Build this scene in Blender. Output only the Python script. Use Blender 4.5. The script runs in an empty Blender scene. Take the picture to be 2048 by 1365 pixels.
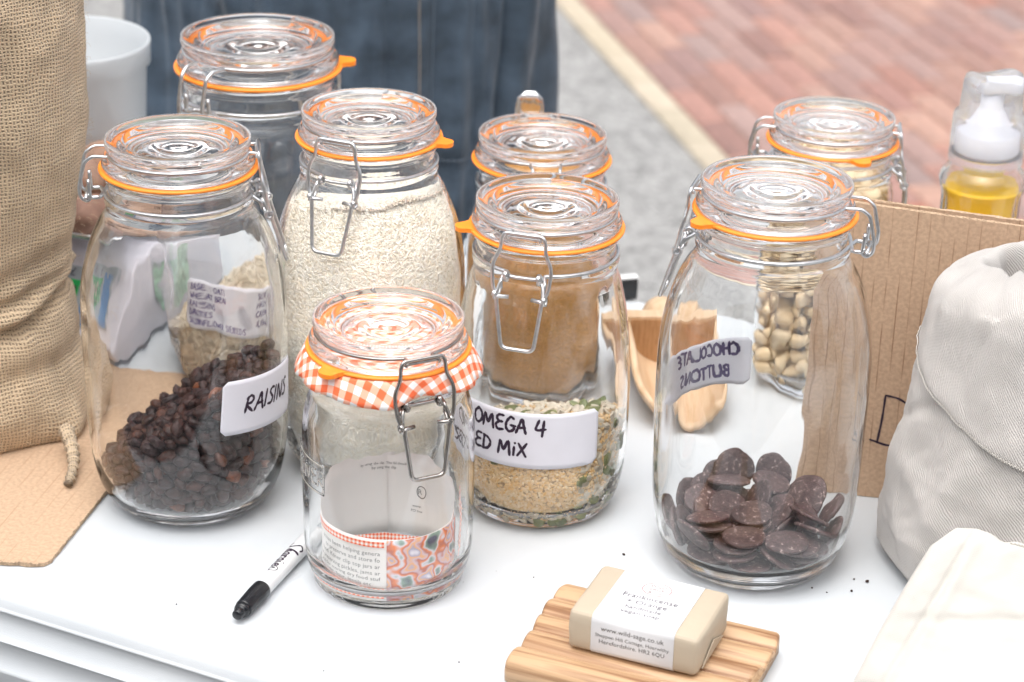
import bpy, bmesh, math, random
import numpy as np
from mathutils import Vector, Matrix, Quaternion, noise

random.seed(11)
rng = np.random.default_rng(7)
S = bpy.context.scene
COL = S.collection
PI = math.pi
R_ = math.radians

# ------------------------------------------------------------------ camera
cam_d = bpy.data.cameras.new("camera")
cam = bpy.data.objects.new("camera", cam_d)
COL.objects.link(cam)
S.camera = cam
cam_d.sensor_width = 36.0
cam_d.lens = 36.0 * 4550 / 2048
cam_d.clip_start, cam_d.clip_end = 0.05, 400
cam.location = (0, 0, 0.834)
cam.matrix_world = (Matrix.Translation((0, 0, 0.834))
                    @ Matrix.Rotation(R_(90 - 24.5), 4, 'X')
                    @ Matrix.Rotation(R_(1.5), 4, 'Z'))
cam_d.dof.use_dof = True
cam_d.dof.focus_distance = 1.60
cam_d.dof.aperture_fstop = 7.2

# ------------------------------------------------------------------ light
SUN_EL, SUN_AZ = 74, 195      # elevation, compass-like rotation (degrees)
w = bpy.data.worlds.new("World")
S.world = w
w.use_nodes = True
nt = w.node_tree
bg = nt.nodes["Background"]
sky = nt.nodes.new("ShaderNodeTexSky")
sky.sky_type = 'NISHITA'
sky.sun_disc = False
sky.sun_elevation = R_(SUN_EL)
sky.sun_rotation = R_(SUN_AZ)
sky.air_density = 1.0
sky.dust_density = 4.0
sky.ozone_density = 1.0
hs = nt.nodes.new("ShaderNodeHueSaturation")     # overcast: the cloud layer greys the blue
hs.inputs["Saturation"].default_value = 0.25
nt.links.new(sky.outputs[0], hs.inputs["Color"])
nt.links.new(hs.outputs[0], bg.inputs[0])
bg.inputs[1].default_value = 0.15
sun_d = bpy.data.lights.new("sun", 'SUN')
sun_d.energy = 1.2
sun_d.angle = R_(80)
sun_d.color = (1.0, 0.97, 0.93)
sun = bpy.data.objects.new("sun", sun_d)
COL.objects.link(sun)
# nishita: rotation 0 = +Y, increasing clockwise seen from above
_a = R_(SUN_AZ)
_dir = Vector((math.sin(_a) * math.cos(R_(SUN_EL)), math.cos(_a) * math.cos(R_(SUN_EL)), math.sin(R_(SUN_EL))))
sun.rotation_euler = _dir.to_track_quat('Z', 'Y').to_euler()
sun.location = _dir * 20

vs = S.view_settings
vs.view_transform = 'Standard'
vs.look = 'None'
vs.gamma = 1.0
vs.use_curve_mapping = False
vs.exposure = 0.88
cy = S.cycles
cy.use_adaptive_sampling = True
cy.adaptive_threshold = 0.03
cy.use_denoising = True
cy.max_bounces = 22
cy.transmission_bounces = 22
cy.glossy_bounces = 8
cy.diffuse_bounces = 5
cy.transparent_max_bounces = 16
cy.caustics_reflective = True
cy.caustics_refractive = True
cy.blur_glossy = 0.0
cy.sample_clamp_indirect = 12.0

# ------------------------------------------------------------------ materials
def mat(name):
    m = bpy.data.materials.new(name)
    m.use_nodes = True
    return m, m.node_tree, m.node_tree.nodes["Principled BSDF"]

def setp(b, **k):
    for n, v in k.items():
        n = n.replace('_', ' ')
        if n == 'IOR': b.inputs['IOR'].default_value = v
        else: b.inputs[n].default_value = v

def rgb(r, g, b): return (r, g, b, 1.0)

def plain(name, col, rough=0.5, metal=0.0, spec=0.5, nscale=None, namt=0.15, bump=0.0, bscale=400, coat=0.0, coords='Object'):
    m, t, b = mat(name)
    setp(b, Base_Color=rgb(*col), Roughness=rough, Metallic=metal)
    b.inputs['Specular IOR Level'].default_value = spec
    if coat: b.inputs['Coat Weight'].default_value = coat
    tc = t.nodes.new("ShaderNodeTexCoord")
    if nscale:
        n = t.nodes.new("ShaderNodeTexNoise"); n.inputs['Scale'].default_value = nscale
        n.inputs['Detail'].default_value = 6
        t.links.new(tc.outputs[coords], n.inputs['Vector'])
        r = t.nodes.new("ShaderNodeValToRGB")
        r.color_ramp.elements[0].position = .3; r.color_ramp.elements[1].position = .7
        r.color_ramp.elements[0].color = rgb(*[c * (1 - namt) for c in col])
        r.color_ramp.elements[1].color = rgb(*[min(1, c * (1 + namt)) for c in col])
        t.links.new(n.outputs['Fac'], r.inputs[0]); t.links.new(r.outputs[0], b.inputs['Base Color'])
    if bump:
        n = t.nodes.new("ShaderNodeTexNoise"); n.inputs['Scale'].default_value = bscale
        n.inputs['Detail'].default_value = 4
        t.links.new(tc.outputs[coords], n.inputs['Vector'])
        bp = t.nodes.new("ShaderNodeBump"); bp.inputs['Strength'].default_value = bump
        bp.inputs['Distance'].default_value = 0.002
        t.links.new(n.outputs['Fac'], bp.inputs['Height']); t.links.new(bp.outputs[0], b.inputs['Normal'])
    return m

def per_object(name, cols, rough=0.5, nscale=300, namt=.25, bump=.3, bscale=500, spec=.5, island=False):
    """colour picked per object (or per piece of a joined mesh) from a short list"""
    m, t, b = mat(name)
    setp(b, Roughness=rough); b.inputs['Specular IOR Level'].default_value = spec
    if island:
        oi = t.nodes.new("ShaderNodeNewGeometry"); rnd = oi.outputs['Random Per Island']
    else:
        oi = t.nodes.new("ShaderNodeObjectInfo"); rnd = oi.outputs['Random']
    r = t.nodes.new("ShaderNodeValToRGB")
    while len(r.color_ramp.elements) < len(cols): r.color_ramp.elements.new(0.5)
    for i, c in enumerate(cols):
        r.color_ramp.elements[i].position = i / max(1, len(cols) - 1)
        r.color_ramp.elements[i].color = rgb(*c)
    t.links.new(rnd, r.inputs[0])
    tc = t.nodes.new("ShaderNodeTexCoord")
    n = t.nodes.new("ShaderNodeTexNoise"); n.inputs['Scale'].default_value = nscale; n.inputs['Detail'].default_value = 5
    t.links.new(tc.outputs['Object'], n.inputs['Vector'])
    mp = t.nodes.new("ShaderNodeMapRange"); mp.inputs[3].default_value = 1 - namt; mp.inputs[4].default_value = 1 + namt
    mp.inputs[1].default_value = .3; mp.inputs[2].default_value = .7
    t.links.new(n.outputs['Fac'], mp.inputs[0])
    mx = t.nodes.new("ShaderNodeVectorMath"); mx.operation = 'SCALE'
    t.links.new(r.outputs[0], mx.inputs[0]); t.links.new(mp.outputs[0], mx.inputs['Scale'])
    t.links.new(mx.outputs[0], b.inputs['Base Color'])
    if bump:
        n2 = t.nodes.new("ShaderNodeTexNoise"); n2.inputs['Scale'].default_value = bscale; n2.inputs['Detail'].default_value = 4
        t.links.new(tc.outputs['Object'], n2.inputs['Vector'])
        bp = t.nodes.new("ShaderNodeBump"); bp.inputs['Strength'].default_value = bump; bp.inputs['Distance'].default_value = .001
        t.links.new(n2.outputs['Fac'], bp.inputs['Height']); t.links.new(bp.outputs[0], b.inputs['Normal'])
    return m

def glass_mat(name, col=(.994, .998, .996), rough=0.0, bump=0.0):
    m, t, b = mat(name)
    setp(b, Base_Color=rgb(*col), Roughness=rough, IOR=1.45)
    b.inputs['Transmission Weight'].default_value = 1.0
    if bump:
        tc = t.nodes.new("ShaderNodeTexCoord")
        mp = t.nodes.new("ShaderNodeMapping"); mp.inputs['Scale'].default_value = (1, 1, .35)
        n = t.nodes.new("ShaderNodeTexNoise"); n.inputs['Scale'].default_value = 70; n.inputs['Detail'].default_value = 2
        t.links.new(tc.outputs['Object'], mp.inputs[0]); t.links.new(mp.outputs[0], n.inputs['Vector'])
        bp = t.nodes.new("ShaderNodeBump"); bp.inputs['Strength'].default_value = bump; bp.inputs['Distance'].default_value = .002
        t.links.new(n.outputs['Fac'], bp.inputs['Height']); t.links.new(bp.outputs[0], b.inputs['Normal'])
    return m

M_glass = glass_mat("clear_glass", bump=.03)
M_lid = glass_mat("lid_glass", col=(.994, .998, .996), bump=.01)
M_rubber = plain("orange_rubber", (.95, .27, .02), rough=.42, nscale=200, namt=.06)
M_wire = plain("zinc_wire", (.62, .63, .64), rough=.28, metal=1.0, nscale=250, namt=.12, bump=.08, bscale=900)
M_wire_dk = plain("steel_wire", (.40, .38, .36), rough=.2, metal=1.0, nscale=250, namt=.1)
M_label = plain("label_paper", (.70, .70, .76), rough=.6, nscale=60, namt=.02, bump=.05, bscale=900)
M_ink = plain("purple_black_ink", (.022, .008, .028), rough=.5)
M_inkpen = plain("faded_pen_ink", (.10, .07, .22), rough=.6)
M_print = plain("grey_print", (.10, .095, .09), rough=.7)
M_printlight = plain("pale_print", (.42, .40, .42), rough=.7)

# table plastic: white, fine pebble grain, sparse specks
def table_mat():
    m, t, b = mat("white_table_plastic")
    setp(b, Roughness=.42)
    tc = t.nodes.new("ShaderNodeTexCoord")
    n = t.nodes.new("ShaderNodeTexNoise"); n.inputs['Scale'].default_value = 6; n.inputs['Detail'].default_value = 8
    t.links.new(tc.outputs['Object'], n.inputs['Vector'])
    r = t.nodes.new("ShaderNodeValToRGB")
    r.color_ramp.elements[0].color = rgb(.535, .565, .59); r.color_ramp.elements[1].color = rgb(.605, .63, .65)
    r.color_ramp.elements[0].position = .35; r.color_ramp.elements[1].position = .65
    t.links.new(n.outputs['Fac'], r.inputs[0])
    v = t.nodes.new("ShaderNodeTexVoronoi"); v.inputs['Scale'].default_value = 75
    t.links.new(tc.outputs['Object'], v.inputs['Vector'])
    s = t.nodes.new("ShaderNodeSeparateColor"); t.links.new(v.outputs['Color'], s.inputs[0])
    # speck radius depends on the cell: most cells have none
    th = t.nodes.new("ShaderNodeMapRange"); th.inputs[1].default_value = .78; th.inputs[2].default_value = 1.0
    th.inputs[3].default_value = 0; th.inputs[4].default_value = .045
    t.links.new(s.outputs[0], th.inputs[0])
    lt = t.nodes.new("ShaderNodeMath"); lt.operation = 'LESS_THAN'
    t.links.new(v.outputs['Distance'], lt.inputs[0]); t.links.new(th.outputs[0], lt.inputs[1])
    mx = t.nodes.new("ShaderNodeMix"); mx.data_type = 'RGBA'
    t.links.new(lt.outputs[0], mx.inputs[0]); t.links.new(r.outputs[0], mx.inputs[6])
    mx.inputs[7].default_value = rgb(.2, .2, .21)
    t.links.new(mx.outputs[2], b.inputs['Base Color'])
    n2 = t.nodes.new("ShaderNodeTexNoise"); n2.inputs['Scale'].default_value = 1400; n2.inputs['Detail'].default_value = 3
    t.links.new(tc.outputs['Object'], n2.inputs['Vector'])
    bp = t.nodes.new("ShaderNodeBump"); bp.inputs['Strength'].default_value = .25; bp.inputs['Distance'].default_value = .0006
    t.links.new(n2.outputs['Fac'], bp.inputs['Height']); t.links.new(bp.outputs[0], b.inputs['Normal'])
    return m
M_table = table_mat()

def weave_mat(name, c_hi, c_lo, pitch, bump=.8, dist=.0008, twill=False, rough=.9, contrast=.5, blotch=(.12, 9)):
    """woven cloth: threads over and under, laid out in UV (metres)"""
    m, t, b = mat(name)
    setp(b, Roughness=rough); b.inputs['Specular IOR Level'].default_value = .15
    b.inputs['Sheen Weight'].default_value = .25
    L = t.links.new; N = t.nodes.new
    uv = N("ShaderNodeUVMap"); uv.uv_map = "uv"
    nz = N("ShaderNodeTexNoise"); nz.inputs['Scale'].default_value = .22 / pitch; nz.inputs['Detail'].default_value = 3
    L(uv.outputs[0], nz.inputs['Vector'])
    sb = N("ShaderNodeVectorMath"); sb.operation = 'SUBTRACT'; L(nz.outputs['Color'], sb.inputs[0]); sb.inputs[1].default_value = (.5, .5, .5)
    sc = N("ShaderNodeVectorMath"); sc.operation = 'SCALE'; sc.inputs['Scale'].default_value = pitch * 1.3; L(sb.outputs[0], sc.inputs[0])
    ad = N("ShaderNodeVectorMath"); ad.operation = 'ADD'; L(uv.outputs[0], ad.inputs[0]); L(sc.outputs[0], ad.inputs[1])
    sv = N("ShaderNodeVectorMath"); sv.operation = 'SCALE'; sv.inputs['Scale'].default_value = 1 / pitch; L(ad.outputs[0], sv.inputs[0])
    sp = N("ShaderNodeSeparateXYZ"); L(sv.outputs[0], sp.inputs[0])
    def M(op, a, bb=None, c=None):
        n = N("ShaderNodeMath"); n.operation = op
        for i, x in enumerate((a, bb, c)):
            if x is None: continue
            if isinstance(x, (int, float)): n.inputs[i].default_value = x
            else: L(x, n.inputs[i])
        return n.outputs[0]
    X, Yv = sp.outputs[0], sp.outputs[1]
    sx = M('SINE', M('MULTIPLY', X, 2 * PI)); sy = M('SINE', M('MULTIPLY', Yv, 2 * PI))
    hx = M('ABSOLUTE', M('SINE', M('MULTIPLY', X, 2 * PI)))   # warp threads (two per pitch)
    hy = M('ABSOLUTE', M('SINE', M('MULTIPLY', Yv, 2 * PI)))
    if twill:
        ph = M('ADD', X, Yv)
        h = M('ADD', M('MULTIPLY', M('ABSOLUTE', M('SINE', M('MULTIPLY', ph, PI))), .7), M('MULTIPLY', hx, .3))
    else:
        k = M('MULTIPLY', M('COSINE', M('MULTIPLY', X, 2 * PI)), M('COSINE', M('MULTIPLY', Yv, 2 * PI)))
        k = M('MULTIPLY_ADD', k, .5, .5)
        h = M('MAXIMUM', M('MULTIPLY', hx, M('MULTIPLY_ADD', k, .6, .4)), M('MULTIPLY', hy, M('SUBTRACT', 1.0, M('MULTIPLY', k, .6))))
    fz = N("ShaderNodeTexNoise"); fz.inputs['Scale'].default_value = 3 / pitch; fz.inputs['Detail'].default_value = 4
    L(uv.outputs[0], fz.inputs['Vector'])
    h2 = M('MULTIPLY_ADD', fz.outputs['Fac'], .35, h)
    r = N("ShaderNodeValToRGB"); L(h2, r.inputs[0])
    r.color_ramp.elements[0].position = .25; r.color_ramp.elements[1].position = .25 + contrast
    r.color_ramp.elements[0].color = rgb(*c_lo); r.color_ramp.elements[1].color = rgb(*c_hi)
    bl = N("ShaderNodeTexNoise"); bl.inputs['Scale'].default_value = blotch[1] * 4; bl.inputs['Detail'].default_value = 5
    L(uv.outputs[0], bl.inputs['Vector'])
    mp = N("ShaderNodeMapRange"); mp.inputs[1].default_value = .3; mp.inputs[2].default_value = .7
    mp.inputs[3].default_value = 1 - blotch[0]; mp.inputs[4].default_value = 1 + blotch[0]
    L(bl.outputs['Fac'], mp.inputs[0])
    mx = N("ShaderNodeVectorMath"); mx.operation = 'SCALE'; L(r.outputs[0], mx.inputs[0]); L(mp.outputs[0], mx.inputs['Scale'])
    L(mx.outputs[0], b.inputs['Base Color'])
    bp = N("ShaderNodeBump"); bp.inputs['Strength'].default_value = bump; bp.inputs['Distance'].default_value = dist
    L(h2, bp.inputs['Height']); L(bp.outputs[0], b.inputs['Normal'])
    return m

def cardboard_mat(name, col, line, pitch=.0105, wob=.0006, axis=0):
    """brown card; the flutes telegraph through as broken fine lines, laid out in UV metres"""
    m, t, b = mat(name)
    setp(b, Roughness=.85); b.inputs['Specular IOR Level'].default_value = .2
    L = t.links.new; N = t.nodes.new
    uv = N("ShaderNodeUVMap"); uv.uv_map = "uv"
    sp = N("ShaderNodeSeparateXYZ"); L(uv.outputs[0], sp.inputs[0])
    def M(op, a, bb=None, c=None):
        n = N("ShaderNodeMath"); n.operation = op
        for i, x in enumerate((a, bb, c)):
            if x is None: continue
            if isinstance(x, (int, float)): n.inputs[i].default_value = x
            else: L(x, n.inputs[i])
        return n.outputs[0]
    fr = M('FRACT', M('DIVIDE', sp.outputs[axis], pitch))
    d = M('ABSOLUTE', M('SUBTRACT', fr, .5))
    ln = M('LESS_THAN', d, .045)
    mpv = N("ShaderNodeMapping"); mpv.inputs['Scale'].default_value = (260, 28, 1) if axis == 0 else (28, 260, 1)
    L(uv.outputs[0], mpv.inputs[0])
    nz = N("ShaderNodeTexNoise"); nz.inputs['Scale'].default_value = 1.0; nz.inputs['Detail'].default_value = 3
    L(mpv.outputs[0], nz.inputs['Vector'])
    br = N("ShaderNodeMapRange"); br.inputs[1].default_value = .42; br.inputs[2].default_value = .6; L(nz.outputs['Fac'], br.inputs[0])
    f = M('MULTIPLY', ln, br.outputs[0])
    n2 = N("ShaderNodeTexNoise"); n2.inputs['Scale'].default_value = 350; n2.inputs['Detail'].default_value = 6; L(uv.outputs[0], n2.inputs['Vector'])
    r = N("ShaderNodeValToRGB"); L(n2.outputs['Fac'], r.inputs[0])
    r.color_ramp.elements[0].position = .35; r.color_ramp.elements[1].position = .65
    r.color_ramp.elements[0].color = rgb(*[c * .88 for c in col]); r.color_ramp.elements[1].color = rgb(*[c * 1.1 for c in col])
    mx = N("ShaderNodeMix"); mx.data_type = 'RGBA'; L(f, mx.inputs[0]); L(r.outputs[0], mx.inputs[6]); mx.inputs[7].default_value = rgb(*line)
    L(mx.outputs[2], b.inputs['Base Color'])
    wv = M('COSINE', M('MULTIPLY', fr, 2 * PI))
    bp = N("ShaderNodeBump"); bp.inputs['Strength'].default_value = .07; bp.inputs['Distance'].default_value = .0004
    L(M('MULTIPLY_ADD', n2.outputs['Fac'], .2, wv), bp.inputs['Height']); L(bp.outputs[0], b.inputs['Normal'])
    return m

M_burlap = weave_mat("jute_burlap", (.62, .475, .32), (.085, .050, .030), .0060, bump=1.0, dist=.002, contrast=.50, blotch=(.14, 6))
M_linen = weave_mat("grey_linen", (.60, .57, .54), (.40, .37, .345), .0026, bump=.9, dist=.0007, twill=True, contrast=.7, blotch=(.04, 8))
M_cream = weave_mat("cream_cotton", (.60, .575, .53), (.48, .455, .41), .0022, bump=.6, dist=.0006, contrast=.5, blotch=(.03, 8))
M_denim = weave_mat("washed_denim", (.075, .105, .142), (.004, .008, .017), .0030, bump=.6, dist=.0005, twill=True, contrast=.75, blotch=(.42, 7))
M_card = cardboard_mat("corrugated_card", (.52, .36, .245), (.30, .18, .11), axis=0, pitch=.0092)
M_cardsheet = cardboard_mat("pale_card_sheet", (.48, .335, .225), (.40, .26, .165), axis=0, pitch=.0112)
M_cardedge = plain("card_edge", (.46, .33, .22), rough=.9, nscale=500, namt=.35)

def gingham_mat(name, pitch=.0055, soft=(.93, .22, .07)):
    m, t, b = mat(name)
    setp(b, Roughness=.7)
    L = t.links.new; N = t.nodes.new
    uv = N("ShaderNodeUVMap"); uv.uv_map = "uv"
    sp = N("ShaderNodeSeparateXYZ"); L(uv.outputs[0], sp.inputs[0])
    def M(op, a, bb=None):
        n = N("ShaderNodeMath"); n.operation = op
        for i, x in enumerate((a, bb)):
            if x is None: continue
            if isinstance(x, (int, float)): n.inputs[i].default_value = x
            else: L(x, n.inputs[i])
        return n.outputs[0]
    a = M('GREATER_THAN', M('FRACT', M('ADD', M('DIVIDE', sp.outputs[0], pitch * 2), 100.)), .5)
    c = M('GREATER_THAN', M('FRACT', M('ADD', M('DIVIDE', sp.outputs[1], pitch * 2), 100.)), .5)
    s = M('MULTIPLY', M('ADD', a, c), .5)
    r = N("ShaderNodeValToRGB"); L(s, r.inputs[0]); r.color_ramp.interpolation = 'CONSTANT'
    e = r.color_ramp.elements; e[0].color = rgb(.86, .85, .85); e[1].position = .25; e[1].color = rgb(.90, .44, .31)
    x = e.new(.75); x.color = rgb(*soft)
    L(r.outputs[0], b.inputs['Base Color'])
    return m
M_gingham = gingham_mat("orange_gingham", soft=(.85, .15, .05))
M_gingham_s = gingham_mat("printed_gingham", pitch=.0016, soft=(.80, .12, .05))

# ------------------------------------------------------------------ mesh helpers
def link(o, parent=None):
    COL.objects.link(o)
    if parent is not None: o.parent = parent
    return o

def tag(o, label=None, category=None, group=None, kind=None):
    if label: o["label"] = label
    if category: o["category"] = category
    if group: o["group"] = group
    if kind: o["kind"] = kind
    return o

def empty(name, loc=(0, 0, 0), rz=0.0):
    o = bpy.data.objects.new(name, None)
    o.empty_display_size = .02
    o.location = loc; o.rotation_euler = (0, 0, rz)
    COL.objects.link(o)
    return o

def mesh(name, V, F, material=None, parent=None, smooth=True, uv=None, mats=None, fm=None):
    me = bpy.data.meshes.new(name)
    me.from_pydata([tuple(v) for v in V], [], F)
    if uv is not None:
        l = me.uv_layers.new(name="uv")
        idx = np.empty(len(me.loops), dtype=np.int32); me.loops.foreach_get("vertex_index", idx)
        l.data.foreach_set("uv", np.asarray(uv, dtype=np.float32)[idx].ravel())
    if material: me.materials.append(material)
    if mats:
        for x in mats: me.materials.append(x)
        me.polygons.foreach_set("material_index", fm)
    me.polygons.foreach_set("use_smooth", [smooth] * len(me.polygons))
    o = bpy.data.objects.new(name, me)
    return link(o, parent)

class MB:
    """collects pieces, built as ONE mesh object"""
    def __init__(s): s.V = []; s.F = []; s.n = 0
    def add(s, V, F):
        s.V.extend([tuple(v) for v in V]); s.F.extend([tuple(i + s.n for i in f) for f in F]); s.n += len(V)
    def build(s, name, material, parent=None, smooth=True): return mesh(name, s.V, s.F, material, parent, smooth)

def box(x0, x1, y0, y1, z0, z1):
    V = [(x, y, z) for z in (z0, z1) for y in (y0, y1) for x in (x0, x1)]
    return V, [(0, 2, 3, 1), (4, 5, 7, 6), (0, 1, 5, 4), (2, 6, 7, 3), (0, 4, 6, 2), (1, 3, 7, 5)]

def bevel_box(name, x0, x1, y0, y1, z0, z1, r, material, parent=None, seg=3, smooth=True):
    me = bpy.data.meshes.new(name)
    bm = bmesh.new()
    V, F = box(x0, x1, y0, y1, z0, z1)
    vs_ = [bm.verts.new(v) for v in V]
    for f in F: bm.faces.new([vs_[i] for i in f])
    bmesh.ops.recalc_face_normals(bm, faces=bm.faces)
    bmesh.ops.bevel(bm, geom=list(bm.edges), offset=r, segments=seg, profile=.5, affect='EDGES')
    for f in bm.faces: f.smooth = smooth
    bm.to_mesh(me); bm.free()
    me.materials.append(material)
    o = bpy.data.objects.new(name, me)
    return link(o, parent)

def tube_vf(P, r, n=10, closed=False):
    P = np.array(P, float); m = len(P)
    T = np.zeros_like(P)
    if closed: T = np.roll(P, -1, 0) - np.roll(P, 1, 0)
    else:
        T[1:-1] = P[2:] - P[:-2]; T[0] = P[1] - P[0]; T[-1] = P[-1] - P[-2]
    T /= np.maximum(np.linalg.norm(T, axis=1)[:, None], 1e-12)
    a = np.array([0, 0, 1.]) if abs(T[0][2]) < .9 else np.array([1., 0, 0])
    Nn = np.cross(T[0], a); Nn /= np.linalg.norm(Nn)
    V = []; rr = np.broadcast_to(np.array(r, float), (m,))
    for i in range(m):
        Nn = Nn - T[i] * (Nn @ T[i]); Nn /= max(np.linalg.norm(Nn), 1e-12)
        B = np.cross(T[i], Nn)
        for k in range(n):
            t = 2 * PI * k / n
            V.append(P[i] + rr[i] * (math.cos(t) * Nn + math.sin(t) * B))
    F = []
    for i in range(m if closed else m - 1):
        j = (i + 1) % m
        for k in range(n):
            q = (k + 1) % n
            F.append((i * n + k, i * n + q, j * n + q, j * n + k))
    if not closed:
        F.append(tuple(range(n))[::-1]); F.append(tuple((m - 1) * n + k for k in range(n)))
    return V, F

def rounded(P, rad=.004, seg=4, closed=False):
    """polyline with rounded corners"""
    P = [np.array(p, float) for p in P]; out = []; n = len(P)
    for i in range(n):
        if not closed and i in (0, n - 1): out.append(P[i]); continue
        a, b, c = P[i - 1], P[i], P[(i + 1) % n]
        u = a - b; v = c - b; lu, lv = np.linalg.norm(u), np.linalg.norm(v)
        d = min(rad, lu * .45, lv * .45)
        p0 = b + u / lu * d; p1 = b + v / lv * d
        for k in range(seg + 1):
            t = k / seg; out.append((1 - t) ** 2 * p0 + 2 * t * (1 - t) * b + t * t * p1)
    return out

def smooth_path(P, n=8):
    P = [np.array(p, float) for p in P]; Q = [2 * P[0] - P[1]] + P + [2 * P[-1] - P[-2]]; out = []
    for i in range(1, len(Q) - 2):
        for k in range(n):
            t = k / n
            out.append(.5 * ((2 * Q[i]) + (-Q[i - 1] + Q[i + 1]) * t + (2 * Q[i - 1] - 5 * Q[i] + 4 * Q[i + 1] - Q[i + 2]) * t * t
                             + (-Q[i - 1] + 3 * Q[i] - 3 * Q[i + 1] + Q[i + 2]) * t ** 3))
    out.append(P[-1]); return out

def lathe_vf(P, n=96, q=None, warp=None):
    """P: closed or open list of (r, z); q(angle, z) multiplies the radius; warp(angle, r, z, j) -> (r, z)"""
    V = []; F = []; idx = []
    for j, (r, z) in enumerate(P):
        if r < 1e-7: idx.append([len(V)] * n); V.append((0, 0, warp(0, 0, z, j)[1] if warp else z)); continue
        row = []
        for i in range(n):
            t = 2 * PI * i / n
            rr, zz = (warp(t, r, z, j) if warp else (r, z))
            k = q(t, z) if q else 1.0
            row.append(len(V)); V.append((rr * k * math.sin(t), -rr * k * math.cos(t), zz))
        idx.append(row)
    for j in range(len(P) - 1):
        a, b = idx[j], idx[j + 1]
        for i in range(n):
            k = (i + 1) % n
            f = [a[i], a[k], b[k], b[i]]
            g = []
            for x in f:
                if x not in g: g.append(x)
            if len(g) > 2: F.append(tuple(g))
    return V, F

def lathe(name, P, material, parent=None, n=96, q=None, warp=None, smooth=True):
    V, F = lathe_vf(P, n, q, warp)
    return mesh(name, V, F, material, parent, smooth)

def fix_normals(o):
    bm = bmesh.new(); bm.from_mesh(o.data); bmesh.ops.recalc_face_normals(bm, faces=bm.faces); bm.to_mesh(o.data); bm.free()
    return o

def refine(P, step):
    """Catmull-Rom through (r, z), resampled about every step"""
    Q = [np.array(p, float) for p in P]; Q = [2 * Q[0] - Q[1]] + Q + [2 * Q[-1] - Q[-2]]; out = []
    for i in range(1, len(Q) - 2):
        n = max(1, int(np.linalg.norm(Q[i + 1] - Q[i]) / step))
        for k in range(n):
            t = k / n
            out.append(.5 * ((2 * Q[i]) + (-Q[i - 1] + Q[i + 1]) * t + (2 * Q[i - 1] - 5 * Q[i] + 4 * Q[i + 1] - Q[i + 2]) * t * t
                             + (-Q[i - 1] + 3 * Q[i] - 3 * Q[i + 1] + Q[i + 2]) * t ** 3))
    out.append(np.array(P[-1], float))
    return [(max(0., float(a)), float(b)) for a, b in out]

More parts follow.
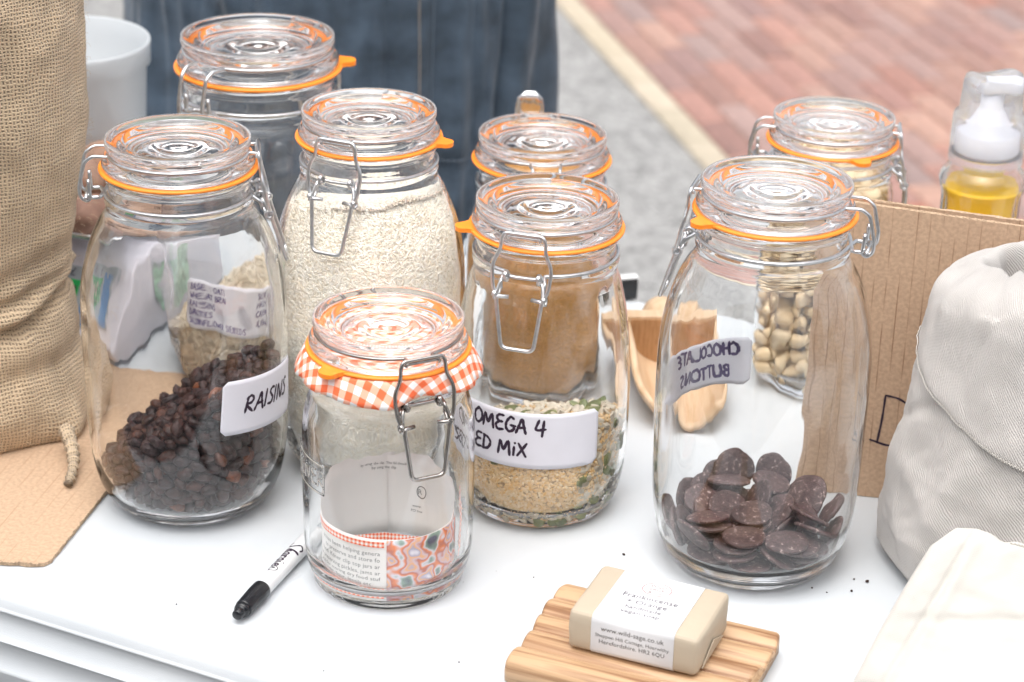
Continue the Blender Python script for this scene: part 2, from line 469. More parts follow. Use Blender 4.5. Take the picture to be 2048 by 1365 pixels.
# handwriting strokes, unit height; (advance width, [polylines])
GL = {
 'A': (.75, [[(.0, 0), (.18, .5), (.36, 1.0), (.5, .5), (.66, 0)], [(.1, .38), (.58, .42)]]),
 'B': (.7, [[(.06, 1), (.05, .5), (.04, 0)], [(.0, .95), (.3, 1), (.48, .8), (.35, .58), (.08, .5), (.4, .5), (.56, .25), (.38, .03), (0, 0)]]),
 'C': (.68, [[(.58, .88), (.35, 1.0), (.1, .72), (.04, .35), (.22, .03), (.56, .12)]]),
 'D': (.72, [[(.1, 1), (.07, .5), (.05, 0)], [(.0, 1), (.38, .9), (.6, .55), (.42, .12), (.0, .0)]]),
 'E': (.62, [[(.5, .96), (.2, .95), (.06, .75), (.2, .55), (.42, .54)], [(.2, .53), (.02, .28), (.15, .03), (.5, .06)]]),
 'G': (.72, [[(.56, .9), (.32, 1.0), (.08, .65), (.08, .25), (.3, .02), (.56, .2), (.56, .44)], [(.34, .45), (.68, .44)]]),
 'H': (.72, [[(.06, 1), (.04, 0)], [(.56, 1), (.54, 0)], [(.05, .5), (.55, .52)]]),
 'I': (.34, [[(.1, 1), (.06, 0)]]),
 'i': (.34, [[(.1, .62), (.08, 0)], [(.12, .86), (.13, .9)]]),
 'K': (.66, [[(.06, 1), (.04, 0)], [(.52, .98), (.06, .45), (.54, 0)]]),
 'L': (.58, [[(.06, 1), (.03, .02), (.48, .04)]]),
 'M': (.95, [[(.0, 0), (.12, .92), (.36, .3), (.62, .95), (.78, 0)]]),
 'N': (.78, [[(.04, 0), (.08, .95), (.5, .05), (.6, 1.0)]]),
 'O': (.78, [[(.3, .98), (.06, .7), (.08, .22), (.34, .0), (.62, .3), (.6, .75), (.34, 1.0), (.24, .94)]]),
 'R': (.74, [[(.1, .98), (.06, .5), (.03, 0)], [(.0, .85), (.28, 1.02), (.52, .82), (.4, .58), (.1, .46), (.58, .0)]]),
 'S': (.6, [[(.5, .92), (.3, 1.0), (.12, .8), (.26, .56), (.42, .34), (.32, .05), (.02, .04)]]),
 'T': (.66, [[(.0, .96), (.58, 1.0)], [(.3, .98), (.27, 0)]]),
 'U': (.72, [[(.06, 1), (.06, .3), (.26, .0), (.5, .2), (.56, 1)]]),
 'W': (.95, [[(.02, 1), (.2, .04), (.4, .7), (.58, .02), (.82, 1)]]),
 'X': (.72, [[(.04, .95), (.58, 0)], [(.58, 1), (.0, .02)]]),
 'F': (.6, [[(.06, 1), (.03, 0)], [(.05, .97), (.5, 1.0)], [(.05, .52), (.4, .54)]]),
 'Z': (.66, [[(.04, .96), (.54, .98), (.04, .03), (.58, .05)]]),
 '4': (.74, [[(.16, 1.05), (.02, .42), (.62, .46)], [(.46, 1.0), (.42, -.05)]]),
 ':': (.3, [[(.1, .7), (.12, .66)], [(.1, .22), (.12, .18)]]),
 '.': (.3, [[(.1, .04), (.12, .0)]]),
 '-': (.5, [[(.05, .5), (.4, .52)]]),
 ' ': (.5, []),
 # script letters for the pen
 's': (.95, [[(.75, 1.25), (.4, 1.35), (.1, 1.0), (.45, .6), (.6, .2), (.2, -.05), (-.05, .2)]]),
 'h': (.62, [[(.1, 0), (.2, 1.15), (.32, 1.2), (.16, .3), (.32, .62), (.44, .5), (.4, .1), (.56, .1)]]),
 'a': (.6, [[(.46, .6), (.2, .62), (.06, .3), (.2, .02), (.44, .3), (.46, .6), (.44, .1), (.58, .08)]]),
 'r': (.5, [[(.06, .55), (.14, .6), (.12, 0)], [(.12, .35), (.28, .62), (.44, .55)]]),
 'p': (.6, [[(.1, .6), (.06, -.4)], [(.1, .45), (.3, .64), (.46, .4), (.32, .05), (.1, .1)]]),
 'e': (.55, [[(.06, .3), (.42, .4), (.36, .62), (.16, .55), (.08, .2), (.26, .0), (.5, .15)]]),
 'j': (.34, [[(.12, .6), (.1, .05), (.22, .05)], [(.16, .85), (.17, .9)]]),
}

def text_strokes(txt, size, x0=0., y0=0., slant=0., jitter=.03, gap=1.0, rise=0.):
    out = []; x = 0.
    rr = random.Random(txt)
    for ch in txt:
        wd, st = GL.get(ch, (.5, []))
        k = 1 + rr.uniform(-1, 1) * jitter * 2; dy = rr.uniform(-1, 1) * jitter
        for pl in st:
            q = []
            for a, b in pl:
                a = a * k + rr.uniform(-1, 1) * jitter * .4; b = b * k + dy + rr.uniform(-1, 1) * jitter * .4
                q.append((x0 + (x + a + slant * b) * size, y0 + (b + rise * x) * size))
            out.append(q)
        x += wd * gap * k
    return out, x * size

def ink(name, strokes, fn, width, material, parent, taper=.12, lift=0.0):
    """ribbons following polylines; fn maps (u, v) to a point"""
    mb = MB()
    for pl in strokes:
        P = smooth_path([(a, b, 0) for a, b in pl], 5) if len(pl) > 2 else [np.array((a, b, 0.)) for a, b in pl]
        if len(pl) == 2:
            P = [P[0] + (P[1] - P[0]) * t for t in np.linspace(0, 1, 5)]
        P = [p for i, p in enumerate(P)]
        L = []; n = len(P)
        # extend ends a little: round caps
        for i in range(n):
            d = P[min(i + 1, n - 1)] - P[max(i - 1, 0)]; l = max(np.hypot(d[0], d[1]), 1e-9)
            nx, ny = -d[1] / l, d[0] / l
            ww = width * .5 * (1 + .14 * math.sin(i * 1.7) + taper * (1 if i > n // 2 else -1) * .4)
            L.append((P[i], nx, ny, ww))
        V = []; F = []
        for i, (p, nx, ny, ww) in enumerate(L):
            if i == 0 or i == n - 1: ww *= .75
            V.append(fn(p[0] + nx * ww, p[1] + ny * ww)); V.append(fn(p[0] - nx * ww, p[1] - ny * ww))
        for i in range(n - 1): F.append((2 * i, 2 * i + 1, 2 * i + 3, 2 * i + 2))
        # caps
        for e, s_ in ((0, -1), (n - 1, 1)):
            p, nx, ny, ww = L[e]; tx, ty = ny * s_, -nx * s_; ww *= .75
            c0 = len(V); V.append(fn(p[0] + tx * ww * .8 + nx * ww * .5, p[1] + ty * ww * .8 + ny * ww * .5))
            V.append(fn(p[0] + tx * ww * .8 - nx * ww * .5, p[1] + ty * ww * .8 - ny * ww * .5))
            F.append((2 * e, 2 * e + 1, c0 + 1, c0))
        mb.add(V, F)
    return mb.build(name, material, parent, smooth=False)

def print_text(name, lines, fn, material, parent, align='CENTER'):
    """lines: (text, size, u, v); printed letters mapped through fn"""
    mb = MB()
    dg = bpy.context.evaluated_depsgraph_get()
    for txt, size, u, v in lines:
        c = bpy.data.curves.new("t", 'FONT'); c.body = txt; c.size = size; c.align_x = align; c.resolution_u = 2; c.space_character = 1.03
        o = bpy.data.objects.new("t", c); COL.objects.link(o)
        dg.update()
        me = o.evaluated_get(dg).to_mesh()
        V = [fn(u + p.co.x, v + p.co.y) for p in me.vertices]
        F = [tuple(p.vertices) for p in me.polygons]
        o.evaluated_get(dg).to_mesh_clear()
        bpy.data.objects.remove(o); bpy.data.curves.remove(c)
        mb.add(V, F)
    return mb.build(name, material, parent, smooth=False)

def unpack(d):
    a = np.array(d, float).reshape(-1, 6)
    q = a[:, 3:] / 99.
    wq = np.sqrt(np.clip(1 - (q ** 2).sum(1), 0, 1))
    q = np.concatenate([q, wq[:, None]], 1)
    return a[:, :3] / 1e4, q / np.linalg.norm(q, axis=1)[:, None]

def qrot(q, v):
    """rotate v (m,3) by each quaternion (n,4: x y z w) -> (n, m, 3)"""
    u = q[:, None, :3]; w_ = q[:, None, 3:4]; v = np.broadcast_to(v[None], (len(q), len(v), 3))
    t = 2 * np.cross(u, v)
    return v + w_ * t + np.cross(u, t)

def instances_mesh(name, protoV, protoF, P, Q, sc, material, parent=None, smooth=True):
    """many copies of one small shape joined in ONE mesh"""
    protoV = np.array(protoV, float); n = len(P); m = len(protoV)
    sc = np.broadcast_to(np.array(sc, float).reshape(-1, 1, 1) if np.ndim(sc) == 1 else np.array(sc, float).reshape(1, 1, -1) if np.ndim(sc) else sc, (n, 1, 1)) if np.ndim(sc) < 2 else np.array(sc)[:, None, :]
    W = np.empty((n, m, 3))
    base = protoV[None] * sc
    u = Q[:, None, :3]; w_ = Q[:, None, 3:4]
    t = 2 * np.cross(np.broadcast_to(u, base.shape), base)
    W = base + w_ * t + np.cross(np.broadcast_to(u, base.shape), t) + P[:, None, :]
    me = bpy.data.meshes.new(name)
    Farr = protoF; k = len(Farr); L = len(Farr[0])
    Fi = (np.array(Farr)[None] + (np.arange(n) * m)[:, None, None]).reshape(-1, L)
    me.vertices.add(n * m); me.vertices.foreach_set("co", W.reshape(-1).astype(np.float32))
    me.loops.add(Fi.size); me.loops.foreach_set("vertex_index", Fi.reshape(-1).astype(np.int32))
    me.polygons.add(len(Fi)); me.polygons.foreach_set("loop_start", (np.arange(len(Fi)) * L).astype(np.int32))
    me.polygons.foreach_set("use_smooth", [smooth] * len(Fi))
    me.update(calc_edges=True); me.validate()
    me.materials.append(material)
    return link(bpy.data.objects.new(name, me), parent)

def ico(sub=1):
    bm = bmesh.new(); bmesh.ops.create_icosphere(bm, subdivisions=sub, radius=1.0)
    V = np.array([v.co[:] for v in bm.verts]); F = [tuple(v.index for v in f.verts) for f in bm.faces]; bm.free()
    return V, F

def rand_quats(n):
    q = rng.normal(size=(n, 4)); return q / np.linalg.norm(q, axis=1)[:, None]
# settled poses: x, y, z in tenths of a millimetre, then the turn
DATA_RAISIN = [
478,-472,1141,51,-24,58,
609,-250,499,-71,-44,33,
363,333,963,73,-50,-34,
-367,-548,540,-15,47,63,
187,-617,467,0,-18,-97,
-317,-497,675,-47,12,-57,
314,-527,278,35,65,-33,
543,-354,424,1,44,-54,
264,-607,897,-7,14,56,
498,-450,1040,1,79,-11,
18,-657,888,31,-14,65,
46,-617,287,15,-59,-75,
460,-447,375,40,-47,-65,
47,-661,618,-55,-3,24,
594,-201,1096,20,-43,-17,
399,-517,436,36,34,26,
425,510,996,96,-16,14,
-82,402,662,-30,21,-90,
242,-622,716,44,29,9,
557,-356,902,-63,-69,22,
-195,-633,693,-58,19,14,
549,-357,520,9,3,-85,
-179,597,594,-29,23,-57,
476,-445,464,38,-87,13,
362,-550,879,21,6,20,
554,-350,816,94,8,-14,
253,-600,531,98,-10,-4,
-34,-624,347,16,94,26,
369,19,994,-96,12,-3,
-151,-623,379,-3,32,-12,
330,-579,958,33,-93,-6,
413,-523,1038,-90,-23,10,
219,-616,623,-21,-9,-87,
-448,-474,531,80,-44,14,
-199,-624,603,-52,-82,-20,
261,-564,435,51,63,44,
339,-565,690,-11,-92,-25,
203,-640,1013,-27,83,48,
655,134,1131,83,-52,-12,
331,-550,501,53,-33,-68,
430,-487,787,-29,0,77,
-307,-577,455,-68,41,-7,
51,-656,521,-11,73,57,
310,-585,1041,-27,88,-34,
43,-659,801,96,-20,-16,
498,-426,942,4,-20,8,
608,274,1148,77,-45,33,
483,-447,714,-41,12,-64,
128,-634,399,-4,-6,-96,
-142,-635,519,47,24,78,
-235,-558,260,65,-32,67,
318,-578,597,-1,53,23,
197,-615,802,73,-58,7,
383,-520,606,-79,45,-40,
-138,-654,765,86,10,-25,
658,-132,1078,-77,-35,48,
-57,-659,649,-20,65,72,
125,-634,759,28,66,53,
436,-506,954,-81,-33,-9,
-252,-588,366,-24,71,46,
141,572,850,67,60,22,
232,-592,352,69,26,24,
547,-379,627,-62,30,54,
326,-540,379,29,-5,-21,
-267,-602,539,-8,-60,-78,
411,-504,700,-76,23,-20,
149,-646,567,-47,8,11,
297,-596,815,33,-92,-11,
-57,-656,558,-96,16,12,
-317,-583,626,-80,14,1,
418,-507,528,-44,87,15,
564,-360,1084,48,-68,-45,
-70,-607,266,-8,-96,22,
20,-645,422,6,39,42,
489,-428,562,-66,-58,-33,
125,-639,663,59,-69,16,
-208,-603,461,-40,20,-54,
46,-656,713,29,88,25,
553,-360,988,-30,0,-73,
160,-648,929,2,-95,15,
497,-228,1105,77,8,-7,
649,-152,1170,10,19,67,
500,-425,801,-23,-38,-49,
-200,363,628,-30,-25,21,
-81,-641,431,-31,44,-82,
-26,-557,191,-45,23,20,
-45,-625,737,62,68,-34,
85,499,784,45,-66,-56,
111,-651,856,15,31,-33,
-491,-108,483,58,-75,-28,
-306,408,558,95,20,-18,
-415,-504,456,96,-24,0,
-498,-395,378,92,-19,31,
280,73,924,-25,22,-93,
-298,-73,655,93,-19,28,
380,-485,335,18,-17,-55,
616,-223,752,27,-35,-29,
341,-407,1016,5,-17,92,
-431,-472,366,-23,-47,-83,
141,-602,316,38,-89,-10,
602,-269,943,-70,66,-10,
-90,-133,756,-62,-29,18,
-491,406,424,-71,-40,20,
590,-304,690,-35,85,15,
606,-280,849,33,76,11,
-138,-559,216,-10,24,-95,
413,-420,1080,-77,40,-21,
74,-162,831,70,-46,51,
474,449,950,-13,18,-87,
415,-436,262,-1,51,-84,
70,-560,202,-75,17,-60,
449,-462,633,50,8,-33,
446,-474,873,-16,23,-23,
-357,-532,380,-36,-25,-72,
536,-366,729,7,94,-20,
-74,575,670,48,19,-18,
-15,600,750,72,64,20,
-97,-468,815,-31,-42,-81,
621,-171,383,-63,-34,35,
68,-450,870,-23,-24,88,
-3,489,739,57,-6,-81,
609,-282,1033,52,-5,63,
342,-510,764,-20,15,84,
111,76,822,14,-4,-98,
-515,-402,471,-72,-43,53,
-45,-587,822,-92,31,21,
-370,-474,276,44,-11,67,
559,-294,340,57,-71,-8,
590,-294,595,54,11,29,
-231,-416,707,-56,69,-13,
547,-213,233,-25,26,-82,
318,531,922,-19,-1,6,
17,-93,827,-45,73,48,
229,-550,270,-23,-86,25,
129,-513,938,3,96,-4,
625,-196,573,-89,-41,8,
208,-481,175,-58,-48,39,
575,-261,416,-91,36,-10,
-323,-384,676,48,-80,-3,
593,-180,301,-24,7,55,
321,-464,194,21,-9,-94,
-164,-582,301,-21,19,-84,
203,281,868,-32,76,45,
147,-553,238,-56,56,-35,
-542,199,393,91,-6,-14,
645,-187,993,-42,-24,49,
508,-326,249,40,-57,-65,
77,594,791,-7,51,-72,
-18,-184,782,-41,-66,-8,
-374,-490,604,81,-43,-9,
655,-8,463,-6,-77,-22,
650,-136,721,48,-41,-75,
-194,-502,172,-13,-1,-97,
-457,-387,543,20,-78,30,
516,424,1032,51,83,-13,
170,-567,713,-34,-71,27,
-304,-521,301,-51,57,-49,
492,-375,322,-28,83,45,
-376,-24,552,89,8,0,
125,-497,158,40,70,33,
201,85,880,38,14,-71,
-177,-109,723,-25,11,-86,
-275,-518,567,-1,-22,-95,
200,437,838,83,37,9,
-296,-489,216,-24,-27,76,
639,-110,631,-90,-10,-12,
253,-230,960,32,-55,-71,
-456,-417,293,15,2,95,
370,-427,935,76,-60,-17,
246,-542,756,90,-12,-16,
-566,-307,446,31,-29,-50,
632,-191,900,27,-7,-83,
-23,-549,432,-6,-43,52,
-390,-417,202,-59,30,-33,
78,311,755,51,8,81,
69,-574,453,-24,-6,-77,
289,453,873,-75,-5,-64,
616,-217,658,89,39,7,
-6,-584,580,8,44,40,
574,315,1061,44,31,50,
631,-95,437,-13,-2,-22,
-165,-499,730,1,-52,-39,
561,-57,1065,-5,25,75,
183,-226,896,6,5,83,
-138,-321,777,5,98,-8,
-106,-588,607,-29,27,32,
48,-574,856,-92,14,22,
343,-346,176,-7,35,-40,
-359,339,498,-70,-50,-49,
-567,-149,430,37,-11,69,
626,-159,814,-52,8,-54,
191,-487,469,-73,-60,-31,
-39,-549,655,-31,-17,77,
-128,-569,692,-7,-86,47,
-179,-539,549,-45,5,-84,
-120,-565,457,54,-15,68,
426,-365,197,-28,39,-81,
175,-478,336,-10,12,-37,
-244,-150,641,-28,9,91,
-333,461,492,1,9,99,
-234,-547,674,23,-18,58,
260,-508,917,-20,-76,-57,
-90,-490,149,71,-61,24,
649,-97,868,-2,83,-53,
553,76,1044,-67,69,21,
227,620,805,-18,25,-92,
-76,-536,758,-91,-25,26,
-266,507,552,-58,-12,-79,
-564,-252,280,65,43,-57,
362,-449,484,81,26,-30,
549,356,983,-8,0,5,
445,-384,998,56,-18,34,
222,-569,965,63,-16,27,
18,-487,143,23,1,-15,
89,-567,586,10,68,64,
-94,245,662,-9,-14,-21,
11,269,694,3,38,-84,
-46,-589,503,-35,-90,-13,
43,-541,373,70,-70,3,
221,-521,838,9,-5,-18,
147,335,802,-74,-33,46,
650,-67,952,16,98,-1,
47,403,733,43,-86,24,
273,-387,142,-2,-31,-70,
479,-264,191,70,-60,-35,
61,212,734,-27,-85,-3,
335,-430,393,37,90,5,
652,-58,785,-23,35,-89,
84,-522,299,-96,-21,-9,
-134,-409,743,12,-25,0,
-388,-263,575,-2,-12,-3,
644,-43,559,7,20,86,
266,-482,519,59,-70,-37,
-248,-503,483,-37,87,4,
132,-528,397,-63,45,-32,
502,-150,1048,-4,44,81,
215,-333,911,-78,-14,52,
588,-121,1010,-6,-42,-45,
249,-539,665,-46,-75,33,
-39,490,641,92,-3,3,
-533,314,372,38,-67,-47,
641,50,369,18,-31,-51,
392,-412,554,-6,-42,-83,
400,94,955,-31,66,-29,
-536,-308,367,85,20,30,
477,-354,1097,60,9,60,
461,-346,503,-49,-78,11,
387,-394,691,-19,19,90,
165,-576,880,-96,13,3,
671,28,1098,-63,-25,-70,
-32,-292,766,-63,-62,25,
297,-439,308,-30,-88,-21,
625,-68,354,-1,-31,79,
497,-284,621,55,62,50,
-242,-507,390,59,-2,-1,
-340,-370,150,-62,31,-7,
-96,-497,288,40,-22,74,
50,-571,668,-19,-50,27,
-202,-484,311,-88,16,5,
650,-54,1117,4,58,77,
-309,-425,597,-50,-53,52,
424,511,901,15,-34,81,
661,-11,875,-40,-71,-48,
304,349,869,75,50,-40,
48,-566,766,-56,-4,29,
135,-515,642,43,-80,38,
-330,-460,435,21,6,-37,
665,34,972,-20,-38,62,
309,-489,993,-92,4,35,
254,159,881,35,58,62,
135,-557,508,46,74,10,
244,-474,390,-92,-29,17,
194,-525,569,46,-75,-24,
325,-475,655,79,53,11,
-479,-348,239,-26,-83,-47,
31,-342,806,-56,-52,-8,
-510,-18,435,49,71,-26,
461,-335,401,-55,16,44,
367,-158,988,88,-23,-1,
238,-5,882,-65,-13,51,
637,-31,1029,7,-20,-38,
482,120,992,41,-35,-64,
336,-253,974,50,7,47,
4,-484,242,8,-51,77,
-19,-531,310,-83,-48,1,
383,397,898,-48,-69,2,
-101,-544,365,16,89,36,
157,-28,821,8,3,5,
635,215,1073,-18,-49,65,
282,-370,536,-1,33,54,
662,87,899,-22,-41,62,
-383,531,446,76,14,47,
657,58,559,74,-20,-48,
568,-176,459,0,-13,-95,
-151,-501,628,27,30,29,
529,-254,542,-29,55,-63,
428,-353,765,7,-7,-98,
501,-290,1041,10,96,22,
449,345,937,67,-6,-62,
450,-381,861,54,-39,-11,
465,231,966,-74,-6,-43,
399,-368,327,-45,-17,54,
-262,37,601,47,-82,21,
642,-47,696,-98,-5,-10,
618,-127,518,20,-97,-3,
-178,-334,692,76,31,-35,
-256,-429,162,-39,-79,8,
447,-318,683,0,-16,-60,
-396,-382,359,-8,27,34,
608,-34,279,-37,-84,9,
-474,255,418,-6,31,-31,
487,1,1018,-51,48,-70,
-294,-438,357,-93,5,0,
90,-479,706,-83,28,-44,
-380,222,499,-36,62,1,
-490,-309,500,61,-18,76,
-570,124,360,-33,57,14,
122,-529,811,71,-5,-56,
327,-376,875,88,-4,-20,
343,-471,852,-72,20,10,
-89,650,612,91,-20,6,
475,-115,714,61,-75,-17,
-132,125,670,39,28,-3,
-353,-452,521,40,88,-14,
-415,-127,536,-33,-10,77,
659,108,809,47,-15,-75,
364,-317,819,-73,-8,-18,
475,-275,316,1,-5,-81,
504,-288,751,92,-18,14,
284,-343,970,81,35,-21,
499,-292,951,-3,42,-84,
-115,-245,735,-79,-13,-4,
-380,-353,269,18,28,60,
-56,-466,374,-59,14,-49,
435,-364,613,-32,10,-84,
537,-216,799,-21,-11,13,
26,-513,513,57,4,-24,
262,-463,787,0,89,-37,
-620,-153,358,-31,-77,-5,
-47,-404,135,12,12,-17,
530,-185,608,87,4,27,
647,39,731,41,-31,7,
52,-33,772,65,25,69,
-91,-471,688,-50,-29,55,
-419,-402,448,0,31,-86,
-171,-430,542,34,-42,-60,
-326,78,553,25,27,49,
407,-299,1005,-76,-52,29,
170,-398,137,29,-91,14,
540,-224,884,12,28,74,
338,-370,261,33,-3,83,
-164,507,551,-31,26,7,
405,-284,257,24,-22,-73,
-422,-312,184,88,1,45,
-164,-480,458,-51,82,-1,
466,-294,865,-88,26,6,
58,-404,137,43,77,41,
548,-102,666,-79,53,-10,
286,-302,324,52,78,13,
388,-255,338,75,51,17,
653,105,645,71,61,-32,
258,-365,235,73,-15,-51,
220,-453,259,16,-13,93,
444,-238,537,11,-47,-51,
29,565,681,-33,10,32,
-426,343,426,-29,46,19,
-303,-214,596,72,-49,-36,
-9,65,750,-8,46,-85,
-158,-414,151,-6,-92,-14,
446,-188,145,-59,-29,47,
-580,-236,374,87,-7,24,
548,-211,996,-31,8,67,
514,-139,194,-25,13,-95,
-97,-42,689,-68,33,33,
327,-301,646,-51,-10,-68,
156,-460,774,-86,38,-12,
494,-258,460,-71,-67,-12,
158,-379,224,-11,-22,2,
0,-475,700,-22,-26,-51,
197,-452,696,88,-7,45,
244,-459,610,9,-95,15,
346,-409,788,22,81,51,
-94,551,589,-27,22,-83,
-237,-428,438,26,-30,88,
-103,-440,223,-99,9,4,
289,-416,709,-9,34,84,
62,647,724,79,-59,-5,
542,-143,355,68,26,39,
-233,-346,290,-17,-3,61,
268,-425,941,89,-4,-17,
318,225,883,-26,-85,-36,
56,-443,777,18,-40,-25,
70,-439,333,23,-92,-25,
-150,-447,377,-74,-63,9,
-206,431,549,45,-40,-5,
-245,340,544,10,-58,-76,
-224,614,519,-60,-27,24,
-303,-406,269,-62,-42,60,
11,-457,442,-69,48,19,
146,440,765,-28,71,-63,
-131,39,672,-89,-8,2,
179,152,825,63,73,23,
-69,-504,566,-88,-13,-5,
370,-276,721,-65,-46,59,
-311,-366,463,-35,24,-88,
175,-383,320,-17,-84,48,
394,-326,922,-2,-48,86,
-3,-500,808,-4,64,43,
102,-481,561,4,9,94,
377,-322,563,28,-93,-18,
241,-410,857,57,81,-4,
463,-219,386,-31,-9,-91,
273,-415,459,5,-5,26,
644,9,633,-82,20,-5,
6,353,668,0,-45,88,
561,-47,204,7,-8,-83,
-425,-229,492,3,-76,-63,
-238,-283,651,39,38,-43,
645,144,728,13,2,-59,
401,-281,157,-20,54,18,
-428,163,451,-11,34,61,
-85,-414,585,80,46,-11,
-208,273,584,9,74,-42,
17,-401,216,-36,52,76,
103,-467,469,34,-47,-76,
563,-15,970,-47,-53,47,
632,159,439,34,23,-52,
-299,-321,589,7,-94,-13,
390,286,888,-27,-7,-59,
248,-300,603,89,-31,-19,
308,584,846,12,16,80,
-6,656,669,14,-96,7,
-461,-311,319,-19,33,69,
-232,-368,627,33,-45,74,
-37,115,683,-21,22,-60,
-250,-402,534,44,-35,-63,
348,135,888,66,55,49,
160,-442,878,-40,-19,71,
404,-271,453,-60,38,-35,
-232,-464,620,-89,-28,32,
238,-377,386,0,-83,39,
-377,-351,538,-70,6,-46,
-212,-428,236,70,-42,-31,
519,-217,693,-3,25,92,
557,-132,922,-58,-71,31,
176,535,773,-71,-32,59,
-77,-469,490,-4,34,-54,
103,-452,240,78,-2,-21,
-107,338,606,6,23,89,
472,-181,280,0,64,-47,
188,-419,548,3,-6,23,
-591,-19,360,-37,57,64,
22,-485,614,41,-40,-56,
-56,-358,269,-29,-94,6,
355,-335,396,-2,2,-25,
317,-385,617,-6,18,-97,
556,-142,742,36,16,29,
202,-301,133,10,-23,91,
137,-380,709,42,-45,78,
331,-3,906,-47,-41,7,
549,-59,795,-83,37,-26,
237,228,806,-37,50,72,
375,-362,477,34,-7,92,
554,180,987,-71,41,-53,
149,641,745,-42,-66,9,
610,81,285,6,14,75,
-202,-60,651,51,84,12,
127,-421,623,59,34,10,
-574,-155,257,51,42,7,
-12,-48,714,-83,3,45,
-32,-370,638,-64,-57,45,
313,-273,493,3,-98,-8,
216,-372,647,48,8,-74,
619,71,450,-8,-28,8,
541,-104,273,18,-36,91,
197,-287,218,-15,-18,-96,
-275,-330,211,-76,-7,7,
298,-332,738,-15,-20,-28,
269,518,794,-18,-73,-64,
235,345,815,5,14,-68,
550,-91,579,92,36,-4,
292,-277,141,-55,55,-6,
-179,-355,477,85,11,14,
410,-204,613,59,-41,-26,
454,-193,851,-51,33,-24,
-509,-189,318,-34,57,17,
-295,-97,571,17,3,73,
-369,-283,346,-84,-42,-31,
7,-427,538,-12,-50,84,
562,-50,504,44,5,-14,
148,246,763,-64,-27,69,
259,-321,818,-74,48,-11,
-79,-354,352,10,17,61,
-360,-275,138,-95,15,-7,
-493,-265,216,-67,-33,-54,
597,24,799,89,-32,28,
316,-235,402,-17,-65,36,
418,-235,927,98,-5,12,
-446,-314,409,16,37,64,
648,109,1045,28,37,86,
213,-382,765,7,62,8,
12,-314,232,40,39,-66,
111,-376,810,-29,-20,-68,
550,24,345,35,89,-24,
-151,-407,652,81,46,-8,
501,-149,522,79,27,-3,
349,-234,562,-34,25,20,
-227,-342,133,-92,27,-13,
532,-10,616,-10,49,80,
-215,-363,383,76,-11,-57,
118,-405,405,-86,33,33,
-107,-385,435,63,-72,22,
90,-321,136,1,54,81,
87,103,716,53,-40,64,
-119,-329,134,-18,-8,-97,
509,-100,438,-23,-65,53,
-267,207,544,-9,-55,-82,
462,-128,616,33,82,-10,
-418,10,483,-8,-7,-98,
172,-374,474,-29,50,-18,
-162,-295,398,13,27,90,
153,-323,578,-67,71,-11,
566,-38,881,91,4,-28,
156,-164,811,-23,85,3,
-501,-215,433,60,-58,-40,
-30,-401,738,14,-41,-72,
467,-160,952,11,62,-75,
424,-207,709,-5,-53,51,
-139,-410,296,-47,-5,7,
301,-277,889,23,14,-43,
453,-213,1017,-65,44,22,
32,-355,463,81,-30,-42,
439,-157,455,-53,-81,20,
596,121,518,98,16,1,
55,420,644,-19,-76,55,
556,-15,428,0,-98,7,
353,-200,150,52,-44,69,
-304,-347,358,-86,9,47,
-438,-217,163,-63,6,76,
-616,69,313,-60,20,-58,
492,-73,968,61,63,-44,
497,-45,365,38,-13,-41,
17,-353,317,-48,-84,-5,
641,167,978,-36,-80,-2,
-367,-300,437,-11,43,-54,
-323,-274,514,-68,-63,5,
314,-272,237,65,42,7,
356,445,815,-76,7,-48,
417,-253,792,-54,6,-37,
-175,178,611,-2,12,-23,
129,-229,134,51,-81,-24,
-276,553,461,-13,-2,6,
396,-129,317,31,94,3,
501,-127,816,-84,27,-39,
-152,-353,222,3,-82,52,
155,-320,404,43,-7,84,
-258,-286,441,-2,56,81,
578,88,961,5,10,5,
166,-315,840,18,30,73,
-17,-310,134,-14,15,76,
-72,-356,505,-21,17,-94,
382,-107,135,-11,-97,3,
-353,-243,218,50,84,12,
138,-217,290,41,-26,-78,
251,-299,430,-98,0,9,
463,-104,889,-97,8,-7,
46,-393,676,-57,-57,-43,
351,-213,846,0,89,-39,
109,-321,276,42,13,-11,
339,-160,730,3,-34,-11,
154,158,741,75,-20,-13,
611,174,344,-35,-66,58,
-89,-336,704,-72,-60,11,
-184,-256,149,45,-72,-14,
83,-330,628,27,89,29,
571,75,613,-54,17,-81,
321,-196,642,-73,18,-28,
554,-4,713,-13,-33,-21,
484,-66,145,-7,14,-95,
-422,-238,273,41,63,56,
-5,-392,392,17,-13,96,
-50,-126,678,96,-22,-1,
191,-289,756,27,4,-25,
251,-259,685,67,31,19,
219,-298,519,41,-57,-53,
96,-387,532,73,9,-66,
390,-184,236,-52,-77,0,
118,16,741,-74,29,59,
68,-220,762,11,15,-97,
270,-88,878,-82,-21,-14,
505,-14,281,-24,40,-32,
628,202,820,-75,-27,-32,
412,-125,797,-24,47,-52,
37,-132,734,63,-11,-34,
123,545,695,7,35,13,
579,56,880,-11,-39,-39,
561,124,220,3,-21,87,
386,535,817,-4,91,-33,
-143,-318,307,40,50,6,
156,-281,661,-83,49,3,
-269,-247,144,22,75,22,
192,-297,312,44,49,73,
-607,-80,288,-60,-15,-59,
261,-177,888,-43,-79,-42,
-143,-182,683,12,10,13,
78,-335,373,-84,27,45,
444,-15,454,-56,-32,-3,
-449,61,419,-47,-74,-37,
455,-45,649,28,-29,15,
506,111,907,76,49,40,
401,-121,530,41,58,56,
-306,-282,287,-25,41,-72,
-162,-248,473,-44,-87,13,
-351,82,468,-23,-65,60,
608,270,994,28,-46,-56,
30,-219,141,23,19,-63,
-72,-214,135,91,32,2,
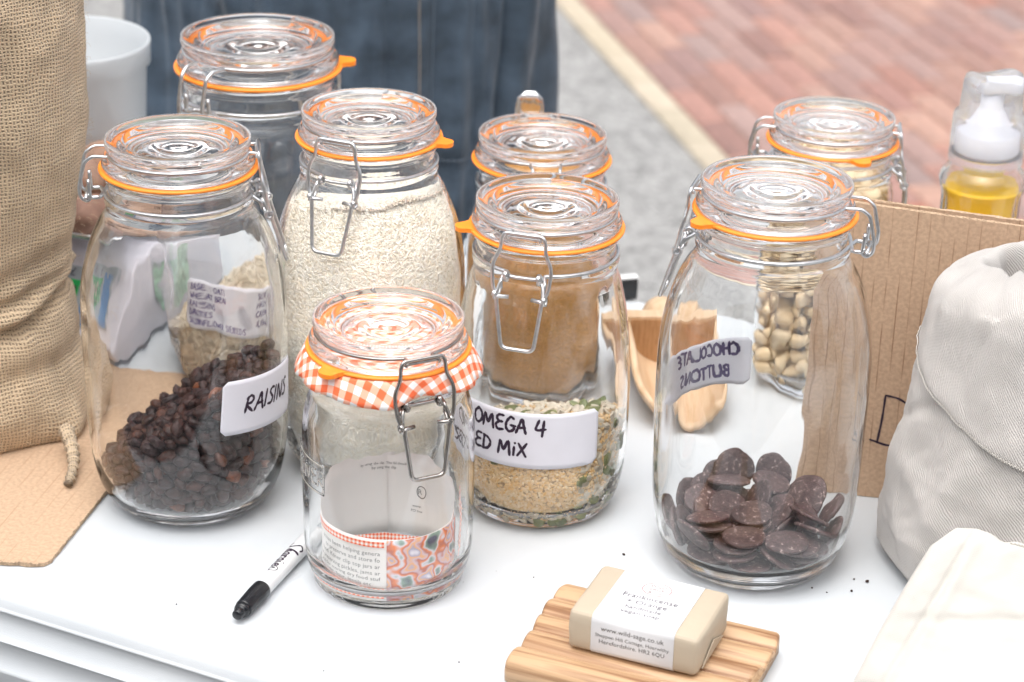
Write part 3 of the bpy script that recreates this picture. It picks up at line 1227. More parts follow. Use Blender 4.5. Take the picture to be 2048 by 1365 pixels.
87,-259,208,-34,-31,55,
363,-146,900,-9,17,97,
-506,-178,198,-6,88,-7,
558,89,710,86,7,15,
425,175,899,77,-35,-33,
13,-341,556,5,-97,-19,
-326,-216,418,8,-76,48,
315,586,755,-61,30,-29,
-106,-268,556,37,40,83,
216,-188,136,48,-31,-59,
543,290,927,-21,75,-61,
317,280,813,-9,86,41,
263,-200,553,55,-69,-28,
-224,-294,527,2,-16,20,
-59,-253,468,-9,12,33,
213,-66,136,-9,17,83,
-194,-260,248,4,-2,-5,
292,-132,377,68,-70,9,
27,188,638,40,65,8,
507,46,817,43,29,67,
-367,410,428,42,83,-18,
239,-200,473,-27,31,-23,
442,-77,251,-92,19,16,
620,212,527,71,-49,37,
375,-169,400,-33,46,-11,
515,71,458,-79,-43,-11,
-150,-335,587,-80,39,0,
332,-134,578,60,77,17,
316,-205,307,-13,-85,-19,
-533,-95,175,-87,15,45,
42,-210,268,34,-89,-20,
276,-192,219,-11,-19,12,
-272,-197,229,61,-49,38,
459,-47,550,-76,2,27,
580,154,890,6,87,5,
-117,-270,649,-14,-28,93,
-564,241,307,63,-3,73,
-204,-215,603,-1,96,-12,
-426,474,372,96,14,-14,
135,-170,693,22,-66,55,
-85,449,575,2,35,41,
221,304,737,-92,32,-14,
570,224,275,11,14,-53,
299,-245,764,50,81,-17,
9,-251,525,-40,-90,14,
-104,-283,205,-2,54,68,
-464,-97,401,-67,-65,-1,
97,-301,505,-69,40,56,
305,-139,810,13,-47,-84,
337,-179,490,-7,-98,-13,
117,-229,385,16,-5,95,
480,21,922,-9,-72,62,
451,47,138,54,76,30,
-542,-95,365,15,46,-46,
-436,-221,360,14,-81,-51,
224,-212,285,77,38,46,
-340,-167,509,42,62,-59,
132,366,709,-11,92,23,
614,232,912,82,-27,23,
96,-303,736,63,24,-37,
-25,-305,402,-35,20,7,
-28,-240,213,42,-12,85,
11,-304,688,83,-34,41,
480,46,658,46,-77,30,
-300,155,484,-50,-5,-12,
-529,-41,286,67,-12,71,
615,200,660,1,33,93,
524,44,189,-4,-73,37,
407,-46,937,-64,38,-66,
224,-225,817,95,26,-9,
88,-249,594,-19,69,68,
225,603,713,-78,-55,-25,
-244,-277,351,97,-12,-16,
-513,46,358,-21,-91,-9,
-426,-131,137,-7,-22,94,
50,-261,339,25,-8,95,
465,-19,744,-31,88,-29,
366,-63,760,62,30,40,
349,-98,218,95,-3,-12,
-115,251,574,83,43,-19,
169,-183,211,62,-69,-22,
195,-154,364,-30,34,-86,
508,216,891,86,-23,28,
-413,-161,435,-86,26,37,
116,-146,432,-4,-17,-95,
-369,262,414,-82,-51,14,
519,48,542,-1,31,-61,
464,-36,837,34,22,-88,
479,435,868,-37,1,38,
258,429,769,0,8,-96,
209,-204,628,-22,64,-66,
612,258,747,-23,-58,40,
77,504,631,-5,-78,-60,
535,185,460,-85,49,-8,
205,59,783,26,-85,42,
52,22,679,-10,27,-30,
-299,256,466,-31,58,-53,
-338,-179,148,-10,-75,5,
603,257,433,-40,-73,29,
163,-237,462,17,35,77,
99,639,644,-41,84,20,
-93,-228,391,-39,-11,-89,
-44,-266,304,-13,-81,-56,
-413,-145,236,-81,-8,-56,
354,-14,259,41,44,29,
416,-85,387,98,-8,9,
552,118,389,50,32,53,
357,-39,602,27,-4,94,
17,478,563,93,3,-10,
567,126,793,-38,-30,7,
-171,74,599,19,5,83,
560,170,591,-4,-43,82,
392,-111,667,-39,-53,58,
250,-89,220,34,-45,-68,
-396,-118,340,59,9,57,
-277,-91,486,9,23,61,
589,258,595,-52,0,-3,
-136,599,509,61,-59,-50,
-162,-222,334,-80,52,12,
444,8,224,78,-22,-57,
17,565,594,97,17,9,
392,-23,157,-36,50,22,
230,-233,379,42,-13,86,
-205,-122,566,-61,-48,17,
169,-216,546,29,7,55,
-34,16,641,-65,-43,-45,
-49,653,524,18,-26,93,
378,36,482,-1,93,-27,
470,103,362,50,-43,-42,
-107,-163,463,4,-4,-73,
299,-38,152,48,24,-38,
400,52,387,-81,48,-27,
511,94,284,10,10,-89,
-225,-197,410,-80,34,-8,
20,659,583,-13,-96,15,
-478,409,328,18,29,36,
125,-111,135,-1,-24,-66,
-261,390,471,38,-11,-4,
-55,186,604,47,-65,55,
293,-124,290,28,-13,41,
-25,-265,603,13,92,34,
308,49,834,-95,13,-9,
124,-146,601,22,9,-85,
443,121,447,32,38,34,
282,-64,728,19,-25,-64,
562,265,357,20,9,27,
-593,3,237,62,13,76,
288,-137,140,38,-60,-37,
-94,-193,280,12,26,-88,
-347,-196,297,82,42,-35,
-119,383,526,45,84,13,
544,386,905,0,30,-51,
210,-199,735,-20,34,-90,
266,-20,308,14,-9,86,
304,-68,519,11,-15,15,
368,-59,854,86,48,1,
129,-81,729,76,-13,-60,
-281,-80,140,-66,-21,48,
543,354,414,21,59,65,
-19,277,607,-89,-28,11,
276,-39,810,96,8,22,
-90,-103,319,21,4,5,
-1,-150,319,-51,55,-62,
-142,-28,600,16,25,-93,
71,-144,199,96,-20,11,
-19,386,591,-43,-15,35,
495,154,528,-59,55,-5,
453,122,594,-3,-16,-15,
-321,-133,411,38,40,-81,
50,-254,449,10,21,-89,
215,485,700,-64,35,-34,
-269,-188,331,30,14,93,
-25,-218,681,-31,-36,-74,
-364,-75,473,51,13,45,
357,-84,455,-8,9,58,
224,-57,374,37,-5,-88,
-231,-152,132,-20,93,-28,
472,299,848,-9,90,-4,
-457,-33,342,-45,-65,-44,
597,300,838,-28,-77,50,
69,-226,677,0,30,68,
518,219,207,-83,40,34,
-7,-167,485,-68,18,-1,
401,37,778,-91,-26,-30,
210,-108,773,-13,-68,67,
-150,-184,539,-43,-20,2,
-56,-181,581,4,-89,6,
410,-20,323,-8,33,-86,
215,-121,679,-7,-27,-18,
-261,-205,491,-86,13,-45,
-518,2,167,-19,88,-36,
-6,-123,138,19,13,-24,
92,-156,343,-90,-32,-24,
-67,87,602,-2,-53,-79,
429,27,576,11,65,-72,
-164,218,514,-42,-71,55,
-145,-138,386,19,53,80,
504,231,663,24,-92,7,
-224,125,549,24,-1,23,
-144,-191,199,89,3,-2,
-225,-36,541,-83,35,11,
-460,-56,211,20,-48,63,
-207,-119,211,95,28,8,
]
# settled poses: x, y, z in tenths of a millimetre, then the turn
DATA_BUTTON = [
175,417,389,-67,-72,6,
300,204,490,-38,89,-20,
424,-305,387,81,50,-25,
-325,-242,365,61,77,-7,
-131,102,454,17,27,-55,
189,19,363,18,-34,-18,
477,67,457,-98,-3,-12,
-160,-467,267,82,55,-2,
-167,72,346,-95,9,15,
-545,-152,504,-71,55,-20,
-338,-181,415,-6,-13,-68,
199,-486,459,-98,14,-3,
585,31,363,85,23,39,
-466,290,450,-3,-26,1,
-21,-150,437,-2,-7,85,
-29,-651,448,44,59,-55,
-454,-387,366,-58,-65,46,
-335,-325,200,-43,-89,2,
133,-481,262,50,-81,-7,
-21,-157,370,73,67,7,
-48,-464,200,97,-22,0,
570,-106,262,19,-45,-50,
-149,353,438,-1,14,98,
-603,71,289,-71,-43,42,
57,135,396,-69,50,-30,
394,-200,443,76,-57,-6,
-100,-455,399,68,-72,2,
173,390,320,5,11,17,
-489,-98,297,16,52,11,
-93,582,414,0,57,-76,
210,605,383,-20,75,51,
-362,-93,457,93,-31,9,
-204,582,322,50,-28,61,
417,226,357,37,-1,-56,
254,-259,130,0,-2,-66,
-156,-440,332,74,-66,1,
352,10,283,-35,86,7,
293,-419,334,3,-2,-80,
371,-319,268,-2,-1,55,
-299,-179,261,60,78,-5,
5,-171,305,-95,-28,-7,
-542,-59,266,7,54,-2,
202,-484,393,-1,-3,34,
-315,402,306,-79,40,39,
8,462,244,-9,-2,66,
-422,390,254,17,45,-32,
219,53,308,-91,8,-36,
102,139,172,-70,67,4,
-19,-385,130,47,87,-2,
-305,-239,130,99,-4,-2,
-146,380,139,61,-78,-6,
144,437,200,56,81,0,
-115,295,277,-85,-42,-21,
-288,121,331,21,-16,89,
350,-276,200,-1,-2,11,
187,310,132,-1,-2,71,
455,318,356,14,-34,42,
-239,75,124,-59,80,-1,
-68,0,222,2,-10,-51,
-354,134,188,0,-1,7,
-14,-150,174,97,9,8,
-347,209,317,-6,-95,-22,
215,-208,299,29,76,-20,
421,397,257,36,31,-86,
419,126,197,0,-2,-58,
363,44,131,-2,-2,8,
]
# settled poses: x, y, z in tenths of a millimetre, then the turn
DATA_CASHEW = [
394,140,1754,-13,-4,-98,
346,-359,1006,29,94,9,
-139,-390,1203,36,19,45,
432,-162,1220,0,62,-40,
-357,-395,1045,-92,26,24,
235,-370,570,-38,-62,35,
-323,-380,1176,-15,1,17,
-174,-407,1493,-77,-42,-45,
-193,-409,1082,34,-91,18,
-51,-390,1442,46,56,27,
424,-284,1825,-68,-53,31,
373,-347,1363,-29,91,-27,
1,-391,852,16,-38,-78,
-305,70,1810,-72,30,-61,
-291,-359,1420,76,46,4,
-202,-388,700,-48,-67,30,
206,-397,1394,-64,39,-30,
-244,-420,1742,-13,30,93,
262,-28,1765,-90,-39,12,
-198,-428,470,-32,43,75,
33,-303,703,12,61,43,
-96,160,1827,54,61,16,
-313,-410,312,-21,7,96,
279,-411,1804,4,0,-96,
56,-384,1355,-59,79,-9,
114,21,1795,-20,94,5,
-86,-330,750,-70,59,-26,
73,-416,188,39,52,-8,
8,-404,1232,-39,90,-15,
310,-414,449,39,20,-89,
157,-389,1255,0,39,55,
314,-417,1663,26,49,-78,
-132,-428,1332,-84,12,-1,
179,-411,1564,-14,45,27,
-187,-330,557,57,63,-50,
-32,-413,655,25,89,19,
376,-321,1147,-65,-9,-19,
-326,-415,1303,-48,22,-4,
2,-359,318,-84,-3,-5,
414,-314,1614,-62,-19,74,
-410,-259,167,-39,18,-75,
236,-409,696,6,17,97,
-308,-409,176,-3,39,90,
247,-418,174,-35,12,9,
92,-433,1735,8,-46,87,
322,-408,1255,7,5,22,
196,-333,1679,-63,-19,-45,
-229,-120,1711,65,31,-41,
426,-232,1453,25,-51,-61,
342,-408,1495,-24,81,-52,
45,-368,1612,6,-34,-70,
268,-420,1132,-38,20,8,
-76,-427,1679,-5,-64,-17,
58,-391,981,-54,-72,0,
387,-284,901,39,7,-32,
-238,-240,273,-27,13,-76,
-303,-418,563,-78,-29,-38,
107,-391,611,56,79,-20,
-156,-176,1815,46,11,-68,
340,396,1770,15,-11,-16,
195,190,1819,-74,17,-12,
322,-364,271,-37,34,-40,
-4,-433,514,-86,-1,-12,
-160,-392,259,53,32,55,
-31,-401,1100,-55,-70,43,
-305,-231,1754,93,-32,11,
-258,207,1809,34,26,-16,
-225,-379,956,69,53,40,
369,-328,570,-33,-12,92,
-422,-294,791,-43,-27,71,
409,-322,367,6,-2,64,
-269,-386,825,-68,54,-30,
-401,-278,1387,-46,80,36,
183,-424,328,-93,12,20,
-383,-351,427,-92,28,-11,
212,-425,1007,-71,23,0,
-399,-346,1519,57,-47,-13,
-334,-360,710,-8,-1,56,
143,-433,829,-76,-18,-42,
-413,-330,1708,-55,13,-59,
290,-412,855,49,30,-78,
86,-352,454,-30,-56,70,
-234,-413,1612,-20,-23,-4,
-390,-87,1792,-95,-17,-1,
108,-384,1126,27,35,56,
427,-215,486,-43,-31,71,
392,-370,751,-30,-65,-39,
-84,-391,964,-12,-7,-86,
-359,-340,919,57,-80,-1,
-13,300,1816,-79,-4,-34,
-79,-302,1770,-95,-17,-9,
-68,-384,153,89,27,11,
73,-406,1489,3,31,40,
426,54,684,-19,-38,-50,
355,-294,152,-21,-6,-10,
-415,-300,618,24,13,-57,
-267,-300,1287,-83,29,-7,
-406,334,1767,62,20,55,
-106,276,1687,74,64,-6,
-81,-273,1297,-14,16,97,
390,-235,779,18,-35,91,
414,-229,1045,57,34,-40,
79,-127,1739,28,46,-48,
202,-291,389,71,-56,34,
319,-216,1706,-86,40,-24,
-241,-296,154,46,0,-18,
54,-221,275,79,-50,2,
-82,-254,215,-82,13,-24,
401,223,1377,-34,-92,-10,
188,-195,1771,-62,62,11,
425,-200,248,59,-10,78,
-424,-240,1084,55,76,-17,
-296,-257,1029,88,-33,24,
-423,-192,1530,13,-62,-25,
433,1,509,43,-25,-62,
31,-195,805,-28,14,-56,
421,-177,644,80,31,45,
221,426,1655,90,6,-6,
-100,-51,1736,-9,-65,74,
295,-240,672,-19,-49,74,
-178,-39,1395,0,50,2,
192,-229,1167,-15,15,-97,
-392,-282,301,89,40,2,
-43,-268,1539,32,5,46,
-424,-277,1242,-40,-29,67,
243,-254,1399,-29,-25,87,
389,123,1221,50,-33,-25,
146,428,1788,53,-4,14,
-18,-275,539,65,69,-24,
427,158,890,13,1,77,
400,-128,891,4,-9,-93,
427,261,1153,65,-56,-29,
-280,-221,1181,-47,76,42,
-8,61,1701,21,-86,18,
-144,-300,866,-1,-9,61,
15,-248,1082,-25,-27,-81,
240,-20,386,1,7,-36,
414,-156,1607,-64,47,1,
187,-302,778,-91,-13,11,
369,346,692,17,-28,93,
-70,-141,900,-7,-36,-4,
179,-270,1033,97,0,21,
-42,-191,1705,25,44,-50,
279,238,1013,23,24,56,
241,-180,944,30,88,6,
146,-238,665,-10,-22,73,
-151,-181,497,53,60,-57,
362,-127,151,-89,-38,-2,
276,-279,1256,12,-78,-46,
109,-231,1309,93,-8,-25,
-413,-133,1669,14,-27,-83,
433,121,1508,73,27,-60,
-53,-134,1396,22,4,-59,
-82,-308,432,-34,27,-81,
-152,-272,1644,48,84,13,
-326,-236,541,-94,-15,-22,
423,210,667,-47,8,64,
-302,-301,1638,-12,-37,-20,
427,-44,370,1,-20,60,
315,-189,370,80,42,41,
-119,-232,1011,13,1,62,
77,-285,1725,-40,20,72,
40,-154,588,2,-79,-48,
-311,-198,816,-4,63,62,
417,51,275,48,-73,-44,
430,36,1341,71,-55,-36,
38,179,1750,-8,-23,-39,
22,-211,1215,-67,73,-1,
154,-248,525,52,13,-7,
204,-316,909,32,-77,53,
193,-286,237,7,24,60,
-416,28,1349,-10,-73,-46,
-136,-275,1423,55,29,57,
413,-74,1017,-15,16,-42,
-369,347,1629,-41,42,-62,
-190,-237,653,-9,-89,40,
96,-117,939,-4,-69,-12,
228,102,696,-17,39,-5,
138,-206,1588,-4,-16,10,
220,-14,152,-4,62,77,
-285,-97,692,91,-35,10,
418,234,373,-59,75,18,
317,-157,534,-27,5,60,
-136,-185,346,89,-41,-13,
-147,394,1764,-47,29,-71,
-242,-274,1518,-10,98,-6,
311,148,274,9,-20,-75,
427,14,1124,-17,-4,63,
-307,-121,1304,83,13,40,
-216,20,153,12,16,-58,
-278,384,1765,-45,20,-70,
362,95,416,45,-2,38,
373,156,551,-18,-39,-87,
404,345,1305,53,31,69,
-184,-180,1332,-29,12,41,
383,-66,1428,82,-15,-6,
-12,-8,908,28,6,-5,
343,-166,1340,54,68,25,
-218,-162,950,-31,37,-55,
348,263,1726,-20,76,-59,
222,-99,1205,-77,10,-24,
48,-46,223,-98,13,-7,
54,-259,150,23,93,14,
398,314,517,-78,-52,-30,
87,-254,1454,-9,-53,83,
-69,-71,1261,-93,25,-23,
428,198,204,56,10,-79,
180,311,1736,89,12,-1,
-246,-142,1080,3,95,-28,
-408,-191,397,37,77,-49,
-313,-99,488,54,76,33,
-428,-118,715,-35,41,-47,
141,-122,326,24,23,-49,
-140,-54,1013,-19,-94,17,
-286,-3,1691,-62,13,16,
421,299,812,-37,-72,15,
5,-19,1039,54,58,51,
-228,-73,250,15,86,-46,
59,-200,415,-92,12,-6,
114,-27,1662,-16,69,66,
289,-282,1576,-71,-50,23,
263,284,1623,92,36,-1,
19,44,1401,-62,75,-6,
-161,99,1720,-80,-10,36,
-91,76,155,54,67,44,
-370,11,149,12,23,84,
-248,129,267,-14,53,81,
381,258,1514,2,89,44,
-415,138,1695,-18,8,-66,
96,55,307,-41,-43,73,
-39,-26,599,52,-82,5,
-271,-158,151,-19,12,-11,
-431,-50,403,-62,-3,-70,
409,-122,1754,-1,-21,88,
-151,-265,1136,35,-91,-18,
220,107,1712,-52,8,14,
-232,-280,404,12,-23,85,
42,-256,930,-22,19,8,
-28,-93,325,-28,43,83,
299,100,1321,-33,43,-64,
-433,-98,855,61,61,42,
112,180,1638,3,-39,52,
81,-61,1275,76,-48,-23,
303,-135,1087,-21,95,6,
259,-43,991,-39,-68,-61,
184,-155,785,-45,-8,-16,
46,-75,709,-20,-88,-37,
-363,-110,975,-27,-69,-60,
416,20,1673,69,-57,-14,
106,-134,1107,9,-30,90,
370,-106,764,-19,73,-60,
-308,-99,352,62,53,50,
-89,-158,714,29,-2,-34,
86,1,485,-66,2,-74,
-398,12,1601,-19,43,-86,
-433,-124,1348,-32,73,6,
-63,-101,1125,49,-33,-46,
-210,-104,815,-51,-77,23,
-205,428,1621,-24,55,-78,
-196,-67,566,84,7,-23,
-244,290,1658,-35,-42,-62,
-301,135,619,-9,94,4,
302,-88,269,32,-6,-10,
280,-167,1493,1,-96,-2,
177,105,188,55,-57,32,
184,-102,594,17,27,81,
-220,60,1521,-14,14,-92,
-86,12,1479,34,77,9,
-10,-104,1602,91,-10,-20,
412,319,1008,74,-22,-43,
-85,-127,153,-18,-4,97,
174,-61,1524,-71,-13,16,
-2,66,394,-54,-45,50,
-191,-23,1151,35,-68,-43,
-413,-109,579,88,-37,26,
-416,-111,1138,-17,22,82,
48,373,1679,47,-76,-26,
394,-18,1548,6,53,82,
-146,19,677,59,54,45,
338,-22,1226,-7,4,95,
157,43,1304,36,15,91,
-429,-102,230,-40,-34,73,
-43,-86,471,90,0,32,
272,-68,1637,-90,-36,-4,
-273,138,1118,64,67,27,
-304,22,1010,33,-83,-12,
68,270,1299,-1,-18,89,
-414,71,264,-60,-72,32,
304,149,809,30,15,22,
-76,92,1302,-75,-2,12,
284,5,522,67,36,31,
181,99,943,-57,79,-15,
222,301,506,-96,21,-11,
-130,-128,1531,-16,-96,2,
-368,393,1391,-47,-26,22,
153,-138,150,8,96,17,
-393,198,731,74,-17,-12,
54,15,1524,37,-31,-78,
-323,10,860,-43,51,-49,
349,79,155,-2,-73,67,
-381,144,1237,0,-76,-60,
-44,430,1581,62,-25,64,
-400,57,493,27,-90,22,
-198,-28,410,-46,38,7,
375,341,277,79,58,2,
185,-133,462,-14,-68,66,
218,-84,1339,-48,84,19,
33,125,513,91,16,0,
-353,-13,1204,-38,13,17,
-108,59,464,-53,-39,70,
-172,281,408,29,-67,-48,
-430,64,649,-58,69,-28,
223,-16,867,8,-9,-87,
-299,-124,1577,25,-37,-71,
-75,10,794,-14,4,44,
-192,45,877,43,-74,9,
95,-98,1408,9,-15,-83,
-21,224,1601,-40,11,-64,
-278,137,1653,68,-16,-45,
197,-28,719,78,25,-38,
-389,235,275,-98,-8,9,
-280,-156,1447,-59,-2,-9,
114,230,1076,-70,68,14,
-34,40,1180,-27,-65,67,
342,-66,630,-82,-22,37,
0,314,1477,-92,-17,2,
184,366,163,-43,52,-66,
123,16,1092,-49,-17,-72,
-126,18,1614,-47,-19,39,
-287,51,735,-93,-20,4,
276,406,1395,24,3,-94,
134,429,1036,-57,25,58,
288,253,400,-45,-12,69,
312,108,1460,46,-33,-54,
-433,36,965,10,55,49,
-359,182,152,-62,-3,19,
341,410,388,-53,2,-23,
340,20,795,86,-8,39,
395,166,1051,11,-91,4,
238,69,1099,13,40,73,
80,191,853,-29,-8,17,
258,273,1283,96,6,-18,
-258,100,398,27,-16,47,
-243,352,211,-44,-1,-71,
209,116,497,-82,-44,7,
322,87,970,-21,58,48,
201,140,353,-51,-15,-32,
-433,83,1114,74,32,-58,
-430,69,796,-46,74,-9,
-31,216,1377,-83,10,-10,
-378,204,866,95,-2,-18,
44,81,154,6,17,-67,
-122,85,1023,-12,67,-12,
-369,189,1566,-13,-5,-96,
107,58,821,9,9,-93,
387,195,1627,-7,0,18,
118,307,1577,-86,-43,-7,
-220,121,1402,41,14,43,
-31,125,639,67,-63,35,
-290,207,505,21,-9,-94,
110,395,595,-70,68,5,
233,250,760,4,23,-95,
-75,150,898,72,59,29,
-219,165,1276,-3,-93,-20,
-151,224,1140,26,-31,-38,
-14,380,649,66,-32,-52,
-339,-33,1452,41,48,-9,
109,66,631,82,50,-21,
-164,305,1293,26,67,16,
95,111,1196,18,-80,-23,
-117,189,523,29,-84,21,
58,391,1183,75,63,-7,
-146,327,1531,-86,-15,-43,
-293,359,1511,59,52,41,
294,260,1145,-33,55,-55,
-92,161,325,26,-34,82,
-221,69,538,-26,-7,94,
208,79,1577,14,-78,-50,
-114,232,661,8,-72,-62,
-243,30,1282,23,-85,40,
225,144,1221,9,-11,86,
101,228,253,42,41,-44,
75,164,722,74,63,7,
-11,181,1099,34,-27,-68,
-392,85,1486,-13,-55,-81,
-364,386,441,90,33,-13,
334,342,157,-87,47,-6,
-34,223,186,-52,31,71,
179,54,1441,-38,28,-16,
-119,27,281,-57,-9,-12,
-421,240,999,17,-7,-66,
-423,186,399,-52,53,-36,
-253,170,978,-53,-21,-7,
280,419,1255,14,-8,96,
-188,205,1563,57,-43,29,
-235,382,505,58,-75,-25,
36,131,978,10,-3,82,
-225,428,649,-30,-39,-83,
-416,236,566,61,-53,35,
-304,247,376,-30,-78,36,
258,212,147,93,-17,1,
-31,287,383,50,12,80,
-216,411,1130,-33,4,87,
-62,147,1503,7,61,66,
293,416,1103,-29,71,60,
-199,425,1403,-65,47,39,
116,213,426,-2,-20,2,
-40,204,1240,-92,27,16,
-212,426,362,-39,72,47,
-129,386,731,59,41,48,
-124,264,997,58,-48,6,
135,429,1484,-40,42,34,
275,241,628,25,-86,-36,
-285,284,1386,-24,-18,16,
-257,283,630,-26,90,-24,
-393,354,849,-83,-46,-10,
-372,389,297,-26,46,-80,
241,392,280,74,64,-4,
100,394,262,-3,-13,-74,
-208,184,817,-39,-50,-13,
]

# ------------------------------------------------------------------ the ground
GZ = -0.74
def ground():
    m, t, b = mat("worn_asphalt")
    L = t.links.new; N = t.nodes.new
    tc = N("ShaderNodeTexCoord")
    v = N("ShaderNodeTexVoronoi"); v.inputs['Scale'].default_value = 110; L(tc.outputs['Object'], v.inputs['Vector'])
    sx = N("ShaderNodeSeparateColor"); L(v.outputs['Color'], sx.inputs[0])
    n = N("ShaderNodeTexNoise"); n.inputs['Scale'].default_value = 26; n.inputs['Detail'].default_value = 5; n.inputs['Roughness'].default_value = .75; L(tc.outputs['Object'], n.inputs['Vector'])
    ad = N("ShaderNodeMath"); ad.operation = 'MULTIPLY_ADD'; L(sx.outputs[0], ad.inputs[0]); ad.inputs[1].default_value = .45; L(n.outputs['Fac'], ad.inputs[2])
    r = N("ShaderNodeValToRGB"); L(ad.outputs[0], r.inputs[0])
    r.color_ramp.elements[0].position = .38; r.color_ramp.elements[1].position = 1.0
    r.color_ramp.elements[0].color = rgb(.11, .108, .103); r.color_ramp.elements[1].color = rgb(.37, .362, .35)
    L(r.outputs[0], b.inputs['Base Color']); setp(b, Roughness=.55)
    bp = N("ShaderNodeBump"); bp.inputs['Strength'].default_value = .6; bp.inputs['Distance'].default_value = .004
    L(v.outputs['Distance'], bp.inputs['Height']); L(bp.outputs[0], b.inputs['Normal'])
    s = 60
    o = mesh("asphalt_ground", [(-s, -s, GZ), (s, -s, GZ), (s, s, GZ), (-s, s, GZ)], [(0, 1, 2, 3)], m, smooth=False)
    tag(o, kind="structure")

    rd = mesh("added_dark_ground", [(-4, -2.2, GZ + .004), (4, -2.2, GZ + .004), (4, 1.05, GZ + .004), (-4, 1.05, GZ + .004)], [(0, 1, 2, 3)],
              plain("dark_ground_grey", (.085, .085, .088), rough=.7, nscale=60, namt=.3, bump=.4, bscale=250), smooth=False)
    tag(rd, kind="structure")  # dark patch added out of view so the lower jar walls reflect dark
    # the paving frame: d runs along the strip (towards the camera), e across it to the right
    d = np.array([.2445, -.9697]); e = np.array([.9697, .2445]); o0 = np.array([.108, 5.371])
    def W(a, c): p = o0 + d * a + e * c; return p
    # pale strip of setts
    M_sett = per_object("cream_sett", [(.42, .355, .26), (.46, .39, .30), (.39, .335, .25)], rough=.6, nscale=25, namt=.12, bump=.4, bscale=200)
    strip = empty("kerb_strip"); tag(strip, kind="structure")
    WS = .066
    def brick_mesh(w, l, h, r=.004):
        bm = bmesh.new()
        V, F = box(-w / 2, w / 2, -l / 2, l / 2, -.05, h)
        q = [bm.verts.new(v) for v in V]
        for f in F: bm.faces.new([q[i] for i in f])
        bmesh.ops.recalc_face_normals(bm, faces=bm.faces)
        bmesh.ops.bevel(bm, geom=[x for x in bm.edges if x.verts[0].co.z > 0 and x.verts[1].co.z > 0], offset=r, segments=1, affect='EDGES')
        me = bpy.data.meshes.new("brick"); bm.to_mesh(me); bm.free(); return me
    ang = math.atan2(d[0], -d[1])       # rotate so local -Y runs along d
    sm = brick_mesh(WS - .004, .2, .010); sm.materials.append(M_sett)
    a = -8.0
    while a < 3.4:
        o = bpy.data.objects.new("sett", sm); link(o, strip)
        p = W(a + .1, WS / 2); o.location = (p[0], p[1], GZ + rng.uniform(-.0008, .0008)); o.rotation_euler = (0, 0, ang)
        a += .2035
    # red bricks
    cols = [(.29, .145, .115), (.36, .18, .135), (.25, .14, .12), (.40, .23, .17), (.23, .115, .09), (.33, .21, .18), (.22, .15, .135), (.38, .13, .07), (.28, .20, .18)]
    M_brick = per_object("red_paver", cols, rough=.38, nscale=30, namt=.22, bump=.5, bscale=160)
    M_brick_grey = plain("grey_paver", (.25, .235, .225), rough=.45, nscale=40, namt=.2)
    M_bricks_far = per_object("red_paver_far", cols, rough=.42, nscale=30, namt=.22, bump=.5, bscale=160, island=True)
    bed = mesh("paving_bed", [(*W(-40, WS), GZ + .001), (*W(-40, 40), GZ + .001), (*W(4, 40), GZ + .001), (*W(4, WS), GZ + .001)], [(0, 1, 2, 3)],
               plain("jointing_sand", (.20, .14, .115), rough=.9, nscale=200, namt=.3), smooth=False)
    tag(bed, kind="structure")
    pav = empty("brick_paving"); tag(pav, kind="structure")
    pw, pl = .074, .212
    bmz = brick_mesh(pw - .004, pl - .0055, .007); bmz.materials.append(M_brick)
    bmg = bmz.copy(); bmg.materials.clear(); bmg.materials.append(M_brick_grey)
    cand = []
    for i in range(0, 46):
        off = (i % 2) * .5 * pl + (i * 37 % 11) * .002
        a = -5.0 + off
        while a < 2.2:
            cand.append((i, a)); a += pl
    cmw = cam.matrix_world.inverted()
    inside = []; rest = []
    for i, a in cand:
        p = W(a, WS + .003 + pw * (i + .5))
        c = cmw @ Vector((p[0], p[1], GZ))
        px = 1024 + 4550 * c.x / -c.z; py = 682.5 - 4550 * c.y / -c.z
        vis = -60 < px < 2110 and -40 < py < 620
        (inside if vis else rest).append((i, a, p, py))
    inside.sort(key=lambda q: -q[3])
    rest += inside[296:]; inside = inside[:296]
    for i, a, p, py in inside:
        g = (i, round(a, 1)) in () or rng.random() < .025
        o = bpy.data.objects.new("brick", bmg if g else bmz); link(o, pav)
        o.location = (p[0], p[1], GZ + rng.uniform(-.0012, .0014))
        o.rotation_euler = (rng.uniform(-.006, .006), rng.uniform(-.008, .008), ang + rng.uniform(-.006, .006))
    V0 = np.array([v.co[:] for v in bmz.vertices]); F0 = [tuple(f.vertices) for f in bmz.polygons]
    mb = MB(); ca, sa = math.cos(ang), math.sin(ang)
    for i, a, p, py in rest:
        z = GZ + rng.uniform(-.0012, .0014)
        mb.add([(x * ca - y * sa + p[0], x * sa + y * ca + p[1], zz + z) for x, y, zz in V0], F0)
    o = mb.build("brick_surface", M_bricks_far, pav, smooth=False); tag(o, kind="stuff")
ground()

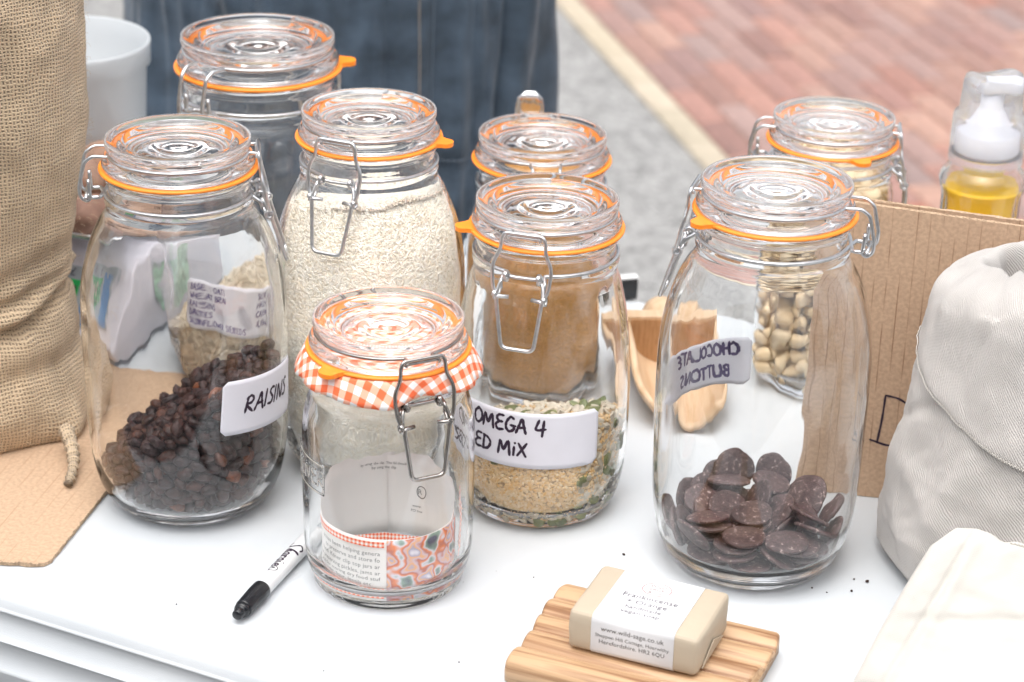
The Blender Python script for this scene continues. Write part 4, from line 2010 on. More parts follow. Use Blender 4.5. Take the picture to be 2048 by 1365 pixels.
# ------------------------------------------------------------------ the folding table
TU = np.array([.898, -.439]); TN = np.array([.439, .898])      # along / across the top
def tp(u, n): return TU * u + TN * n
U0, U1, N0, N1 = -1.50, .42, 1.084, 1.795
def table():
    root = empty("folding_table", (*tp((U0 + U1) / 2, (N0 + N1) / 2), GZ), math.atan2(TU[1], TU[0]))
    tag(root, "white plastic folding table carrying all the jars, its long edge facing front", "table")
    hu, hn = (U1 - U0) / 2, (N1 - N0) / 2
    zt = -GZ
    # rounded-rectangle rings: (inset, z)
    def ring(ins, z, rc=.05, n=8):
        P = []
        for cx, cy, a0 in ((hu - rc, hn - rc, 0), (-hu + rc, hn - rc, 90), (-hu + rc, -hn + rc, 180), (hu - rc, -hn + rc, 270)):
            for k in range(n + 1):
                t = R_(a0 + 90 * k / n); P.append((cx + (rc - ins) * math.cos(t), cy + (rc - ins) * math.sin(t), z))
        return P
    prof = [(.030, 0), (.018, -.0004), (.011, -.0016), (.006, -.0042), (.003, -.0082), (.0018, -.0128), (.0012, -.0142), (-.0004, -.0150), (.0010, -.0160), (-.0012, -.0245),
            (-.0040, -.0340), (-.0056, -.0352), (-.0066, -.0358), (-.0052, -.0368), (-.0105, -.0560), (-.0120, -.0572), (-.0112, -.0584), (-.0150, -.074), (-.0125, -.0755), (-.008, -.073), (.008, -.02)]
    V = []; F = []
    rings = [ring(i, z + zt) for i, z in prof]; n = len(rings[0])
    for r in rings: V += r
    for j in range(len(rings) - 1):
        for k in range(n): q = (k + 1) % n; F.append((j * n + k, (j + 1) * n + k, (j + 1) * n + q, j * n + q))
    F.append(tuple(range(n)))
    mesh("tabletop", V, F, M_table, root)
    under = rings[-1]
    Vb = [(x, y, zt - .02) for x, y, z in under]
    mesh("underside", Vb, [tuple(range(len(Vb)))[::-1]], M_table, root, smooth=False)
    M_leg = plain("grey_leg_steel", (.3, .31, .32), rough=.4, metal=.6)
    for sx in (-1, 1):
        x = sx * (hu - .25)
        for sy in (-1, 1):
            V, F = tube_vf(rounded([(x, sy * .27, zt - .02), (x, sy * .27, .02), (x, sy * .29, .0)], .02), .013)
            mesh("leg", V, F, M_leg, root)
        V, F = tube_vf([(x, -.27, .2), (x, .27, .2)], .010); mesh("crossbar", V, F, M_leg, root)
table()

# ------------------------------------------------------------------ clip-top jars
BODY = {   # outer silhouette below the neck, mm: (radius, height)
 'tall': [(53, 238), (57, 231), (62, 222), (67, 210), (71, 196), (73.7, 182), (75, 168), (75.5, 150), (75.5, 120), (75.2, 90), (74.2, 60), (72.3, 40), (68.5, 22), (62.5, 9.5), (56, 3), (50, .6)],
 'mid': [(52.5, 177), (55.5, 169), (59, 156), (62.2, 140), (64.6, 120), (65.8, 100), (66.2, 80), (66, 56), (64.5, 34), (60.5, 15), (55, 4.5), (49, .6)],
 'rice': [(51.5, 236), (55, 229), (60, 219), (65, 206), (69, 192), (71.6, 176), (73, 158), (73.4, 130), (73.4, 90), (72.6, 60), (70.8, 40), (67, 20), (61, 8), (55, 3), (50, .6)],
 'short': [(52.5, 151), (55.5, 144), (59.5, 132), (62.5, 115), (64, 95), (64.2, 60), (62.5, 32), (58.5, 13), (53, 4), (48, .6)],
 'litre': [(52.2, 150), (54.3, 146), (57, 139.5), (59.3, 129), (60.4, 116), (60.6, 90), (60.4, 50), (59.6, 28), (57, 14.5), (54.6, 9), (53.6, 6.5), (53.8, 4), (51, 1), (47, .4)],
 'square': [(50, 181), (51.5, 176), (53, 169), (54, 160), (54.3, 140), (54.3, 80), (54, 24), (52.5, 12), (49, 4), (44, .6)],
 'big': [(63.6, 232), (67, 224), (72, 212), (77.5, 198), (82.5, 180), (86, 160), (87.6, 138), (88, 105), (87.5, 60), (85, 34), (79, 14), (70, 4), (62, .6)],
}

class Jar:
    def __init__(s, label, x, y, zg, body, latch, scale=1.0, tab=None, wire=M_wire, sq=0, group="clip top glass jars", wob=.34):
        s.zg, s.s, s.latch, s.sq = zg, scale, latch, sq
        s.x, s.y = x, y
        s.root = empty("clip_top_jar", (x, y, 0.0005), R_(latch))
        tag(s.root, label, "jar", group)
        b0 = BODY[body][0][1]; zf = (zg * 1000 - 31 * scale) / b0
        s.body = [(r, z * (1 + (zf - 1) * min(1, z / 60))) for r, z in BODY[body]]
        seed = random.random() * 50
        k = scale; g = zg * 1000
        neck = [(50, -2.2), (52.6, -2.8), (53.5, -4.6), (53.3, -7), (51.6, -9), (51, -11), (50.9, -16), (50.6, -18.6), (51, -20.6), (53.3, -22.4), (54, -24.6), (53.5, -26.8)]
        neck = [(r * k, g + z * k) for r, z in neck]
        outer = refine(neck, 1.5)[:-1] + refine([neck[-1]] + [(r, z) for r, z in s.body], 5) + [(s.body[-1][0] - 6, 1.9), (s.body[-1][0] * .6, 3.0), (0, 3.4)]
        r_in = [(r - 3.5, z) for r, z in s.body if z > 22]
        rb = np.interp(20, [b for a, b in s.body[::-1]], [a for a, b in s.body[::-1]])
        bot = [(rb - 5, 20), (rb - 9, 13.5), (rb - 15, 10), (rb - 24, 8.7), (0, 8.2)]
        inn = refine([(46.5 * k, g - 2.2 * k), (46.2 * k, g - 9 * k), (46.6 * k, g - 24 * k)] + r_in + bot, 6)
        s.inner = [(r, z) for r, z in inn]
        P = inn[::-1] + outer
        ni = len(inn)
        def warp(t, r, z, j):
            if r < 1: return r * .001, z * .001
            below = min(1, max(0, (g - 30 * k - z) / 20)); low = min(1, max(0, z / 25))
            c = Vector((r * math.cos(t) / 17 + seed, r * math.sin(t) / 17, z / 42))
            if j < ni:
                d = wob * noise.noise(c) + wob * .45 * noise.noise(c * 2.3)
                return (r + d * below) * .001, (z + .25 * noise.noise(c * 1.3) * (1 - low)) * .001
            d = .10 * noise.noise(c * .8)
            return (r + d * below * low) * .001, z * .001
        def q(t, z):
            if not sq: return 1.0
            bl = min(1, max(0, (s.body[0][1] * .001 - z) / .012)); bl = bl * bl * (3 - 2 * bl)
            a = t + R_(sq if sq != 1 else 0)
            p = 5.5; e = (abs(math.cos(a)) ** p + abs(math.sin(a)) ** p) ** (-1 / p)
            return 1 + (e - 1) * bl
        s.q = q
        o = lathe("glass_body", P, M_glass, s.root, n=160, q=q if sq else None, warp=warp)
        fix_normals(o)
        lid = refine([(0, 15.0), (8, 14.8), (13, 14.3), (16, 14.8), (20, 14.6), (24, 14.0), (29, 13.9), (33.5, 13.8), (35.6, 14.6), (37.2, 16.8), (39.2, 19.0), (44, 19.7), (47.5, 21), (50, 21.4), (51.6, 20.4), (52.2, 18.2),
                      (51.6, 15.8), (49.8, 14.0), (48.8, 12.6), (48.8, 10.6), (50.4, 8.8), (53.6, 7.4), (54.9, 5.2), (54.8, 2.8), (53.6, 1.1)], 1.6) + \
              refine([(53.6, 1.1), (45.5, 1.0), (44.4, .2), (43.6, -2.4), (42.2, -3.8), (40, -3.6), (37.6, -.8), (34.5, 4.0), (30, 6.8), (25, 7.4), (22, 8.3), (15, 8.0), (10, 8.8), (0, 9.4)], 2.0)[1:]
        def warp2(t, r, z, j):
            c = Vector((r * math.cos(t) / 11 + seed, r * math.sin(t) / 11, z / 11))
            d = .05 * noise.noise(c) if r > 1 else 0
            return r * k * .001, (g + z * k + d) * .001
        o = lathe("glass_lid", lid, M_lid, s.root, n=160, warp=warp2); fix_normals(o)
        # moulded ticks round the lid bead
        mb = MB()
        for i in range(150):
            t = 2 * PI * i / 150; rr = 51.2 * k; zz = g + 20.9 * k
            c_, s_ = math.cos(t), math.sin(t)
            V, F = box(-.45, .45, -.7, .7, -.45, .45)
            mb.add([((rr + y) * s_ * .001 + x * c_ * .001, -(rr + y) * c_ * .001 + x * s_ * .001, (zz + z) * .001) for x, y, z in V], F)
        o = mb.build("moulded_ticks", M_lid, s.root); o["kind"] = "stuff"
        # rubber ring
        rg = [(49.6, -1.9), (55.8, -1.9), (57.0, -1.2), (57.2, -.4), (56.8, .5), (55.4, .8), (49.6, .8), (49.6, -1.9)]
        o = lathe("rubber_ring", [(r * k * .001, (g + z * k) * .001) for r, z in rg], M_rubber, s.root, n=96); fix_normals(o)
        s.tab = None
        if tab is not None:
            a = R_(tab - latch); V = []; F = []
            out = [(-12, 54), (-9, 56.6), (-7.4, 59.4), (-6.8, 62.4), (-5.4, 65), (-2.8, 66.6), (0, 67.0), (2.8, 66.6), (5.4, 65), (6.8, 62.4), (7.4, 59.4), (9, 56.6), (12, 54)]
            for zz in (-2.1, 1.0):
                for u, r in out:
                    dz = -max(0, r - 57) * .10 + max(0, r - 62) * .12
                    V.append(((r * k * math.sin(a) + u * k * math.cos(a)) * .001, (-r * k * math.cos(a) + u * k * math.sin(a)) * .001, (g + (zz + dz) * k) * .001))
            n = len(out)
            F = [tuple(range(n)), tuple(range(2 * n - 1, n - 1, -1))] + [(i, i + 1, n + i + 1, n + i) for i in range(n - 1)]
            o = mesh("pull_tab", V, F, M_rubber, s.root, smooth=False); fix_normals(o)
        s.wires(wire)

    def wires(s, m):
        k, g = s.s, s.zg
        def L(x, out, z): return (x * k * .001, -out * k * .001, g + z * k * .001)     # latch side is local -Y
        def B(x, out, z): return (x * k * .001, out * k * .001, g + z * k * .001)
        r = .00135 * k
        def arc(R, z, a0, a1, n=60): return [(R * k * .001 * math.sin(R_(a)), -R * k * .001 * math.cos(R_(a)), g + z * k * .001) for a in np.linspace(a0, a1, n)]
        # lid wire: two half rings in the lid groove joined behind into the hinge arms
        left = arc(50.3, 11.4, -11, -166, 40); right = arc(50.3, 11.4, 11, 166, 40)
        for sgn, hp in ((-1, left), (1, right)):
            x = sgn
            P = [L(x * 12.5, 56.5, 8.5), L(x * 10.5, 56.2, 11.2)] + hp + [B(x * 12.0, 51, 11.2), B(x * 10.8, 60, 11.8), B(x * 10.3, 66, 7.5), B(x * 10, 70.5, -11), B(x * 10, 70, -19.5), B(x * 10, 65.5, -22.6), B(x * 10, 62.4, -19.5), B(x * 10, 64.6, -16.6)]
            V, F = tube_vf(rounded(P, .0025 * k, 4), r, 8); mesh("lid_wire", V, F, m, s.root)
        # bail over the front of the lid
        P = [L(14, 62.5, -33.5), L(17.5, 64.5, -32.5), L(20.5, 62.8, -26), L(21.8, 60.5, -14), L(21, 59, -8), L(16.6, 57.8, .5), L(16.2, 57.4, 8.5), L(14.2, 56.6, 12.8),
             L(-14.2, 56.6, 12.8), L(-16.2, 57.4, 8.5), L(-16.6, 57.8, .5), L(-21, 59, -8), L(-21.8, 60.5, -14), L(-20.5, 62.8, -26), L(-17.5, 64.5, -32.5), L(-14, 62.5, -33.5)]
        V, F = tube_vf(rounded(P, .0045 * k, 5), r * 1.05, 8); mesh("bail", V, F, m, s.root)
        V, F = tube_vf(rounded([L(-12.5, 55.6, 9.6), L(-9, 55.8, 10), L(9, 55.8, 10), L(12.5, 55.6, 9.6)], .002, 3), r, 8); mesh("bail_bar", V, F, m, s.root)
        # neck wire with eyes at the front, hinge bar behind
        P = [L(-15.5, 58.8, -29), L(-16.5, 57.5, -23.5)] + arc(52.8, -19.2, -15.5, -169, 44) + [B(10, 56, -19.4), B(10, 63.2, -19.6), B(9.6, 63.6, -12), B(9.4, 63.8, -6)]
        V, F = tube_vf(rounded(P, .0022 * k, 4), r * 1.1, 8); mesh("neck_wire", V, F, m, s.root)
        P = [L(15.5, 58.8, -29), L(16.5, 57.5, -23.5)] + arc(52.8, -19.2, 15.5, 169, 44) + [B(-10, 56, -19.4), B(-10, 63.2, -19.6), B(-9.6, 63.6, -12), B(-9.4, 63.8, -6)]
        V, F = tube_vf(rounded(P, .0022 * k, 4), r * 1.1, 8); mesh("neck_wire", V, F, m, s.root)
        V, F = tube_vf([B(-11.5, 66, -19.6), B(11.5, 66, -19.6)], r, 8); mesh("hinge_bar", V, F, m, s.root)
        V, F = tube_vf(rounded([L(-13, 56, -19.8), L(-6, 55.6, -20.8), L(6, 55.6, -20.6), L(13, 56, -19.8)], .002, 3), r * 1.05, 8); mesh("neck_bar", V, F, m, s.root)
        for x in (-12.2, 12.2):       # coiled eyes
            P = [L(x - .9 + 1.8 * t / 14, 56.8 + 3.1 * math.cos(t * .9), -20 + 3.4 * math.sin(t * .9)) for t in range(15)]
            V, F = tube_vf(P, r * .95, 7); mesh("wire_eye", V, F, m, s.root)
            P = [L(x * 1.5 - .8 + 1.6 * t / 12, 63.2 + 2.8 * math.cos(t * .95), -32.6 + 2.8 * math.sin(t * .95)) for t in range(13)]
            V, F = tube_vf(P, r * .95, 7); mesh("wire_eye", V, F, m, s.root)
        # lever: hangs over the shoulder
        Rb = lambda z: np.interp(g * 1000 + z * k, [b for a, b in s.body[::-1]], [a for a, b in s.body[::-1]]) / k
        o1 = max(64.5, Rb(-34) + 4); o2 = max(o1 + 2.5, Rb(-68) + 6, Rb(-55) + 5)
        hook = [L(8.5, o1 - 2, -33.4), L(16.8, o1, -33.2)]
        P = hook + [L(16.4, o1 + 1, -38), L(12.2, o2, -71.5), L(-11.8, o2, -71.5), L(-16.4, o1 + 1, -38), L(-16.8, o1, -33.2), L(-8.5, o1 - 2, -33.4)]
        V, F = tube_vf(rounded(P, .005 * k, 6), r * 1.12, 8); mesh("lever", V, F, m, s.root)
        for x in (-1, 1):
            P = [L(x * 14.6, 58, -21), L(x * 16.4, 60.5, -26), L(x * 17.8, o1 + .5, -35.4), L(x * 17, o1 - 1.6, -35.8), L(x * 15.6, 58.6, -27)]
            V, F = tube_vf(rounded(P, .002 * k, 3), r, 7); mesh("link", V, F, m, s.root)

    def R(s, z):      # outer radius at height z (m)
        return np.interp(z * 1000, [b for a, b in s.body[::-1]], [a for a, b in s.body[::-1]]) * .001
    def Ri(s, z):
        P = s.inner[::-1]
        return np.interp(z * 1000, [b for a, b in P], [a for a, b in P]) * .001

    def label(s, a0, a1, z0, z1, tilt=0.0, m=M_label, rc=.004, lift=.00022):
        """sticker wrapped on the body between world angles a0..a1"""
        Rm = s.R((z0 + z1) / 2); wd = R_(a1 - a0) * Rm; h = z1 - z0
        am = R_((a0 + a1) / 2 - s.latch); zc = (z0 + z1) / 2
        def fn(u, v, l=lift):
            cu, cv = math.cos(tilt), math.sin(tilt)
            U, Vv = u * cu - v * cv, u * cv + v * cu
            z = zc + Vv; a = am + U / Rm; rr = s.R(z) + l + .00005 * math.sin(U * 260 + Vv * 90) * (l == lift)
            return (rr * math.sin(a), -rr * math.cos(a), z)
        nu, nv = 48, 12; V = []; F = []; ok = {}
        us = np.linspace(-wd / 2, wd / 2, nu); vs_ = np.linspace(-h / 2, h / 2, nv)
        for j, v in enumerate(vs_):
            for i, u in enumerate(us):
                uu = u; e = h / 2 - abs(v)
                if e < rc:      # rounded corners
                    ins = rc - math.sqrt(max(0, rc * rc - (rc - e) ** 2)); uu = u * (wd / 2 - ins) / (wd / 2)
                V.append((uu, v))
        for j in range(nv - 1):
            for i in range(nu - 1):
                a = j * nu + i; F.append((a, a + 1, a + nu + 1, a + nu))
        W = [fn(u, v) for u, v in V] + [fn(u, v, lift - .00007) for u, v in V]; n = len(V)
        F2 = F + [tuple(n + i for i in f[::-1]) for f in F]
        # rim between the two skins
        ring = [i for i in range(nu)] + [j * nu + nu - 1 for j in range(1, nv)] + [(nv - 1) * nu + i for i in range(nu - 2, -1, -1)] + [j * nu for j in range(nv - 2, 0, -1)]
        for i in range(len(ring)):
            a, b = ring[i], ring[(i + 1) % len(ring)]; F2.append((a, n + a, n + b, b))
        o = mesh("label", W, F2, m, s.root)
        return o, fn

A = Jar("tall jar part filled with dark raisins under a handwritten label, beside the jute sack", -.2418, 1.5318, .2671, 'tall', 98, wob=.30)
C = Jar("tall jar with chocolate buttons in the bottom, in front of the cardboard sign", .1785, 1.4611, .2723, 'tall', -106, tab=-62, wob=.24)
E = Jar("medium jar labelled omega 4 seed mix, holding seeds in its lower third", .0231, 1.5405, .2254, 'mid', -17, tab=-83)
Bj = Jar("large jar filled with white rice to its shoulder, behind the gingham jar", -.1105, 1.6060, .2675, 'rice', -22, tab=78, scale=.965)
D = Jar("jar full of ochre brown powder, half hidden behind the seed mix jar", .0203, 1.7450, .2028, 'short', 183)
G = Jar("square jar of pale cashew nuts standing behind the cardboard sign", .2592, 1.7743, .2154, 'square', 84, scale=.955, tab=18, sq=14)
H = Jar("biggest jar at the back left, oats in the bottom, before the denim apron", -.2125, 1.7782, .2648, 'big', 147, scale=1.2, tab=104)
Fj = Jar("empty one litre jar with an orange gingham cover under its lid", -.0846, 1.4189, .1825, 'litre', 27, tab=-38, wire=M_wire_dk, wob=.2)

# ---- stickers and handwriting
lab, fn = A.label(27, 91, .0805, .1235, tilt=-.085)
st, wd = text_strokes("RAISINS", .0122, -.0235, -.0055, slant=.18, rise=.03)
ink("handwriting", st, lambda u, v: fn(u, v, .00034), .0022, M_ink, lab)
lab, fn = E.label(-60, 38.5, .0590, .1040)
st, wd = text_strokes("OMEGA 4", .0118, -.0425, .0060, slant=.05, rise=-.012)
st2, wd = text_strokes("SEED MiX", .0114, -.0550, -.0135, slant=.05, rise=.01)
ink("handwriting", st + st2, lambda u, v: fn(u, v, .00034), .0022, M_ink, lab)
lab, fn = C.label(-180, -115, .1040, .1420)
st, wd = text_strokes("CHOCOLATE", .0098, -.0325, .0055, slant=.1)
st2, wd = text_strokes("BUTTONS", .0098, -.0260, -.0125, slant=.1)
ink("handwriting", st + st2, lambda u, v: fn(u, v, .00034), .0022, M_ink, lab)
ink("ink_bleed", st + st2, lambda u, v: fn(u, v, .00008), .0024, plain("bled_ink", (.09, .065, .17), rough=.7), lab)
lab, fn = H.label(-37, 42, .0610, .1050)
sts = []
for i, l in enumerate(["BASE : OATS", "WHEAT BRAN", "RAISINS", "DATES", "SUNFLOWER SEEDS"]):
    sts += text_strokes(l, .0050, -.055, .0135 - i * .0078, rise=-.02)[0]
for i, l in enumerate(["SULTANAS", "HAZELNUTS", "CASHEWS", "ALMONDS"]):
    sts += text_strokes(l, .0050, .006, .0120 - i * .0078)[0]
ink("handwriting", sts, lambda u, v: fn(u, v, .00034), .0009, M_inkpen, lab)

# embossed frame and letters on the litre jar
def emboss():
    mb = MB()
    am = R_(-66 - Fj.latch)
    def fn(u, v):
        z = .098 + v - u * .0; a = am + u / Fj.R(z); rr = Fj.R(z) + .0003
        return (rr * math.sin(a), -rr * math.cos(a), z)
    def seg(P, w=.0007):
        Q = []
        for i in range(len(P) - 1):
            for t in np.linspace(0, 1, 8, endpoint=False): Q.append(fn(P[i][0] + (P[i + 1][0] - P[i][0]) * t, P[i][1] + (P[i + 1][1] - P[i][1]) * t))
        Q.append(fn(*P[-1])); V, F = tube_vf(Q, w, 6); mb.add(V, F)
    seg([(-.024, -.011), (.024, -.011), (.024, .011), (-.024, .011), (-.024, -.011)], .0009)
    x = -.020
    for ch in "KILNER":
        wd_, st_ = GL[ch]
        for pl in st_: seg([(x + a * .0125, -.0062 + b * .0125) for a, b in pl], .0007)
        x += wd_ * .0115 + .0006
    return mb.build("embossed_lettering", M_lid, Fj.root)
emboss()

# ------------------------------------------------------------------ what the jars hold
def toward_cam(x, y, z):
    d = np.array([-x, -y, .834 - z]); return d / np.linalg.norm(d)

def visible_order(P, d, rad):
    """how many neighbours stand between each piece and the viewer's side"""
    n = len(P); cnt = np.zeros(n)
    for i in range(n):
        r = P - P[i]; a = r @ d; per = np.linalg.norm(r - a[:, None] * d, axis=1)
        cnt[i] = np.sum(np.clip(1.25 - per / rad, 0, 1) * (a > rad * .3))
    return np.argsort(cnt + np.random.default_rng(1).random(n) * .01)

def raisins():
    P, Q = unpack(DATA_RAISIN)
    P = P * [.968, .968, .995] + [A.x, A.y, .0012]
    V0, F0 = ico(2); V1, F1 = ico(1)
    var = []
    for k in range(5):
        V = []
        for v in V0:
            n = noise.noise(Vector(v) * 2.1 + Vector((k * 9, 0, 0))) * .26 + abs(noise.noise(Vector(v) * 4.0 + Vector((k * 5, 3, 0)))) * -.62 + .08
            V.append(v * [.0076, .0052, .0040] * (1 + n))
        var.append(V)
    cols = [(.022, .006, .004), (.036, .010, .006), (.015, .005, .005), (.045, .013, .007), (.024, .008, .008), (.040, .013, .009), (.018, .005, .004), (.065, .019, .008)]
    Mr = per_object("raisin_skin", cols, rough=.45, nscale=260, namt=.45, bump=1.0, bscale=420, spec=.35)
    Mri = per_object("raisin_skin_mass", cols, rough=.38, nscale=260, namt=.35, bump=.5, bscale=700, spec=.3, island=True)
    Ma = per_object("amber_raisin_skin", [(.13, .034, .008), (.18, .048, .012), (.10, .026, .008)], rough=.35, nscale=260, namt=.4, bump=.5, bscale=700)
    mes = []; mesA = []
    for V in var:
        for lst, M in ((mes, Mr), (mesA, Ma)):
            me = bpy.data.meshes.new("raisin"); me.from_pydata([tuple(v) for v in V], [], F0); me.materials.append(M)
            me.polygons.foreach_set("use_smooth", [True] * len(F0)); lst.append(me)
    order = visible_order(P, toward_cam(A.x, A.y, .05), .0055)
    for c, i in enumerate(order[:300]):
        amber = c % 27 == 5
        o = bpy.data.objects.new("raisin", (mesA if amber else mes)[int(i) % 5]); link(o)
        o.rotation_mode = 'QUATERNION'; o.rotation_quaternion = (Q[i][3], *Q[i][:3]); o.location = P[i]
        if amber: tag(o, "amber brown raisin among the dark ones in the tall jar", "raisin", "amber raisins in the tall jar")
        else: tag(o, "dark wrinkled raisin in the heap inside the tall jar", "raisin", "dark raisins in the tall jar")
    r = order[300:]
    o = instances_mesh("raisins", np.array([v * [.0076, .0052, .0040] * (1 + .3 * noise.noise(Vector(v) * 2.5)) for v in V1]), F1, P[r], Q[r], np.ones((len(r), 3)), Mri)
    tag(o, "mass of dark raisins lying under the ones in view in the tall jar", "raisins", kind="stuff")
raisins()

def buttons():
    P, Q = unpack(DATA_BUTTON); Q = Q[P[:, 2] < .0445]
    P = P[P[:, 2] < .0445] * [.985, .985, 1] + [C.x, C.y, .0005]
    m, t, b = mat("bloomed_chocolate")
    L = t.links.new; N = t.nodes.new
    tc = N("ShaderNodeTexCoord"); oi = N("ShaderNodeObjectInfo")
    ad = N("ShaderNodeVectorMath"); ad.operation = 'ADD'; L(tc.outputs['Object'], ad.inputs[0])
    cb = N("ShaderNodeCombineXYZ"); L(oi.outputs['Random'], cb.inputs[2]); L(cb.outputs[0], ad.inputs[1])
    n = N("ShaderNodeTexNoise"); n.inputs['Scale'].default_value = 260; n.inputs['Detail'].default_value = 9; n.inputs['Roughness'].default_value = .7; L(ad.outputs[0], n.inputs['Vector'])
    r = N("ShaderNodeValToRGB"); L(n.outputs['Fac'], r.inputs[0])
    e = r.color_ramp.elements; e[0].position = .40; e[0].color = rgb(.036, .015, .014); e[1].position = .58; e[1].color = rgb(.082, .044, .042)
    x = e.new(.64); x.color = rgb(.34, .26, .24)
    mx = N("ShaderNodeMix"); mx.data_type = 'RGBA'; mx.blend_type = 'MULTIPLY'; mx.inputs[0].default_value = 1
    cr = N("ShaderNodeMapRange"); L(oi.outputs['Random'], cr.inputs[0]); cr.inputs[3].default_value = .8; cr.inputs[4].default_value = 1.3
    sc = N("ShaderNodeVectorMath"); sc.operation = 'SCALE'; L(r.outputs[0], sc.inputs[0]); L(cr.outputs[0], sc.inputs['Scale'])
    L(sc.outputs[0], b.inputs['Base Color']); setp(b, Roughness=.5)
    bp = N("ShaderNodeBump"); bp.inputs['Strength'].default_value = .5; bp.inputs['Distance'].default_value = .0006; L(n.outputs['Fac'], bp.inputs['Height']); L(bp.outputs[0], b.inputs['Normal'])
    mes = []
    for k in range(4):
        def wp(tt, r_, z, j, k=k):
            q = 1 + .018 * math.sin(3 * tt + k) + .012 * noise.noise(Vector((math.cos(tt) * 4, math.sin(tt) * 4, k * 3)))
            return r_ * q, z
        V, F = lathe_vf([(0, -.0020), (.008, -.0020), (.0142, -.0020), (.0151, -.0016), (.0155, -.0006), (.0152, .0004), (.0142, .0011), (.008, .0017), (0, .0019)], 36, warp=wp)
        me = bpy.data.meshes.new("chocolate_button"); me.from_pydata(V, [], F); me.materials.append(m)
        me.polygons.foreach_set("use_smooth", [True] * len(F)); mes.append(me)
    for i in range(len(P)):
        o = bpy.data.objects.new("chocolate_button", mes[i % 4]); link(o)
        o.rotation_mode = 'QUATERNION'; o.rotation_quaternion = (Q[i][3], *Q[i][:3]); o.location = P[i]
        tag(o, "round dark chocolate button in the heap at the jar's bottom", "chocolate button", "chocolate buttons in the tall jar")
buttons()

def cashews():
    P, Q = unpack(DATA_CASHEW)
    a = R_(-20); ca, sa = math.cos(a), math.sin(a)
    P = P * [.955, .955, 1]; P = np.stack([P[:, 0] * ca - P[:, 1] * sa + G.x, P[:, 0] * sa + P[:, 1] * ca + G.y, P[:, 2] + .0005], 1)
    qz = Quaternion((0, 0, 1), a)
    path = [(.0098 * math.cos(t), .0098 * math.sin(t) * .9 - .006, 0) for t in np.linspace(.15, PI - .15, 9)]
    rad = [.0016, .0044, .0056, .0058, .0055, .0052, .0050, .0042, .0015]
    V, F = tube_vf(path, rad, 9)
    V = [(x, y, z * 1.05) for x, y, z in V]
    cols = [(.66, .52, .33), (.72, .58, .38), (.60, .46, .28), (.70, .60, .44)]
    Mc = per_object("cashew_flesh", cols, rough=.5, nscale=120, namt=.12, bump=.2)
    Mci = per_object("cashew_flesh_mass", cols, rough=.5, nscale=120, namt=.12, bump=.2, island=True)
    me = bpy.data.meshes.new("cashew_nut"); me.from_pydata([tuple(v) for v in V], [], F); me.materials.append(Mc)
    me.polygons.foreach_set("use_smooth", [True] * len(F))
    order = visible_order(P, toward_cam(G.x, G.y, .1), .007)
    for i in order[:300]:
        o = bpy.data.objects.new("cashew_nut", me); link(o)
        q = qz @ Quaternion((Q[i][3], *Q[i][:3])); o.rotation_mode = 'QUATERNION'; o.rotation_quaternion = q; o.location = P[i]
        tag(o, "pale curved cashew nut packed in the square jar", "cashew nut", "cashews in the square jar")
    r = order[300:]
    if len(r):
        Fq = [f for f in F if len(f) == 4]
        Qr = []
        for i in r: q = qz @ Quaternion((Q[i][3], *Q[i][:3])); Qr.append((q.x, q.y, q.z, q.w))
        o = instances_mesh("cashew_nuts", V, Fq, P[r], np.array(Qr), np.ones((len(r), 3)), Mci)
        tag(o, "mass of cashew nuts hidden within the square jar", "nuts", kind="stuff")
cashews()

def spindle(l, w, h, pts=5, tip=.25, flat=0):
    V = [(-l / 2, 0, 0)]
    for x, k in ((-l * .27, .86), (l * .22, 1.0)):
        for i in range(pts):
            t = 2 * PI * i / pts; V.append((x, w / 2 * k * math.cos(t), h / 2 * k * math.sin(t)))
    V.append((l / 2, 0, 0)); F = []
    for i in range(pts):
        j = (i + 1) % pts
        F += [(0, 1 + j, 1 + i), (1 + i, 1 + j, 1 + pts + j), (1 + i, 1 + pts + j, 1 + pts + i), (1 + pts + i, 1 + pts + j, 1 + 2 * pts)]
    return V, F

def frame_quats(Nrm, spin, lean):
    """quaternions whose z axis is Nrm (leaned at random) and x axis spun in the plane"""
    out = []
    for n, s, l in zip(Nrm, spin, lean):
        q = Vector(n).to_track_quat('Z', 'Y') @ Quaternion((0, 0, 1), s) @ Quaternion((0, 1, 0), l)
        out.append((q.x, q.y, q.z, q.w))
    return np.array(out)

def filled(jar, name, top, material, inset=.0012, zb=.0088):
    """the body of the contents: a closed mass just inside the glass, with its own top surface"""
    n = 96; V = []; F = []; m = 26
    for j in range(m):
        for i in range(n):
            t = 2 * PI * i / n; u = j / (m - 1)
            # iterate for the top at the wall
            r = jar.Ri(.1) - inset; zt = top(r * math.sin(t), -r * math.cos(t))
            z = zb + (zt - zb) * u
            r = jar.Ri(max(z, .0095)) - inset
            V.append((r * math.sin(t) + jar.x, -r * math.cos(t) + jar.y, z + .0005))
    for j in range(m - 1):
        for i in range(n): k = (i + 1) % n; F.append((j * n + i, j * n + k, (j + 1) * n + k, (j + 1) * n + i))
    b0 = (m - 1) * n; rings = 12; last = b0
    for q in range(1, rings):
        f = 1 - q / rings
        for i in range(n):
            x, y, _ = V[b0 + i]; lx, ly = (x - jar.x) * f, (y - jar.y) * f
            V.append((lx + jar.x, ly + jar.y, top(lx, ly) + .0005))
        new = last + n if q > 1 else len(V) - n
        new = len(V) - n
        for i in range(n): k = (i + 1) % n; F.append((last + i, last + k, new + k, new + i))
        last = new
    V.append((jar.x, jar.y, top(0, 0) + .0005)); c = len(V) - 1
    for i in range(n): F.append((last + i, last + (i + 1) % n, c))
    F.append(tuple(range(n))[::-1])
    return mesh(name, V, F, material)

